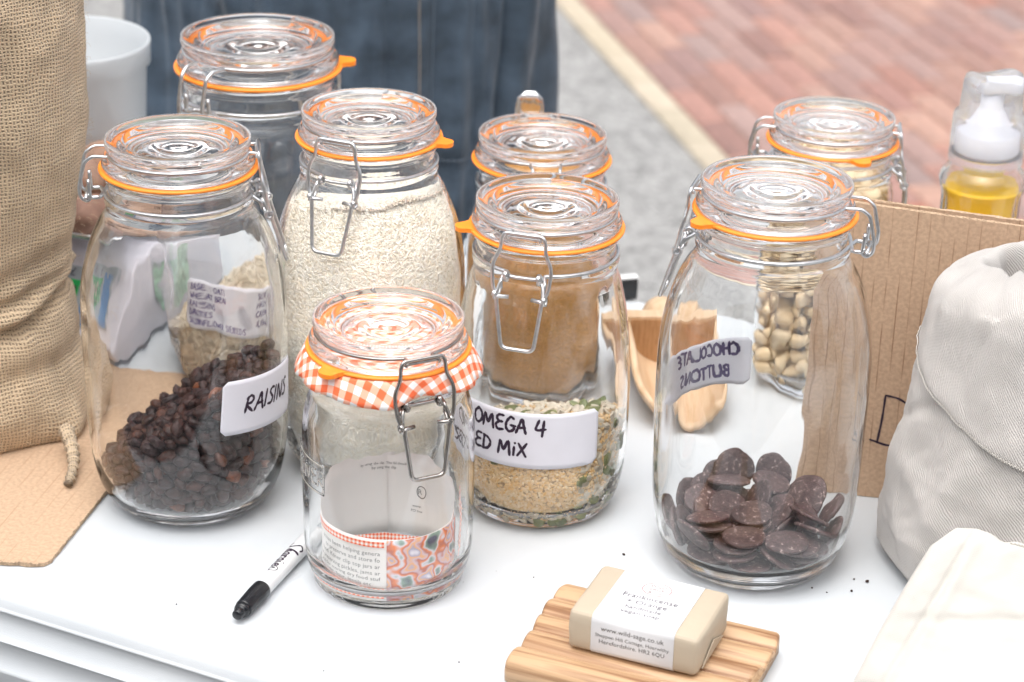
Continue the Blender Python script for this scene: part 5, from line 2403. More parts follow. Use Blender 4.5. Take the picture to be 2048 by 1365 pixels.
def grains(jar, name, top, n_wall, n_top, proto, material, gap=.0010, a0=-115, a1=115, zb=.010, lean=.35, jit=.0012, size=.15, keep=None):
    th = R_(1) * rng.uniform(a0, a1, n_wall); P = []; Nn = []
    for t in th:
        r0 = jar.Ri(.1) - gap; zt = top(r0 * math.sin(t), -r0 * math.cos(t))
        z = rng.uniform(zb, zt)
        r = jar.Ri(z) - gap - rng.uniform(0, jit)
        P.append((r * math.sin(t), -r * math.cos(t), z)); Nn.append((math.sin(t), -math.cos(t), .0))
    for _ in range(n_top):
        r = math.sqrt(rng.random()) * (jar.Ri(top(0, 0)) - gap * 2); t = rng.uniform(0, 2 * PI); x, y = r * math.sin(t), -r * math.cos(t)
        P.append((x, y, top(x, y) + rng.uniform(-.0006, .0012))); Nn.append((0, 0, 1))
    P = np.array(P); Nn = np.array(Nn)
    if keep is not None:
        k = np.array([keep(p) for p in P]); P = P[k]; Nn = Nn[k]
    Q = frame_quats(Nn, rng.uniform(0, 2 * PI, len(P)), rng.normal(0, lean, len(P)))
    P = P + [jar.x, jar.y, .0005]
    s = 1 + rng.uniform(-size, size, (len(P), 3))
    return instances_mesh(name, proto[0], proto[1], P, Q, s, material, smooth=True)

# rice
M_rice = per_object("rice_grain", [(.89, .84, .74), (.89, .86, .78), (.86, .78, .64), (.89, .86, .80)], rough=.45, nscale=60, namt=.05, bump=0, island=True)
M_ricebed = plain("rice_bed", (.88, .82, .70), rough=.8, nscale=420, namt=.08, bump=.3, bscale=500)
def rice_top(x, y): return .222 + .12 * x - .10 * y + .004 * noise.noise(Vector((x * 30, y * 30, 0)))
o = filled(Bj, "rice", rice_top, M_ricebed, inset=.0015); tag(o, "white rice filling the large jar behind the gingham jar", "rice", kind="stuff")
g = grains(Bj, "grains", rice_top, 26000, 6000, spindle(.0056, .0015, .0013), M_rice, jit=.0005, zb=.012, lean=.12); g.parent = o; g["kind"] = "stuff"

# ochre powder
M_powder = plain("ochre_powder", (.50, .245, .065), rough=.95, nscale=900, namt=.35, bump=.9, bscale=900)
def pow_top(x, y): return .172 + .02 * x + .05 * y + .002 * noise.noise(Vector((x * 60, y * 60, 0)))
o = filled(D, "ochre_powder", pow_top, M_powder, inset=.0004); tag(o, "ochre brown powder filling the jar behind the seed mix", "powder", kind="stuff")

# oats
M_oat = per_object("oat_flake", [(.62, .52, .38), (.70, .61, .47), (.55, .43, .30), (.74, .67, .55)], rough=.8, nscale=80, namt=.1, bump=0, island=True)
M_oatbed = plain("oat_bed", (.48, .38, .26), rough=.9, nscale=300, namt=.35, bump=.8, bscale=300)
def oat_top(x, y): return .070 + .45 * x - .15 * y + .004 * noise.noise(Vector((x * 25, y * 25, 3)))
o = filled(H, "oat_mix", oat_top, M_oatbed, inset=.0020); tag(o, "rolled oat mix heaped in the bottom of the biggest jar", "oats", kind="stuff")
g = grains(H, "flakes", oat_top, 3800, 3500, spindle(.0085, .0062, .0010, 6), M_oat, jit=.002, lean=.5); g.parent = o; g["kind"] = "stuff"

# seed mix
M_ses = per_object("sesame_seed", [(.66, .45, .22), (.76, .58, .35), (.68, .40, .13), (.80, .67, .46)], rough=.5, nscale=60, namt=.05, bump=0, island=True)
M_sesbed = plain("seed_bed", (.46, .32, .18), rough=.9, nscale=500, namt=.4, bump=.8, bscale=500)
def seed_top(x, y): return .071 - .34 * y + .12 * x + .003 * noise.noise(Vector((x * 40, y * 40, 8)))
o = filled(E, "sesame_seeds", seed_top, M_sesbed, inset=.0016); tag(o, "golden sesame seeds lying in the medium jar below its label", "seeds", kind="stuff")
def is_sun(p):
    t = math.degrees(math.atan2(p[0], -p[1])); nn = 9 * noise.noise(Vector((p[0] * 60, p[1] * 60, p[2] * 70)))
    return t + nn > 27 + (0 if p[2] > .03 else 4) or p[2] > seed_top(p[0], p[1]) - .004 or p[2] + nn * .0008 < .014
g = grains(E, "seeds", seed_top, 10500, 900, spindle(.0033, .0021, .0010, 5), M_ses, jit=.0010, zb=.0095, lean=.3, keep=lambda p: not is_sun(p) or rng.random() < .35); g.parent = o; g["kind"] = "stuff"
def mixed_seeds():
    def seedmesh(l, w, h, material, name, taper):
        V = []; F = []; n = 10; xs = np.linspace(-1, 1, 9)
        for x in xs:
            k = math.sqrt(max(0, 1 - abs(x) ** 2.2)) * (1 - taper * x)
            for i in range(n):
                t = 2 * PI * i / n; V.append((x * l / 2, w / 2 * k * math.cos(t), h / 2 * k * math.sin(t)))
        for j in range(8):
            for i in range(n): q = (i + 1) % n; F.append((j * n + i, j * n + q, (j + 1) * n + q, (j + 1) * n + i))
        me = bpy.data.meshes.new(name); me.from_pydata(V, [], F); me.materials.append(material)
        me.polygons.foreach_set("use_smooth", [True] * len(F)); return me
    Ms = per_object("sunflower_kernel", [(.52, .45, .34), (.60, .54, .43), (.44, .38, .29), (.64, .58, .48)], rough=.6, nscale=200, namt=.15, bump=.2)
    Mp = per_object("pumpkin_seed", [(.15, .17, .05), (.20, .21, .08), (.12, .15, .06)], rough=.4, nscale=150, namt=.25, bump=.2)
    ms = seedmesh(.0105, .0050, .0028, Ms, "sunflower_seed", .28); mp = seedmesh(.0150, .0088, .0026, Mp, "pumpkin_seed", .15)
    pts = []
    k = 0
    while len(pts) < 330 and k < 60000:
        k += 1
        kind = rng.random()
        if kind < .55:
            t = R_(rng.uniform(20, 75)); z = rng.uniform(.013, .10)
        elif kind < .68:
            t = R_(rng.uniform(-70, 40)); z = rng.uniform(.0105, .018)
        elif kind < .74:
            t = R_(rng.uniform(-75, 40)); z = rng.uniform(.06, .10)
        else:
            t = R_(rng.uniform(0, 360)); z = -1
        if z > 0:
            r = E.Ri(z) - .0020; p = np.array([r * math.sin(t), -r * math.cos(t), z])
            if z > seed_top(p[0], p[1]) + .001: continue
            if kind < .55 and not is_sun(p): continue
            nrm = (math.sin(t), -math.cos(t), 0)
        else:
            r = math.sqrt(rng.random()) * (E.Ri(.08) - .004); p = np.array([r * math.sin(t), -r * math.cos(t), 0]); p[2] = seed_top(p[0], p[1]) + .0015; nrm = (0, 0, 1)
        if any(np.linalg.norm(p - q[0]) < .0046 for q in pts): continue
        pts.append((p, nrm))
    Q = frame_quats([q[1] for q in pts], rng.uniform(0, 2 * PI, len(pts)), rng.normal(0, .4, len(pts)))
    for i, (p, n_) in enumerate(pts):
        pk = i % 8 == 3
        o = bpy.data.objects.new("pumpkin_seed" if pk else "sunflower_seed", mp if pk else ms); link(o)
        o.rotation_mode = 'QUATERNION'; o.rotation_quaternion = (Q[i][3], *Q[i][:3])
        o.location = p + [E.x, E.y, .0005] + (np.array(n_) * .0006 if pk else 0)
        if pk: tag(o, "flat green pumpkin seed among the paler seeds in the labelled jar", "pumpkin seed", "pumpkin seeds in the seed mix")
        else: tag(o, "pale grey sunflower seed kernel in the seed mix jar", "sunflower seed", "sunflower seeds in the seed mix")
mixed_seeds()

# ------------------------------------------------------------------ gingham cover and leaflet of the litre jar
def gingham():
    k = 1e-3; g = Fj.zg + .0005; n = 180
    prof = [(0, -6.2), (20, -5.6), (37, -4.6), (42.4, -4.5), (44.2, -3.6), (45.4, -2.3), (50, -2.05), (56.9, -2.05), (58.2, -3.2), (59.4, -6), (60.8, -9.5), (62.6, -13.5), (64.0, -17)]
    V = []; F = []; UV = []; s_ = 0; arc = []
    for i, (r, z) in enumerate(prof):
        if i: s_ += math.hypot(r - prof[i - 1][0], z - prof[i - 1][1])
        arc.append(s_)
    for j, (r, z) in enumerate(prof):
        for i in range(n):
            t = 2 * PI * i / n
            e = max(0, r - 57) / 7
            fold = math.sin(7 * t + 1.3) * .9 + math.sin(13 * t + .4) * .7 + math.sin(23 * t) * .3
            near = math.exp(-((math.degrees(t) - 27) / 17) ** 2)
            sq_ = .5 + .5 * math.cos(4 * t + .6)
            rr = r + e * (fold * .9 - 5.5 * near + 1.2 * sq_); zz = z + e * (-.5 * fold - 3.2 * sq_ + 1.5 + 1.0 * near)
            V.append((rr * math.sin(t) * k + Fj.x, -rr * math.cos(t) * k + Fj.y, g + zz * k))
            UV.append((arc[j] * math.sin(t + .5) * k, -arc[j] * math.cos(t + .5) * k))
    for j in range(len(prof) - 1):
        for i in range(n): q = (i + 1) % n; F.append((j * n + i, j * n + q, (j + 1) * n + q, (j + 1) * n + i))
    o = mesh("gingham_cover", V, F, M_gingham, uv=UV)
    md = o.modifiers.new("s", 'SOLIDIFY'); md.thickness = .00025; md.offset = 0
    tag(o, "orange and white gingham cloth cover clamped under the empty jar's lid", "cloth cover")
gingham()

M_paper = plain("leaflet_paper", (.85, .83, .80), rough=.6, nscale=40, namt=.02)
def photo_mat():
    m, t, b = mat("leaflet_photo_print")
    L = t.links.new; N = t.nodes.new
    uv = N("ShaderNodeUVMap"); uv.uv_map = "uv"
    n = N("ShaderNodeTexNoise"); n.inputs['Scale'].default_value = 70; n.inputs['Detail'].default_value = 1.5; n.inputs['Distortion'].default_value = .1; L(uv.outputs[0], n.inputs['Vector'])
    r = N("ShaderNodeValToRGB"); L(n.outputs['Fac'], r.inputs[0])
    e = r.color_ramp.elements; e[0].position = .28; e[0].color = rgb(.08, .09, .14); e[1].position = .72; e[1].color = rgb(.80, .76, .80)
    for p, c in ((.36, (.22, .32, .26)), (.41, (.66, .64, .70)), (.46, (.74, .22, .07)), (.50, (.50, .15, .10)), (.54, (.60, .46, .52)), (.59, (.78, .40, .16)), (.64, (.40, .38, .52))):
        x = e.new(p); x.color = rgb(*c)
    L(r.outputs[0], b.inputs['Base Color']); setp(b, Roughness=.3)
    return m
def leaflet():
    R0 = .0470
    def fnr(R):
        return lambda u, v: ((R + 0) * math.sin(u / R0) + Fj.x, -R * math.cos(u / R0) + Fj.y, v)
    def strip(name, a0, a1, zb, zt, R, m, parent=None, n=80, rows=6):
        V = []; UV = []; F = []
        for j in range(rows):
            for i in range(n):
                a = a0 + (a1 - a0) * i / (n - 1); b_, t_ = zb(a), zt(a); z = b_ + (t_ - b_) * j / (rows - 1)
                rr = R(a, z) if callable(R) else R
                V.append((rr * math.sin(R_(a)) + Fj.x, -rr * math.cos(R_(a)) + Fj.y, z)); UV.append((R_(a) * R0, z))
        for j in range(rows - 1):
            for i in range(n - 1): F.append((j * n + i, j * n + i + 1, (j + 1) * n + i + 1, (j + 1) * n + i))
        o = mesh(name, V, F, m, parent, uv=UV)
        if parent is None or name == "photo_panel":
            md = o.modifiers.new("s", 'SOLIDIFY'); md.thickness = .00012; md.offset = 0
        return o
    top = lambda a: .056 if abs(a) < 70 else .056 + .018 * min(1, (abs(a) - 70) / 40) + .0022 * math.sin(a * .09) + .001 * math.sin(a * .31)
    root = strip("paper_leaflet", -182, 184, lambda a: .0095, top, lambda a, z: R0 + .0006 * math.sin(R_(a) * 3) - (.0008 if a > 150 else 0), M_paper)
    tag(root, "curled printed leaflet standing inside the empty jar", "leaflet")
    strip("photo_panel", 2, 82, lambda a: .0100, lambda a: .0560, R0 + .0012, photo_mat(), root)
    strip("gingham_border", -80, 0, lambda a: .0500, lambda a: .0545, R0 + .0009, M_gingham_s, root, rows=2)
    strip("gingham_border", -80, 0, lambda a: .0120, lambda a: .0150, R0 + .0009, M_gingham_s, root, rows=2)
    strip("gingham_fold", -34, 40, lambda a: .0430 + .006 * math.cos(R_(a * 2)), lambda a: .0490 + .006 * math.cos(R_(a * 2)), lambda a, z: .034 + .006 * abs(a / 40), M_gingham_s, root, rows=2)
    strip("pink_back_page", 76, 100, lambda a: .022, lambda a: .072, R0 + .0050, gingham_mat("faded_gingham", .0022, (.50, .22, .26)), root, rows=3)
    f = fnr(R0 + .0009)
    lines = ["It has been helping genera", "to preserve and store fo", "food. Kilner clip top jars ar", "for preserving pickles, jams ar", "and for storing dry food stuf", "sugar, flour, lentils etc."]
    print_text("printed_text", [(l, .0046, R_(-2) * R0 - (.001 if i < 5 else .006), .0435 - i * .0052) for i, l in enumerate(lines)], f, M_print, root, align='RIGHT')
    # inside of the back sheet, read from within
    fi = lambda u, v: ((R0 - .0012) * math.sin(PI - u / R0) + Fj.x, -(R0 - .0012) * math.cos(PI - u / R0) + Fj.y, v)
    ls = [("by using the clip. The lid should", .0028, -.006, .0655), ("by using the clip", .0028, -.006, .0620), ("www.", .0030, .020, .0340), ("PO box", .0030, .020, .0300), ("R", .0060, .022, .0450)]
    print_text("printed_text", ls, fi, M_print, root)
    st = [[(.0235 + .0038 * math.cos(t), .0470 + .0048 * math.sin(t)) for t in np.linspace(0, 2 * PI, 20)]]
    ink("trade_mark_ring", st, fi, .0007, M_print, root)
leaflet()

# ------------------------------------------------------------------ card sheet under the sack
def card_sheet():
    # corner near, running back along the jar; edges slightly torn
    c0 = np.array([-.3289, 1.4151]); d1 = np.array([.0627, .3136]); d1 /= np.linalg.norm(d1); d2 = np.array([-.985, .06])
    d2 /= np.linalg.norm(d2)
    Lc, Wc = .335, .42
    def edge(n, a, b, amp, f):
        P = []
        for i in range(n):
            t = i / n; p = a + (b - a) * t; q = np.array([-(b - a)[1], (b - a)[0]]); q = q / np.linalg.norm(q)
            P.append(p + q * amp * noise.noise(Vector((t * f, a[0] * 40, 0))))
        return P
    cs = [c0, c0 + d1 * Lc, c0 + d1 * Lc + d2 * Wc, c0 + d2 * Wc]
    r = .008
    pts = edge(60, c0 + d1 * r, cs[1], .0018, 26) + edge(4, cs[1], cs[2], .0004, 5) + edge(4, cs[2], cs[3], .0004, 5) + edge(60, cs[3], c0 + d2 * r, .0020, 40)
    pts += [c0 + d2 * r * .4 + d1 * r * .2]
    n = len(pts); z0, z1, z2 = .0006, .0034, .0038
    V = [(p[0], p[1], z0) for p in pts] + [(p[0], p[1], z1) for p in pts]
    # uv across the flutes (flutes run along d1)
    e = np.array([d1[1], -d1[0]])
    uv = [(p @ e, p @ d1) for p in pts] * 2
    F = [tuple(range(n, 2 * n)), tuple(range(n))[::-1]]
    F += [(i, (i + 1) % n, n + (i + 1) % n, n + i) for i in range(n)]
    o = mesh("cardboard_sheet", V, F, mats=[M_cardsheet, M_cardedge], fm=[0, 0] + [1] * n, uv=uv, smooth=False)
    tag(o, "flat brown cardboard sheet lying under the jute sack and raisin jar", "cardboard")
    # frayed liner curling along the near edges
    mb = MB()
    for a, b in ((c0 + d1 * .02, c0 + d1 * .2), (c0 + d2 * .006, c0 + d2 * .06)):
        P = [(p[0], p[1], .0036 + .0006 * noise.noise(Vector((i * .7, 0, 0)))) for i, p in enumerate(edge(70, a, b, .0025, 60))]
        V, F = tube_vf(P, .0005, 5); mb.add(V, F)
    mb.build("torn_edge", M_cardedge, o)
card_sheet()

# the raisin jar stands with its back half on the sheet: both rest within a few mm

# ------------------------------------------------------------------ jute sack
def sack():
    cx, cy_, rx, ry = -.4465, 1.662, .1145, .100
    n, m = 220, 170; V = []; UV = []; F = []
    def crease(t, z):
        d = 0
        for z0, sl, w_, am in ((.098, .035, .0065, .006), (.070, .045, .0065, .011), (.130, .02, .009, .004), (.045, .02, .010, .003)):
            zz = z - (z0 + sl * math.sin(t) + .006 * noise.noise(Vector((t * 2, z0 * 50, 0))))
            d -= am * math.exp(-(zz / w_) ** 2); d += am * .45 * math.exp(-((zz - w_ * 2) / (w_ * 1.3)) ** 2)
        return d
    for j in range(m):
        u = j / (m - 1); z = .40 * u
        for i in range(n):
            t = 2 * PI * i / n
            low = min(1, z / .03); rr = (1 - .10 * (1 - low) ** 2) * np.interp(z, [0, .03, .06, .12, .16, .20, .26, .4], [1.0, .94, .875, .83, .865, .94, 1.0, .985])
            d = crease(t, z) + .005 * noise.noise(Vector((math.cos(t) * 2, math.sin(t) * 2, z * 14))) + .0018 * noise.noise(Vector((math.cos(t) * 9, math.sin(t) * 9, z * 50)))
            # the sewn ear at the bottom right
            ear = math.exp(-((t - R_(62)) / .20) ** 2) * math.exp(-(z / .022) ** 2) * .014
            x = (rx * rr + d + ear) * math.sin(t); y = -(ry * rr + d + ear) * math.cos(t)
            V.append((x + cx, y + cy_, z + .0040)); UV.append((t * .107, z + .03 * math.sin(t) * .2))
    for j in range(m - 1):
        for i in range(n - 1): F.append((j * n + i, j * n + i + 1, (j + 1) * n + i + 1, (j + 1) * n + i))
        F.append((j * n + n - 1, j * n, (j + 1) * n, (j + 1) * n + n - 1))
    F.append(tuple(range(n))[::-1]); F.append(tuple((m - 1) * n + i for i in range(n)))
    o = mesh("jute_sack", V, F, M_burlap, uv=UV)
    tag(o, "tall wrinkled jute sack standing on the cardboard at the left", "sack")
    # twisted tail of cloth at the seam
    P = smooth_path([(-.3480, 1.592, .022), (-.3400, 1.571, .0185), (-.3360, 1.556, .0140), (-.3345, 1.541, .0105), (-.3350, 1.528, .0085)], 10)
    Vt, Ft = tube_vf(P, [.0062 - .0034 * (i / (len(P) - 1)) ** .7 + .0009 * math.sin(i * 1.3) + .0005 * math.sin(i * 2.9) for i in range(len(P))], 14)
    uvt = [((i % 14) * .003, (i // 14) * .002) for i in range(len(Vt))]
    mesh("twisted_tail", Vt, Ft, M_burlap, o, uv=uvt)
    # loose fibres
    mb = MB(); r2 = random.Random(3)
    for _ in range(420):
        t = R_(r2.uniform(20, 120)); z = r2.uniform(.005, .39)
        d = crease(t, z)
        b0 = np.array([(rx + d) * math.sin(t) + cx, -(ry + d) * math.cos(t) + cy_, z + .004])
        nn = np.array([math.sin(t), -math.cos(t), 0]); l = r2.uniform(.002, .009) if r2.random() < .93 else r2.uniform(.01, .018)
        tv = np.array([math.cos(t), math.sin(t), 0]) * r2.uniform(-1, 1) + np.array([0, 0, 1.]) * r2.uniform(-1, 1)
        P = [b0, b0 + nn * l * .45 + tv * l * .2, b0 + nn * l * .6 + tv * l * .6 + np.array([0, 0, -l * .2])]
        V, F = tube_vf(smooth_path(P, 3), .00010, 3); mb.add(V, F)
    f = mb.build("loose_fibres", plain("jute_fibre", (.52, .40, .27), rough=.8), o); f["kind"] = "stuff"
sack()

# ------------------------------------------------------------------ weighing scale, its pan, potatoes, tub
M_scale = plain("scale_casing", (.66, .64, .70), rough=.35, nscale=30, namt=.03)
def weighing_scale():
    root = empty("weighing_scale", (-.3430, 1.7447, 0), math.atan2(.365, .931) - PI / 2 + R_(0))
    tag(root, "pale grey shop weighing scale with a green display, behind the raisin jar", "scale")
    # local: +y runs back along the side, +x to the right; body lies at x<0
    root.rotation_euler = (0, 0, math.atan2(-.365, .931))
    V = []; w, dp = .28, .22
    sec = [(0, .008), (-.006, .020), (.004, .030), (.040, .078), (.055, .084), (dp - .02, .086), (dp, .078), (dp, .010), (dp - .01, .006), (.01, .006)]
    bm = bmesh.new(); a = [bm.verts.new((0, y, z)) for y, z in sec]; b = [bm.verts.new((-w, y, z)) for y, z in sec]
    bm.faces.new(a[::-1]); bm.faces.new(b); n = len(sec)
    for i in range(n): bm.faces.new([a[i], a[(i + 1) % n], b[(i + 1) % n], b[i]])
    bmesh.ops.recalc_face_normals(bm, faces=bm.faces); bmesh.ops.bevel(bm, geom=list(bm.edges), offset=.004, segments=2, profile=.5, affect='EDGES')
    me = bpy.data.meshes.new("scale_body"); bm.to_mesh(me); bm.free(); me.materials.append(M_scale)
    me.polygons.foreach_set("use_smooth", [True] * len(me.polygons)); link(bpy.data.objects.new("scale_body", me), root)
    # front panel on the slope between (.004,.030) and (.040,.078)
    p0 = np.array([.004, .030]); p1 = np.array([.040, .078]); dd = (p1 - p0); ln = np.linalg.norm(dd); dd /= ln; nr = np.array([-dd[1], dd[0]])
    def fp(u, v, l=.0015):      # u along +x from the left edge of panel, v up the slope
        q = p0 + dd * v + nr * l; return (u, q[0], q[1])
    def quad(name, u0, u1, v0, v1, m, l): 
        P = [fp(u0, v0, l), fp(u1, v0, l), fp(u1, v1, l), fp(u0, v1, l), fp(u0, v0, l - .001), fp(u1, v0, l - .001), fp(u1, v1, l - .001), fp(u0, v1, l - .001)]
        return mesh(name, P, [(0, 1, 2, 3), (0, 4, 5, 1), (1, 5, 6, 2), (2, 6, 7, 3), (3, 7, 4, 0)], m, root, smooth=False)
    quad("display_panel", -.262, -.026, .004, .056, plain("grey_blue_panel", (.34, .38, .42), rough=.3), .0012)
    quad("blue_strip", -.034, -.028, .005, .050, plain("blue_strip", (.04, .20, .48), rough=.35), .0016)
    quad("green_display", -.076, -.040, .012, .044, plain("green_lcd", (.02, .42, .10), rough=.2), .0020)
    quad("green_display", -.134, -.086, .012, .044, plain("green_lcd_b", (.02, .42, .10), rough=.2), .0020)
    print_text("display_text", [("£", .010, -.049, .047)], lambda u, v: fp(u, v, .0024), M_ink, root)
    # seven-segment digits
    mb = MB()
    for u in (-.050, -.064, -.098, -.112):
        for (a0, b0, a1, b1) in ((0, 0, 8, 1.6), (0, 20, 8, 21.6), (0, 0, 1.6, 10), (6.4, 0, 8, 10), (0, 11, 1.6, 21), (6.4, 11, 8, 21)):
            P = [fp(u + x * .001, .017 + y * .001, .0024) for x, y in ((a0, b0), (a1, b0), (a1, b1), (a0, b1))]; mb.add(P, [(0, 1, 2, 3)])
    mb.build("display_digits", plain("lcd_black", (.01, .03, .015), rough=.4), root, smooth=False)
    # sticker on the side
    P = [(.0018, .080, .024), (.0018, .140, .024), (.0018, .140, .070), (.0018, .080, .070)]
    s = mesh("side_sticker", P, [(0, 1, 2, 3)], plain("green_white_sticker", (.42, .60, .48), rough=.4, nscale=140, namt=.5), root, smooth=False)
    # pan carrier and steel pan
    bevel_box("pan_carrier", -.20, -.06, .07, .17, .086, .102, .003, plain("dark_carrier", (.05, .045, .04), rough=.5), root)
    M_pan = plain("brushed_steel", (.62, .62, .63), rough=.25, metal=1.0)
    n = 15; V = []; F = []
    for j in range(n):
        for i in range(n):
            u = i / (n - 1); v = j / (n - 1); e = min(u, v, 1 - u, 1 - v) * 9
            V.append((-.275 + .268 * u, .015 + .200 * v, .103 + .013 * max(0, 1 - e) ** 2))
    for j in range(n - 1):
        for i in range(n - 1): a = j * n + i; F.append((a, a + 1, a + n + 1, a + n))
    o = mesh("weighing_pan", V, F, M_pan, root); md = o.modifiers.new("s", 'SOLIDIFY'); md.thickness = .0012
    # potatoes heaped on the pan
    Mp = per_object("potato_skin", [(.33, .20, .14), (.40, .26, .18), (.30, .17, .125), (.44, .30, .22)], rough=.75, nscale=60, namt=.25, bump=.5, bscale=150)
    V0, F0 = ico(3); mes = []
    for k in range(3):
        V = [v * [.026, .020, .018] * (1 + .16 * noise.noise(Vector(v) * 1.3 + Vector((k * 7, 0, 0))) + .03 * noise.noise(Vector(v) * 5)) for v in V0]
        me = bpy.data.meshes.new("potato"); me.from_pydata([tuple(v) for v in V], [], F0); me.materials.append(Mp); me.polygons.foreach_set("use_smooth", [True] * len(F0)); mes.append(me)
    r2 = random.Random(8); ca, sa = math.cos(root.rotation_euler.z), math.sin(root.rotation_euler.z)
    spots = []
    for lay, z in ((0, .122), (1, .146)):
        for i in range(5 if lay == 0 else 3):
            for j in range(4 if lay == 0 else 2):
                spots.append((-.036 - .048 * i - (.024 if lay else 0) + r2.uniform(-.003, .003), .040 + .046 * j + (.023 if lay else 0) + r2.uniform(-.003, .003), z))
    for i, (x, y, z) in enumerate(spots):
        o = bpy.data.objects.new("potato", mes[i % 3]); link(o)
        o.location = (-.3430 + x * ca - y * sa, 1.7447 + x * sa + y * ca, z); o.rotation_euler = (r2.uniform(-.3, .3), r2.uniform(-.3, .3), r2.uniform(0, 6))
        tag(o, "brown skinned potato heaped on the scale's steel pan", "potato", "potatoes on the weighing pan")
weighing_scale()

def tub():
    m, t, b = mat("translucent_tub")
    setp(b, Base_Color=rgb(.72, .75, .77), Roughness=.35, IOR=1.3); b.inputs['Transmission Weight'].default_value = .45
    b.inputs['Subsurface Weight'].default_value = 0
    o = lathe("plastic_tub", [(0, .0048), (.058, .0048), (.062, .006), (.0705, .196), (.0745, .1975), (.0750, .214), (.0752, .217), (.0738, .2185), (.0722, .217), (.0715, .203), (.0690, .198), (.0605, .008), (0, .004)],
              m, n=96); fix_normals(o)
    o.location = (-.413, 2.000, -.004)
    tag(o, "translucent white plastic tub without a lid behind the jute sack", "tub")
tub()

# ------------------------------------------------------------------ cardboard sign
def card_sign():
    p0 = np.array([.2265, 1.5645]); d = np.array([.986, -.166]); back = np.array([.166, .986])
    Wd, Hh = .32, .2420
    def panel(name, off, H0, H1, parent, lean=0.0, m=M_card, x0=0.0):
        nx = 60; V = []; UV = []
        for th in (0, .0036):
            for i in range(nx + 1):
                x = x0 + (Wd - x0) * i / nx
                for z in (0, 1):
                    h = H0 + (H1 - H0) * x / Wd; zz = h * z + (.0007 * noise.noise(Vector((x * 300, off * 90, th * 900))) if z else 0)
                    p = p0 + d * x + back * (off + th + lean * zz)
                    V.append((p[0], p[1], zz + .0006)); UV.append((x, zz))
        n = (nx + 1) * 2; F = []; fm = []
        for i in range(nx):
            a = 2 * i
            F += [(a, a + 2, a + 3, a + 1), (n + a, n + a + 1, n + a + 3, n + a + 2), (a + 1, a + 3, n + a + 3, n + a + 1), (a, n + a, n + a + 2, a + 2)]; fm += [0, 0, 1, 1]
        F += [(0, 1, n + 1, n), (2 * nx, n + 2 * nx, n + 2 * nx + 1, 2 * nx + 1)]; fm += [1, 1]
        o = mesh(name, V, F, mats=[m, M_cardedge], fm=fm, uv=UV, smooth=False, parent=parent)
        return o
    root = empty("cardboard_sign"); tag(root, "folded brown cardboard sign with handwritten capitals behind the linen bag", "cardboard sign")
    panel("front_panel", 0, Hh, Hh - .020, root)
    panel("back_panel", .014, Hh - .004, Hh - .021, root, lean=.02)
    # fold at the left
    V, F = box(0, 1, 0, 1, 0, 1)
    P = [p0 + back * .0036, p0 + back * .014, p0 + back * .014 + d * .003, p0 + back * .0036 + d * .003]
    V = [(p[0], p[1], z) for z in (.0006, Hh - .005) for p in P]
    mesh("fold", V, [(0, 1, 2, 3)[::-1], (4, 5, 6, 7), (0, 1, 5, 4), (1, 2, 6, 5), (2, 3, 7, 6), (3, 0, 4, 7)], M_cardedge, root, smooth=False)
    # crushed flutes in the top edge
    mb = MB(); 
    for k in range(2):
        P = []
        for i in range(260):
            x = Wd * i / 260; q = p0 + d * x + back * ((0 if k == 0 else .0188) + .0018 + .0012 * math.sin(i * 1.5)); P.append((q[0], q[1], Hh - .020 * x / Wd - (0 if k == 0 else .0035) + .0006))
        V, F = tube_vf(P, .0005, 4); mb.add(V, F)
    mb.build("corrugations", M_cardedge, root)
    f = lambda u, v: (*(p0 + d * u - back * .0003), v)
    x1 = (.2827 - .2265) / .986
    D1 = [[(x1 + .0015, .0885), (x1 + .0005, .068), (x1 - .0015, .0478)], [(x1 + .0015, .0885), (x1 + .014, .0855), (x1 + .026, .0740), (x1 + .029, .062), (x1 + .021, .0500), (x1 + .008, .0465), (x1 - .007, .0500)]]
    x2 = (.3519 - .2265) / .986
    T1 = [[(x2 - .006, .2105), (x2 + .014, .2120)], [(x2 + .001, .211), (x2 - .001, .176)]]
    ink("handwriting", D1 + T1, f, .0017, M_ink, root)
card_sign()

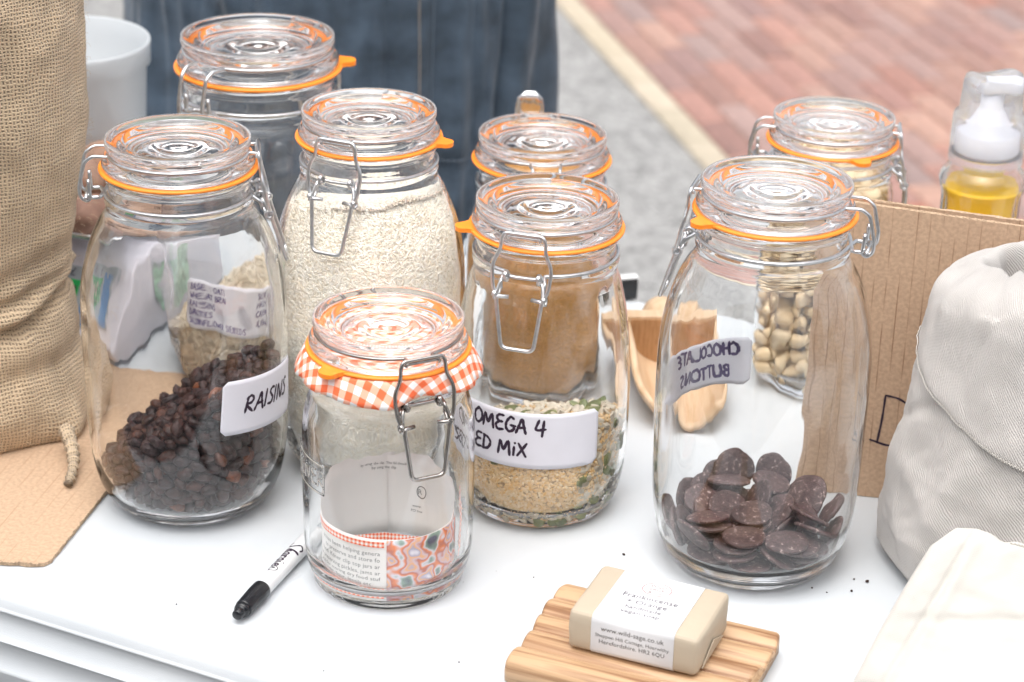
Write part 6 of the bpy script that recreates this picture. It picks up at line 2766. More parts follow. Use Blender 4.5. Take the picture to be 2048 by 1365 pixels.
# ------------------------------------------------------------------ linen bag
def linen_bag():
    cx, cy_ = .3815, 1.457
    n, m = 200, 150
    def prof(z):      # radius of the bag
        return np.interp(z, [0, .012, .04, .09, .14, .18, .21, .235, .25], [.098, .1075, .1100, .1065, .0975, .0885, .0840, .078, .070])
    def wr(t, z, s=0):
        c = Vector((math.cos(t) * 2.2, math.sin(t) * 2.2, z * 16 + s)); return .0045 * noise.noise(c) + .0022 * noise.noise(c * 2.4) - .0009 * max(0, .12 - abs(noise.noise(c * 1.1))) / .12 + .0006 * noise.noise(c * 7)
    def diag(t, z):
        a = math.degrees(t); a = a - 360 if a > 180 else a
        q = z - (.150 + .0010 * (a + 60)); return -.004 * math.exp(-(q / .006) ** 2) * math.exp(-((a + 50) / 45) ** 2) + .003 * math.exp(-((z - (.075 - .0012 * (a + 60))) / .012) ** 2) * math.exp(-((a + 45) / 35) ** 2)
    V = []; UV = []; F = []
    for j in range(m):
        z = .205 * j / (m - 1)
        for i in range(n):
            t = 2 * PI * i / n; r = prof(z) + wr(t, z) + diag(t, z)
            V.append((r * math.sin(t) + cx, -r * .84 * math.cos(t) + cy_, z + .0006)); UV.append((t * .1, z + .1 * math.sin(t) * .2))
    for j in range(m - 1):
        for i in range(n): q = (i + 1) % n; F.append((j * n + i, j * n + q, (j + 1) * n + q, (j + 1) * n + i))
    F.append(tuple(range(n))[::-1])
    o = mesh("linen_bag", V, F, M_linen, uv=UV)
    tag(o, "grey linen bag with a thick rolled cuff in front of the cardboard sign", "bag")
    # cuff: rolled over, outside lower edge runs diagonally; inside drops into the bag
    V = []; UV = []; F = []; rows = 60
    def edge_z(a): return .172 - .00067 * max(0, min(110, a + 90)) + .003 * math.sin(R_(a) * 3)
    for i in range(n):
        t = 2 * PI * i / n; a = math.degrees(t); a = a - 360 if a > 180 else a
        ze = edge_z(a); dz = .004 * math.cos(t * 2 + 1) + .003 * noise.noise(Vector((t * 3, 0, 5))); f = .005 * math.sin(3 * t + 1) + .003 * math.sin(7 * t)
        path = [(prof(ze) + .002, ze - .0005), (prof(ze) + .0062, ze + .001), ((prof(ze) + .097) / 2, (ze + .205) / 2), (.0930, .196), (.0905, .214), (.0840, .2250 + dz * .5), (.0720, .2320 + dz), (.0590 + f * .5, .2385 + dz), (.0520 + f, .2400 + dz), (.0475 + f, .2350 + dz), (.0455 + f, .214), (.0470, .150)]
        R2 = refine([(r * 1000, z * 1000) for r, z in path], 2.0)
        L = [0]
        for k in range(1, len(R2)): L.append(L[-1] + math.hypot(R2[k][0] - R2[k - 1][0], R2[k][1] - R2[k - 1][1]))
        for j in range(rows):
            q = L[-1] * j / (rows - 1); r = np.interp(q, L, [p[0] for p in R2]) / 1000; z = np.interp(q, L, [p[1] for p in R2]) / 1000
            r += wr(t, z, 4) * .9; z += .0022 * noise.noise(Vector((r * math.cos(t) * 45, r * math.sin(t) * 45, 3))) * (j > 8)
            crease_ = .006 * math.exp(-((a + 62 - (r - .05) * 500) / 7) ** 2) * (1 if r < .088 else 0) * (z > .21)
            V.append((r * math.sin(t) + cx, -r * .84 * math.cos(t) + cy_, z - crease_)); UV.append((t * .1 + .3, q / 1000))
    V = [V[i * rows + j] for j in range(rows) for i in range(n)]; UV = [UV[i * rows + j] for j in range(rows) for i in range(n)]
    for j in range(rows - 1):
        for i in range(n): q = (i + 1) % n; F.append((j * n + i, j * n + q, (j + 1) * n + q, (j + 1) * n + i))
    c = mesh("rolled_cuff", V, F, M_linen, o, uv=UV); md = c.modifiers.new("s", 'SOLIDIFY'); md.thickness = .0012; md.offset = -1
    # overlocked seam along the cuff
    P = []
    for i in range(520):
        a = -125 + 150 * i / 520; t = R_(a); ze = edge_z(a)
        r = prof(ze) + .0068 + wr(t, ze, 4) * .9
        P.append((r * math.sin(t) + cx + .0006 * math.sin(i * 2.1) * 0, -r * .84 * math.cos(t) + cy_, ze + .0012 + .0011 * math.sin(i * 1.57)))
    V, F = tube_vf(P, .00028, 4); mesh("overlock_stitching", V, F, plain("cream_thread", (.66, .63, .58), rough=.8), o)
    # brown contents
    V, F = lathe_vf([(0, .188), (.04, .187), (.052, .184), (.054, .02), (0, .02)], 60)
    V = [(x + cx, y * .84 + cy_, z + .003 * noise.noise(Vector((x * 90, y * 90, 0)))) for x, y, z in V]
    b = mesh("brown_lentils", V, F, plain("brown_lentils", (.075, .045, .025), rough=.7, nscale=400, namt=.6, bump=1.0, bscale=350)); tag(b, "dark brown lentils filling the open linen bag", "lentils", kind="stuff")
linen_bag()

def cream_cloth():
    n, m = 150, 110; V = []; UV = []; F = []
    b0, b1 = np.array([.2330, 1.290, .0]), np.array([.4700, 1.175, .0])       # foot of the near panel
    t0, t1 = np.array([.2960, 1.345, .0965]), np.array([.4900, 1.335, .0400])     # its folded top edge
    W_, H_ = .26, .12
    def P(u, v, side):
        a = b0 + (b1 - b0) * u; b = t0 + (t1 - t0) * u
        c = a + (b - a) * v
        c = c + np.array([-.0045, 0, 0]) * math.sin(v * PI) * (1 - u) * .6
        # rounded upper left corner and a notch where the hem ends
        k = max(0, 1 - math.hypot(u / .10, (1 - v) / .16)); c = c + np.array([.006, 0, -.006]) * k
        c = c + np.array([0, 0, -.0035]) * math.exp(-((u - .20) / .03) ** 2) * v ** 8
        nr = np.array([-.32, -.80, .50])
        e = (max(0, 1 - abs(2 * u - 1) ** 14) ** .5) * (max(0, 1 - abs(2 * v - 1) ** 9) ** .5)
        q = Vector((u * 5, v * 3, 1.5)); w_ = .0055 * noise.noise(q) + .0016 * noise.noise(q * 2.6) + .0004 * noise.noise(q * 6)
        g = u - .075 - .03 * math.sin(v * 2)
        w_ += -.0024 * math.exp(-(g / .010) ** 2) + .0018 * math.exp(-((g - .03) / .016) ** 2)
        w_ += -.0030 * math.exp(-((v - .55 - .5 * (u - .3)) / .035) ** 2) * min(1, u / .4)
        return c + nr * ((.010 + w_) * e if side == 0 else -.020 * e)
    for side in (0, 1):
        for j in range(m):
            for i in range(n):
                u, v = i / (n - 1), j / (m - 1); p = P(u, v, side); V.append((p[0], p[1], max(.0012, p[2] + .001))); UV.append((u * W_ + side * .5, v * H_))
    for j in range(m - 1):
        for i in range(n - 1):
            q = j * n + i; F.append((q, q + 1, q + n + 1, q + n)); q += n * m; F.append((q, q + n, q + n + 1, q + 1))
    o = mesh("cream_cotton_bag", V, F, M_cream, uv=UV)
    tag(o, "folded cream cotton bag leaning at the near right corner of the table", "cotton bag")
    # overlocked hem over the top right of the fold
    Pp = []
    for i in range(200):
        u = .23 + .6 * i / 200; p = P(u, .985, 0); Pp.append(p + np.array([0, -.0006, .0012 + .0006 * math.sin(i * 1.5)]))
    Vt, Ft = tube_vf(Pp, .0007, 5); mesh("hem_stitching", Vt, Ft, M_cream, o, uv=[(0, 0)] * len(Vt))
cream_cloth()

# ------------------------------------------------------------------ pump bottle
def pump_bottle():
    root = empty("pump_bottle", (.3875, 1.780, .0005)); tag(root, "glass pump bottle of yellow oil with a frosted cap behind the cardboard sign", "bottle")
    k = .001
    out = [(0, 1), (28, 1), (31, 3), (32.5, 8), (33, 60), (32.5, 120), (32.6, 160), (33.5, 172), (36, 180), (36.4, 184), (34.5, 189), (30, 193), (24, 198), (20, 201), (20, 204)]
    inn = [(18, 204), (18, 199), (26, 193.5), (31, 188), (33.2, 183), (31, 173), (30, 160), (30, 60), (29.6, 10), (26, 5), (0, 5)]
    P = refine(out, 3)[:-1] + [(20, 204)] + inn
    o = lathe("glass_bottle", [(r * k, z * k) for r, z in P], M_glass, root, n=96, q=lambda t, z: 1 + (.008 * math.cos(16 * t) if .02 < z < .178 else 0)); fix_normals(o)
    m, t, b = mat("yellow_oil"); setp(b, Base_Color=rgb(.95, .62, .04), Roughness=.12, IOR=1.2); b.inputs['Transmission Weight'].default_value = .35
    L_ = [(0, 5.5), (26, 5.6), (29.2, 10.5), (29.6, 60), (29.6, 155), (29.6, 168), (30.2, 175), (30.4, 177), (15, 176.6), (0, 176.6)]
    o = lathe("oil", [(r * k, z * k) for r, z in L_], m, root, n=64); fix_normals(o)
    mf, t, b = mat("frosted_plastic"); setp(b, Base_Color=rgb(.93, .94, .98), Roughness=.16, IOR=1.2); b.inputs['Transmission Weight'].default_value = .86
    mw = plain("white_pump_plastic", (.80, .81, .82), rough=.35)
    # overcap: wide skirt, narrower hood with a saddle top
    def wp(t_, r, z, j):
        if z > 262: z = z + 4.0 * math.cos(2 * (t_ + 1.3)) * min(1, r / 22)
        return r * k, z * k
    cap = [(30.2, 198), (30.6, 200), (30.0, 236), (29.0, 239), (25.8, 240), (24.4, 263), (23, 269), (19, 271.5), (8, 270), (0, 270), (0, 268.6), (8, 268.6), (18, 270), (21.6, 268), (23.0, 263), (24.4, 239), (28.4, 236.5), (29.2, 200), (30.2, 198)]
    o = lathe("overcap", cap, mf, root, n=80, warp=wp); fix_normals(o)
    o = lathe("pump_collar", [(0, 204.6), (18, 204.6), (18.4, 206), (18.2, 220), (17, 222), (13, 225), (10, 233), (8, 240), (6.5, 244), (6.5, 256), (0, 256)], mw, root, n=60, warp=lambda t_, r, z, j: (r * k, z * k)); fix_normals(o)
    bevel_box("pump_spout", -.008, .020, -.007, .007, .2565, .2655, .002, mw, root)
pump_bottle()

# ------------------------------------------------------------------ wooden scoop, cord, clip
def wood_mat(name, base, dark, scale=(14, 160, 160), rough=.5, streak=.5):
    m, t, b = mat(name); L = t.links.new; N = t.nodes.new
    tc = N("ShaderNodeTexCoord"); mp = N("ShaderNodeMapping"); mp.inputs['Scale'].default_value = scale; L(tc.outputs['Object'], mp.inputs[0])
    n = N("ShaderNodeTexNoise"); n.inputs['Scale'].default_value = 1; n.inputs['Detail'].default_value = 6; n.inputs['Distortion'].default_value = .6; L(mp.outputs[0], n.inputs['Vector'])
    r = N("ShaderNodeValToRGB"); L(n.outputs['Fac'], r.inputs[0]); e = r.color_ramp.elements
    e[0].position = .34; e[0].color = rgb(*dark); e[1].position = .34 + streak * .5; e[1].color = rgb(*base)
    L(r.outputs[0], b.inputs['Base Color']); setp(b, Roughness=rough)
    bp = N("ShaderNodeBump"); bp.inputs['Strength'].default_value = .15; bp.inputs['Distance'].default_value = .0005; L(n.outputs['Fac'], bp.inputs['Height']); L(bp.outputs[0], b.inputs['Normal'])
    return m
def scoop():
    root = empty("wooden_scoop", (.1330, 1.778, .0006), math.atan2(-.135, -.99) + PI / 2 + PI)
    # local +x runs from the back wall towards the open mouth
    root.rotation_euler = (0, 0, math.atan2(-.99, .06))
    tag(root, "wooden scoop with round knob lying behind the chocolate button jar", "scoop")
    Mw = wood_mat("beech_wood", (.64, .47, .31), (.54, .36, .21), rough=.5); Mg = wood_mat("end_grain", (.42, .235, .11), (.32, .165, .07), scale=(60, 420, 60), rough=.6)
    R0, Ri, zc, Ln = .0385, .0330, .0400, .118
    V = []; UVs = []; F = []; nx, na = 30, 36
    for lay in (0, 1):
        for i in range(nx + 1):
            x = -.004 + (Ln + .004) * i / nx if lay == 0 else .001 + (Ln - .004) * i / nx
            fr = max(0, (x - .05) / .068)      # towards the mouth the sides drop and the nose rounds
            top = .62 * fr ** 1.5
            close = 1 - .30 * max(0, (x - .070) / .048) ** 3
            for k in range(na + 1):
                lim = R_(8 - 62 * top); a = PI + lim * -1 + (PI + 2 * lim) * k / na
                a = PI - lim + (PI + 2 * lim) * k / na
                R = (R0 if lay == 0 else Ri)
                V.append((x, R * close * math.cos(a), zc + R * (math.sin(a)) * (1 if lay == 0 else 1)))
    w_ = na + 1; S0 = (nx + 1) * w_
    for i in range(nx):
        for k in range(na):
            a = i * w_ + k; F.append((a, a + 1, a + w_ + 1, a + w_)); F.append((S0 + a, S0 + a + w_, S0 + a + w_ + 1, S0 + a + 1))
        for k in (0, na):
            a = i * w_ + k; F.append((a, a + w_, S0 + a + w_, S0 + a))
    for k in range(na): a = nx * w_ + k; F.append((a, a + 1, S0 + a + 1, S0 + a))
    o = mesh("scoop_bowl", V, F, Mw, root); fix_normals(o)
    # back wall: thick half disc with flat light top
    def half(x0, x1, R, name, m, top=.010):
        n = 40; P = [(R * math.cos(t), min(zc + top, zc + R * math.sin(t))) for t in np.linspace(0, 2 * PI, n, endpoint=False)]
        V = [(x0, y, z) for y, z in P] + [(x1, y, z) for y, z in P]
        F = [tuple(range(n)), tuple(range(2 * n - 1, n - 1, -1))] + [(i, n + i, n + (i + 1) % n, (i + 1) % n) for i in range(n)]
        o = mesh(name, V, F, m, root, smooth=False); fix_normals(o); return o
    half(-.014, .0012, .0384, "back_wall", Mw); half(.0013, .0030, .0328, "end_grain_face", Mg, .008)
    o = lathe("knob_handle", [(0, 0), (.011, 0), (.0095, .008), (.0100, .013), (.0150, .020), (.0178, .029), (.0170, .038), (.0115, .0445), (0, .0465)], Mw, root, n=40)
    o.rotation_euler = (0, -PI / 2 - .12, 0); o.location = (-.013, 0, .034); fix_normals(o)
    Ml = plain("dark_leather_cord", (.045, .022, .020), rough=.6, nscale=200, namt=.3)
    kx, ky = .118, 1.905
    base = np.array([.1255, 1.834, .046])
    mb = MB()
    for P in ([base + [-.004, -.004, .004], (.1120, 1.862, .030), (.1165, 1.888, .012), (.1205, 1.905, .0085)], [base + [.004, -.002, .004], (.1370, 1.868, .030), (.1330, 1.890, .010), (.1215, 1.906, .0075)],
              [(.1215, 1.906, .008), (.1290, 1.902, .010), (.1380, 1.893, .006), (.1450, 1.880, .0025)]):
        V, F = tube_vf(smooth_path(P, 8), .0016, 8); mb.add(V, F)
    for q in range(3):
        P = [(.1205 + .0042 * math.cos(t), 1.9050 + .0030 * math.sin(t) + q * .0012, .0085 + .0042 * math.sin(t + q)) for t in np.linspace(0, 2 * PI, 18)]
        V, F = tube_vf(P, .0018, 8); mb.add(V, F)
    mb.build("leather_cord", Ml, root)
scoop()
def clip():
    root = empty("black_clip", (.1020, 1.930, .0006), R_(14)); tag(root, "small black clip with a white edge behind the scoop", "clip")
    Mb = plain("black_plastic", (.012, .013, .015), rough=.3); Mw = plain("white_edge", (.75, .75, .75), rough=.4)
    o = bevel_box("clip_body", -.012, .012, -.005, .006, 0, .020, .0015, Mb, root)
    o = bevel_box("white_edge", -.0125, .0125, -.004, .005, .0202, .0222, .0006, Mw, root)
    o = lathe("metal_rivet", [(0, 0), (.005, 0), (.0055, .001), (.004, .002), (0, .0024)], M_wire, root, n=24); o.rotation_euler = (R_(90), 0, 0); o.location = (-.008, -.0052, .010)
clip()

# steel spoon standing behind the powder jar
def spoon():
    root = empty("steel_spoon", (.006, 1.858, .0)); tag(root, "shiny steel spoon handle sticking up behind the powder jar", "spoon")
    n, m = 40, 24; V = []; F = []
    Ms = plain("polished_steel", (.72, .72, .73), rough=.06, metal=1.0)
    for j in range(n):
        v = j / (n - 1); z = .004 + .222 * v
        w_ = np.interp(v, [0, .04, .12, .24, .34, .6, .82, .93, .975, 1], [.004, .016, .0205, .016, .006, .0055, .0095, .0118, .0100, .0040])
        for i in range(m):
            u = -1 + 2 * i / (m - 1)
            dish = .0060 * (1 - u * u) * (1 if v < .3 else 0) * math.sin(PI * min(1, v / .3)) - .0022 * (1 - u * u) * (v > .7)
            V.append((w_ * u + .004 * v, -.012 * v + dish + .0008 * math.cos(u * 3), z))
    for j in range(n - 1):
        for i in range(m - 1): a = j * m + i; F.append((a, a + 1, a + m + 1, a + m))
    o = mesh("spoon_blade", V, F, Ms, root); md = o.modifiers.new("s", 'SOLIDIFY'); md.thickness = .0016; md.offset = 0
    P = [V[j * m] for j in range(int(n * .72), n)] + [V[j * m + m - 1] for j in range(n - 1, int(n * .72), -1)]
    Vt, Ft = tube_vf(P, .0009, 8); mesh("raised_rim", Vt, Ft, Ms, root)
spoon()

# ------------------------------------------------------------------ marker pen
def marker():
    tip = np.array([-.1848, 1.3455, 0]); d = np.array([.343, .939, 0]); d /= np.linalg.norm(d); r0 = .0066
    root = empty("marker_pen", (*tip[:2], r0 + .0008)); tag(root, "black capped marker pen lying beside the empty gingham jar", "marker pen")
    root.rotation_euler = (0, 0, math.atan2(d[1], d[0]))       # local +x runs from the cap end to the tail
    Mb = plain("black_cap_plastic", (.010, .011, .014), rough=.22); Mg = plain("light_grey_barrel", (.66, .67, .68), rough=.32); Mt = plain("grey_tail", (.30, .33, .35), rough=.3)
    def lx(name, P, m, n=40, q=None):
        V, F = lathe_vf(P, n, q); V = [(z, x, y) for x, y, z in V]; o = mesh(name, V, F, m, root); return fix_normals(o)
    lx("cap_end", [(0, 0), (.0030, 0), (.0036, .0006), (.0040, .005), (.0041, .0062), (.0050, .0064), (.0056, .0078), (.0058, .0105), (0, .0105)], Mb)
    lx("cap", [(0, .0098), (.0060, .0100), (.0063, .0112), (.0068, .030), (.0069, .0385), (.0066, .0392), (0, .0392)], Mb, n=144, q=lambda t, z: 1 + (.022 * (1 if int(t / (2 * PI) * 48 + .01) % 2 else -1) if .0115 < z < .036 else 0))
    lx("barrel", [(0, .0393), (.0062, .0393), (.0064, .041), (.0064, .118), (.0062, .1215), (0, .1215)], Mg)
    lx("tail", [(0, .1216), (.0058, .1216), (.0054, .133), (.0044, .1365), (0, .137)], Mt)
    # script lettering round the barrel; it reads towards the cap
    R = .00655
    cam_side = R_(112)
    def fn(u, v):
        a = R_(106) - v / R * 1.0
        return (.098 - u, -R * math.cos(a), R * math.sin(a))
    st, w_ = text_strokes("sharpie", .0086, .001, -.003, jitter=.0, gap=.98)
    ink("lettering", st, fn, .0014, M_ink, root)
    c = [[(.0395 + .0032 * math.cos(t), .0010 + .0034 * math.sin(t)) for t in np.linspace(0, 2 * PI, 18)]]
    s2, _ = text_strokes("AP", .0028, .0378, -.0004, jitter=0)
    ink("round_emblem", c + s2, fn, .0007, M_ink, root)
marker()

# ------------------------------------------------------------------ soap dish and wrapped soap
E1 = np.array([.927, -.375]); E2 = np.array([.375, .927])
def soap_things():
    ang = math.atan2(E1[1], E1[0])
    o0 = (.0947, 1.3049)
    Mo = wood_mat("olive_wood", (.52, .335, .19), (.24, .115, .05), scale=(9, 170, 230), rough=.45, streak=.42)
    n = 150; P = []
    dpt = .112
    for i in range(n):
        y = -dpt / 2 + dpt * i / (n - 1); ph = (y + dpt / 2) / dpt * 5
        f = abs(math.sin(ph * PI)); z = .0135 + .0065 * f ** .45
        P.append((y, z))
    P = [(-dpt / 2 - .0008, .010), ] + P + [(dpt / 2 + .0008, .010), (dpt / 2, .001), (-dpt / 2, .001)]
    nx = 7; hl = .0785; V = []; F = []; m = len(P)
    xs = [(-hl, .0012), (-hl + .0012, .0004), (-hl + .0024, 0), (hl - .0024, 0), (hl - .0012, .0004), (hl, .0012)]
    for x, ins in xs:
        for y, z in P:
            bow = .003 * math.sin(y * 60) * (1 if abs(x) > hl - .003 else 0)
            V.append((x + (bow if x > 0 else -bow * .6), y * (1 - ins / dpt * 2), max(.001, z - ins)))
    for j in range(len(xs) - 1):
        for i in range(m): k = (i + 1) % m; F.append((j * m + i, j * m + k, (j + 1) * m + k, (j + 1) * m + i))
    F.append(tuple(range(m))[::-1]); F.append(tuple((len(xs) - 1) * m + i for i in range(m)))
    o = mesh("soap_dish", V, F, Mo); fix_normals(o)
    try: o.data.shade_auto_smooth
    except Exception: pass
    o.location = (*o0, 0); o.rotation_euler = (0, 0, ang)
    tag(o, "ridged olive wood soap dish at the near edge of the table", "soap dish")
    root = empty("wrapped_soap", (.0965, 1.3085, .0212), ang); tag(root, "bar of soap in tan paper with a white printed band on the wooden dish", "soap")
    Mk = plain("tan_wrapping_paper", (.46, .385, .29), rough=.65, nscale=26, namt=.05, bump=.12, bscale=120)
    hx, hy, hz = .0455, .0335, .0290
    bm = bmesh.new(); bmesh.ops.create_cube(bm, size=1); bmesh.ops.scale(bm, vec=(hx * 2, hy * 2, hz), verts=bm.verts); bmesh.ops.translate(bm, vec=(0, 0, hz / 2), verts=bm.verts)
    bmesh.ops.bevel(bm, geom=list(bm.edges), offset=.0040, segments=3, profile=.5, affect='EDGES')
    bmesh.ops.subdivide_edges(bm, edges=list(bm.edges), cuts=3, use_grid_fill=True)
    for v in bm.verts:
        p = v.co; e = min(1, max(0, (abs(p.x) - .030) / .012))
        v.co += Vector((.0010 * noise.noise(p * 70), .0009 * noise.noise(p * 60 + Vector((5, 0, 0))), .0008 * noise.noise(p * 55 + Vector((0, 9, 0))))) * (.15 + e)
        # folded end flap: a diagonal crease
        if abs(p.x) > .038:
            q = (p.z - hz / 2) - (abs(p.y) - .012) * .9; pass
    me = bpy.data.meshes.new("paper_wrap"); bm.to_mesh(me); bm.free(); me.materials.append(Mk); me.polygons.foreach_set("use_smooth", [True] * len(me.polygons)); link(bpy.data.objects.new("paper_wrap", me), root)
    V, F = box(-.0, .0024, -.012, .012, .001, .0012)
    # flap on the right end
    P = [(hx + .0006, -.0235, .002), (hx + .0016, -.004, .0135), (hx + .0006, .022, .002)]
    mesh("end_flap", P + [(x - .0006, y, z) for x, y, z in P], [(0, 1, 2), (5, 4, 3), (0, 3, 4, 1), (1, 4, 5, 2)], Mk, root, smooth=False)
    # band: rounded loop round the bar
    bx = .0288; r = .0045; l = .00035; pts = []
    for cy_, cz, a0 in ((hy - r, hz - r, 0), (-hy + r, hz - r, 90), (-hy + r, r, 180), (hy - r, r, 270)):
        for k in range(7): t = R_(a0 + 90 * k / 6); pts.append((cy_ + (r + l) * math.cos(t), cz + (r + l) * math.sin(t)))
    V = [(x, y, z) for x in (-bx, bx) for y, z in pts]; k = len(pts)
    F = [(i, (i + 1) % k, k + (i + 1) % k, k + i) for i in range(k)]
    b = mesh("white_band", V, F, plain("white_band_paper", (.70, .70, .71), rough=.55), root); md = b.modifiers.new("s", 'SOLIDIFY'); md.thickness = .0002; md.offset = 1
    top = lambda u, v: (u, v, hz + l + .00045)
    front = lambda u, v: (u, -hy - l - .00045, v)
    M1 = plain("soft_grey_print", (.13, .12, .14), rough=.7); M2 = plain("pinkish_print", (.30, .22, .21), rough=.7)
    print_text("printed_text", [("Frankincense", .0072, 0, -.0015), ("+ Orange", .0072, 0, -.0088), ("handmade", .0060, 0, -.0158), ("vegan soap", .0060, 0, -.0218)], top, M1, root)
    print_text("printed_text", [("WILD", .0044, 0, .0165), ("SAGE", .0044, 0, .0123), ("& Co", .0044, 0, .0081)], top, M2, root)
    ink("round_logo", [[(.0100 * math.cos(t), .0142 + .0082 * math.sin(t)) for t in np.linspace(0, 2 * PI, 30)]], top, .0005, plain("rose_print", (.38, .16, .16), rough=.7), root)
    print_text("printed_text", [("www.wild-sage.co.uk", .0050, 0, .0195), ("Sheppon Hill Cottage, Hoarwithy", .0037, 0, .0145), ("Herefordshire. HR2 6QU", .0043, 0, .0098)], front, plain("dark_grey_print", (.13, .12, .12), rough=.7), root)
soap_things()

# crumbs of chocolate round the jar
def crumbs():
    V0, F0 = ico(1); r2 = random.Random(4)
    Mc = plain("crumb_brown", (.035, .016, .012), rough=.7)
    for x, y, s in ((.2610, 1.4260, .0013), (.2520, 1.4290, .0007), (.0860, 1.4560, .0011), (.2200, 1.4150, .0008), (.1050, 1.3985, .0015), (.2300, 1.4095, .0006), (.1550, 1.3830, .0006), (.2760, 1.3800, .0006), (-.1200, 1.2900, .0005), (-.2300, 1.3700, .0006), (.0200, 1.4200, .0005), (-.0300, 1.3050, .0006), (.2480, 1.4120, .0010), (.1350, 1.3900, .0006)):
        me = bpy.data.meshes.new("crumb"); me.from_pydata([tuple(v * s * (1 + .4 * noise.noise(Vector(v) * 2 + Vector((x * 900, 0, 0)))) * [1.3, 1, .7]) for v in V0], [], F0); me.materials.append(Mc)
        o = link(bpy.data.objects.new("chocolate_crumb", me)); o.location = (x, y, s * .6 + .0003); o.rotation_euler = (0, 0, r2.uniform(0, 6))
        tag(o, "tiny dark crumb lying on the bare white tabletop", "crumb", "crumbs on the table")
crumbs()

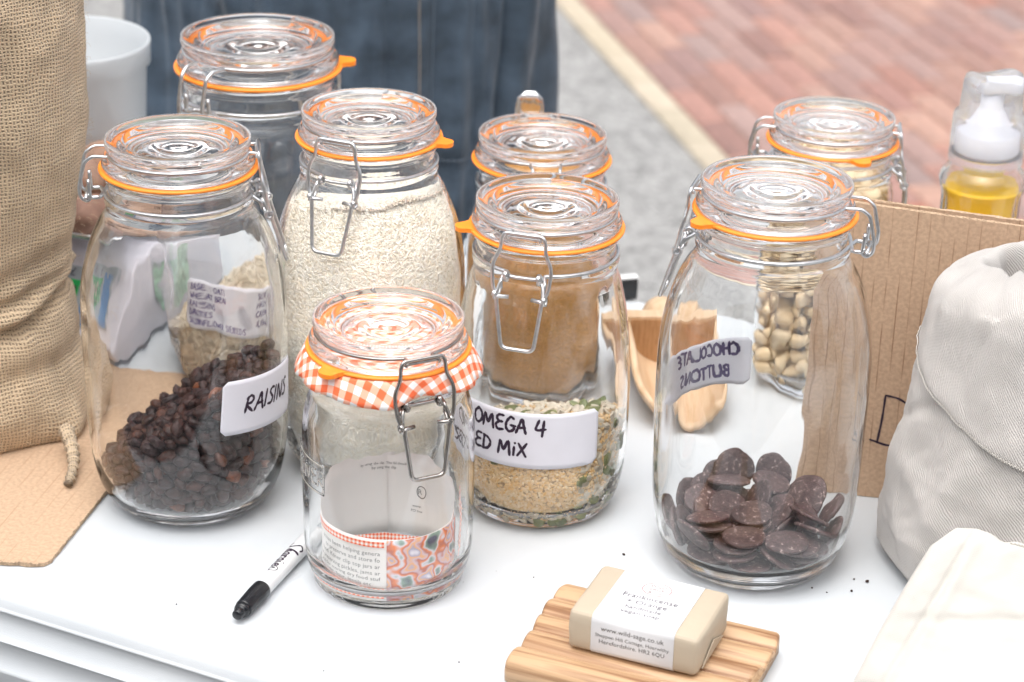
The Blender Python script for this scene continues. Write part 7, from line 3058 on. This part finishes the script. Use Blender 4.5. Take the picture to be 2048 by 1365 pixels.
# ------------------------------------------------------------------ the stallholder in denim
def person():
    px, py = -.192, 2.345
    root = empty("person", (px, py, GZ)); tag(root, "person in a dark denim apron and jeans standing behind the table", "person")
    J = {'pel': (0, 0, .93), 'belly': (0, 0, 1.08), 'chest': (0, .01, 1.28), 'neck': (0, .01, 1.47), 'head': (0, -.01, 1.60), 'crown': (0, .0, 1.72),
         'hl': (-.10, 0, .88), 'kl': (-.12, -.01, .48), 'al': (-.13, .03, .09), 'tl': (-.14, -.14, .03), 'hr': (.10, 0, .88), 'kr': (.12, -.01, .48), 'ar': (.13, .03, .09), 'tr': (.14, -.14, .03),
         'sl': (-.18, .01, 1.42), 'el': (-.25, .02, 1.16), 'wl': (-.06, -.17, 1.20), 'fl': (.02, -.18, 1.22), 'sr': (.18, .01, 1.42), 'er': (.25, .02, 1.16), 'wr': (.06, -.16, 1.16), 'fr': (-.02, -.17, 1.16)}
    Rr = {'pel': .080, 'belly': .085, 'chest': .105, 'neck': .055, 'head': .085, 'crown': .07, 'hl': .070, 'hr': .070, 'kl': .062, 'kr': .062, 'al': .042, 'ar': .042, 'tl': .035, 'tr': .035,
          'sl': .06, 'sr': .06, 'el': .042, 'er': .042, 'wl': .028, 'wr': .028, 'fl': .032, 'fr': .032}
    Ed = [('pel', 'belly'), ('belly', 'chest'), ('chest', 'neck'), ('neck', 'head'), ('head', 'crown'), ('pel', 'hl'), ('hl', 'kl'), ('kl', 'al'), ('al', 'tl'), ('pel', 'hr'), ('hr', 'kr'), ('kr', 'ar'), ('ar', 'tr'),
          ('chest', 'sl'), ('sl', 'el'), ('el', 'wl'), ('wl', 'fl'), ('chest', 'sr'), ('sr', 'er'), ('er', 'wr'), ('wr', 'fr')]
    def skin(name, keys, edges, grow, m, sub=2):
        ks = list(keys); me = bpy.data.meshes.new(name); me.from_pydata([J[k] for k in ks], [(ks.index(a), ks.index(b)) for a, b in edges], [])
        o = link(bpy.data.objects.new(name, me), root)
        bm = bmesh.new(); bm.from_mesh(me); lay = bm.verts.layers.skin.verify()
        for i, v in enumerate(bm.verts):
            v[lay].radius = (Rr[ks[i]] + grow,) * 2; v[lay].use_root = ks[i] in ('pel',) or (i == 0 and 'pel' not in ks)
        bm.to_mesh(me); bm.free(); o.modifiers.new("k", 'SKIN').use_smooth_shade = True
        s = o.modifiers.new("d", 'SUBSURF'); s.levels = s.render_levels = sub
        me.materials.append(m); return o
    Msk = plain("skin", (.52, .32, .24), rough=.5)
    skin("body", J.keys(), Ed, 0, Msk)
    jk = ['pel', 'hl', 'kl', 'al', 'hr', 'kr', 'ar']; Mj = plain("blue_jeans", (.035, .065, .12), rough=.9, nscale=40, namt=.3)
    skin("jeans", jk, [e for e in Ed if e[0] in jk and e[1] in jk], .016, Mj)
    sk = ['belly', 'chest', 'sl', 'el', 'wl', 'sr', 'er', 'wr']
    skin("shirt", sk, [e for e in Ed if e[0] in sk and e[1] in sk], .014, plain("dark_shirt", (.03, .035, .05), rough=.9))
    Mb = plain("brown_shoe", (.05, .03, .02), rough=.5)
    for s in (-1, 1):
        V0, F0 = ico(3); mesh("shoe", [(v[0] * .05 + s * .135, v[1] * .135 - .06, max(.0, v[2] * .055 + .045)) for v in V0], F0, Mb, root)
        V0, F0 = ico(2); mesh("eye", [(v[0] * .012 + s * .032, v[1] * .008 - .093, v[2] * .012 + 1.61) for v in V0], F0, plain("eye_white", (.7, .7, .7)), root)
    V0, F0 = ico(3); mesh("hair", [(v[0] * .10, v[1] * .11 + .02, v[2] * .10 + 1.67) for v in V0], F0, plain("brown_hair", (.05, .03, .02), rough=.8), root)
    mesh("nose", [(-.012, -.09, 1.57), (.012, -.09, 1.57), (0, -.118, 1.57), (0, -.09, 1.61)], [(0, 1, 2), (0, 2, 3), (1, 3, 2), (0, 3, 1)], Msk, root)
    # denim apron: front and sides, creased; world z about 0 at table height
    n, m = 260, 120; V = []; UV = []; F = []
    def surf(u, z):        # u metres across the front (world x - px), local z above ground
        rx, ry = .230, .135
        s = max(-1, min(1, u / rx)); t = math.asin(s)
        return t
    def pt(t, z, lift=0):
        rx, ry = .230, .135
        zz = z + GZ
        f = .0100 * noise.noise(Vector((math.sin(t) * 6, math.cos(t) * 3, zz * 4))) + .0065 * noise.noise(Vector((math.sin(t) * 16, 1, zz * 7))) + .0024 * noise.noise(Vector((math.sin(t) * 34, 3, zz * 18)))
        x = rx * math.sin(t)
        gx = .172 + .010 * math.sin((zz - .05) * 9)      # deep crease at the right
        f -= .018 * math.exp(-((x - gx) / .006) ** 2); f += .010 * math.exp(-((x - gx - .016) / .012) ** 2)
        gx2 = .130; f += .006 * math.exp(-((x - gx2 - .02 * (zz - .1)) / .016) ** 2)
        f -= .010 * math.exp(-((x + .10 + .25 * (zz - .1)) / .012) ** 2) ; f += .006 * math.exp(-((x + .075 + .25 * (zz - .1)) / .014) ** 2)
        f += .0030 * (1 if x > .106 else 0) * (1 if x < .141 else 0) * (1 if zz > .022 else 0)
        w_ = 1 + .04 * max(0, .1 - zz)
        return ((rx * w_ + f + lift) * math.sin(t), -(ry * w_ + f + lift) * math.cos(t), z)
    for j in range(m):
        z = .34 + 1.02 * j / (m - 1)
        for i in range(n):
            t = R_(-118 + 236 * i / (n - 1))
            V.append(pt(t, z)); UV.append((t * .19, z))
    for j in range(m - 1):
        for i in range(n - 1): a = j * n + i; F.append((a, a + 1, a + n + 1, a + n))
    ap = mesh("denim_apron", V, F, M_denim, root, uv=UV); md = ap.modifiers.new("s", 'SOLIDIFY'); md.thickness = .0018
    # stitched seams
    Mt = plain("tan_thread", (.42, .33, .24), rough=.8); Mt2 = plain("grey_blue_thread", (.16, .20, .25), rough=.8)
    def seam(name, x0, x1, z0, z1, m_, dash=.0042, r=.0006):
        mb = MB(); k = int(abs(z1 - z0) / dash) if z1 != z0 else int(abs(x1 - x0) / dash)
        for i in range(k):
            a = i / k; b = (i + .68) / k
            P = []
            for q in (a, (a + b) / 2, b):
                x = x0 + (x1 - x0) * q; z = z0 + (z1 - z0) * q; t = math.asin(max(-1, min(1, x / .230))); P.append(pt(t, z - GZ, .0014))
            V, F = tube_vf(P, r, 5); mb.add(V, F)
        return mb.build(name, m_, ap)
    seam("stitching", .0895, .0885, .55, .0, Mt)
    seam("stitching", .1065, .1030, .55, .0, Mt2, r=.0007)
    seam("stitching", .1098, .1405, .026, .026, Mt2, r=.0005)
    seam("stitching", .1385, .1405, .50, .03, Mt2, r=.0004)
    # strap round the back
    P = [(.19 * math.sin(t), .125 * -math.cos(t), 1.06) for t in np.linspace(R_(112), R_(248), 30)]
    V, F = tube_vf(P, .008, 6); mesh("apron_strap", V, F, M_denim, root, uv=[(0, 0)] * len(V))
person()

# ------------------------------------------------------------------ behind the lens: the photographer, and buildings added for the jars' reflections
def photographer():
    root = empty("person", (.05, -.30, GZ)); tag(root, "photographer in dark clothes standing in front of the table", "person")
    J = {'pel': (0, 0, .90), 'belly': (0, .01, 1.05), 'chest': (0, .02, 1.25), 'neck': (0, .04, 1.42), 'head': (-.03, .08, 1.56), 'crown': (-.03, .07, 1.66),
         'hl': (-.11, 0, .85), 'kl': (-.16, .02, .46), 'al': (-.19, -.02, .09), 'tl': (-.20, .14, .03), 'hr': (.11, 0, .85), 'kr': (.16, .02, .46), 'ar': (.19, -.02, .09), 'tr': (.20, .14, .03),
         'sl': (-.18, .02, 1.37), 'el': (-.26, .10, 1.15), 'wl': (-.16, .20, 1.38), 'fl': (-.13, .20, 1.46), 'sr': (.18, .02, 1.37), 'er': (.26, .10, 1.15), 'wr': (.12, .20, 1.38), 'fr': (.08, .20, 1.46)}
    Rr = {'pel': .13, 'belly': .12, 'chest': .13, 'neck': .055, 'head': .08, 'crown': .07, 'hl': .095, 'hr': .095, 'kl': .065, 'kr': .065, 'al': .045, 'ar': .045, 'tl': .036, 'tr': .036,
          'sl': .062, 'sr': .062, 'el': .045, 'er': .045, 'wl': .03, 'wr': .03, 'fl': .034, 'fr': .034}
    Ed = [('pel', 'belly'), ('belly', 'chest'), ('chest', 'neck'), ('neck', 'head'), ('head', 'crown'), ('pel', 'hl'), ('hl', 'kl'), ('kl', 'al'), ('al', 'tl'), ('pel', 'hr'), ('hr', 'kr'), ('kr', 'ar'), ('ar', 'tr'),
          ('chest', 'sl'), ('sl', 'el'), ('el', 'wl'), ('wl', 'fl'), ('chest', 'sr'), ('sr', 'er'), ('er', 'wr'), ('wr', 'fr')]
    def skin(name, ks, grow, m):
        ks = list(ks); me = bpy.data.meshes.new(name); me.from_pydata([J[k] for k in ks], [(ks.index(a), ks.index(b)) for a, b in Ed if a in ks and b in ks], [])
        o = link(bpy.data.objects.new(name, me), root); bm = bmesh.new(); bm.from_mesh(me); lay = bm.verts.layers.skin.verify()
        for i, v in enumerate(bm.verts): v[lay].radius = (Rr[ks[i]] + grow,) * 2; v[lay].use_root = i == 0
        bm.to_mesh(me); bm.free(); o.modifiers.new("k", 'SKIN').use_smooth_shade = True; q = o.modifiers.new("d", 'SUBSURF'); q.levels = q.render_levels = 2
        me.materials.append(m)
    skin("body", J.keys(), 0, plain("skin_tone", (.45, .28, .21), rough=.5))
    skin("trousers", ['pel', 'hl', 'kl', 'al', 'hr', 'kr', 'ar'], .02, plain("black_trousers", (.015, .016, .02), rough=.9))
    skin("jacket", ['belly', 'chest', 'sl', 'el', 'wl', 'sr', 'er', 'wr'], .03, plain("black_jacket", (.02, .02, .024), rough=.85))
photographer()

def added_buildings():  # unseen buildings, added so the glass reflects walls with a sky gap between
    Mw = plain("cream_brick_wall", (.42, .34, .27), rough=.85, nscale=3, namt=.2); Mg = plain("dark_window_glass", (.03, .035, .04), rough=.1); Mf = plain("white_window_frame", (.65, .65, .63), rough=.5); Mr = plain("slate_roof", (.10, .105, .12), rough=.7)
    for x0, x1, hgt, lab in ((-13.0, -1.7, 6.0, "added cream brick building behind the viewer on the left, for reflections in the jars"), (1.9, 13.5, 5.4, "added cream brick building behind the viewer on the right, for reflections in the jars")):
        root = empty("added_building", ((x0 + x1) / 2, -9.5, GZ)); tag(root, lab, "building")
        w_ = (x1 - x0) / 2
        bevel_box("wall", -w_, w_, -3, 3, 0, hgt, .03, Mw, root, seg=1, smooth=False)
        mesh("roof", [(-w_ - .3, -3.3, hgt), (w_ + .3, -3.3, hgt), (w_ + .3, 3.3, hgt), (-w_ - .3, 3.3, hgt), (-w_ + 1, 0, hgt + 2.2), (w_ - 1, 0, hgt + 2.2)], [(0, 1, 5, 4), (2, 3, 4, 5), (1, 2, 5), (3, 0, 4), (3, 2, 1, 0)], Mr, root, smooth=False)
        for fl in range(2):
            for i in range(4):
                cx = -w_ + (i + .5) * 2 * w_ / 4; z0 = .6 + fl * 3.0; ww, hh = (1.1, 1.9) if fl == 0 else (.55, 1.5)
                f = bevel_box("window", cx - ww - .07, cx + ww + .07, 3.002, 3.06, z0 - .07, z0 + hh + .07, .01, Mf, root, seg=1, smooth=False)
                bevel_box("pane", cx - ww, cx + ww, 3.062, 3.075, z0, z0 + hh, .004, Mg, f, seg=1, smooth=False)
added_buildings()
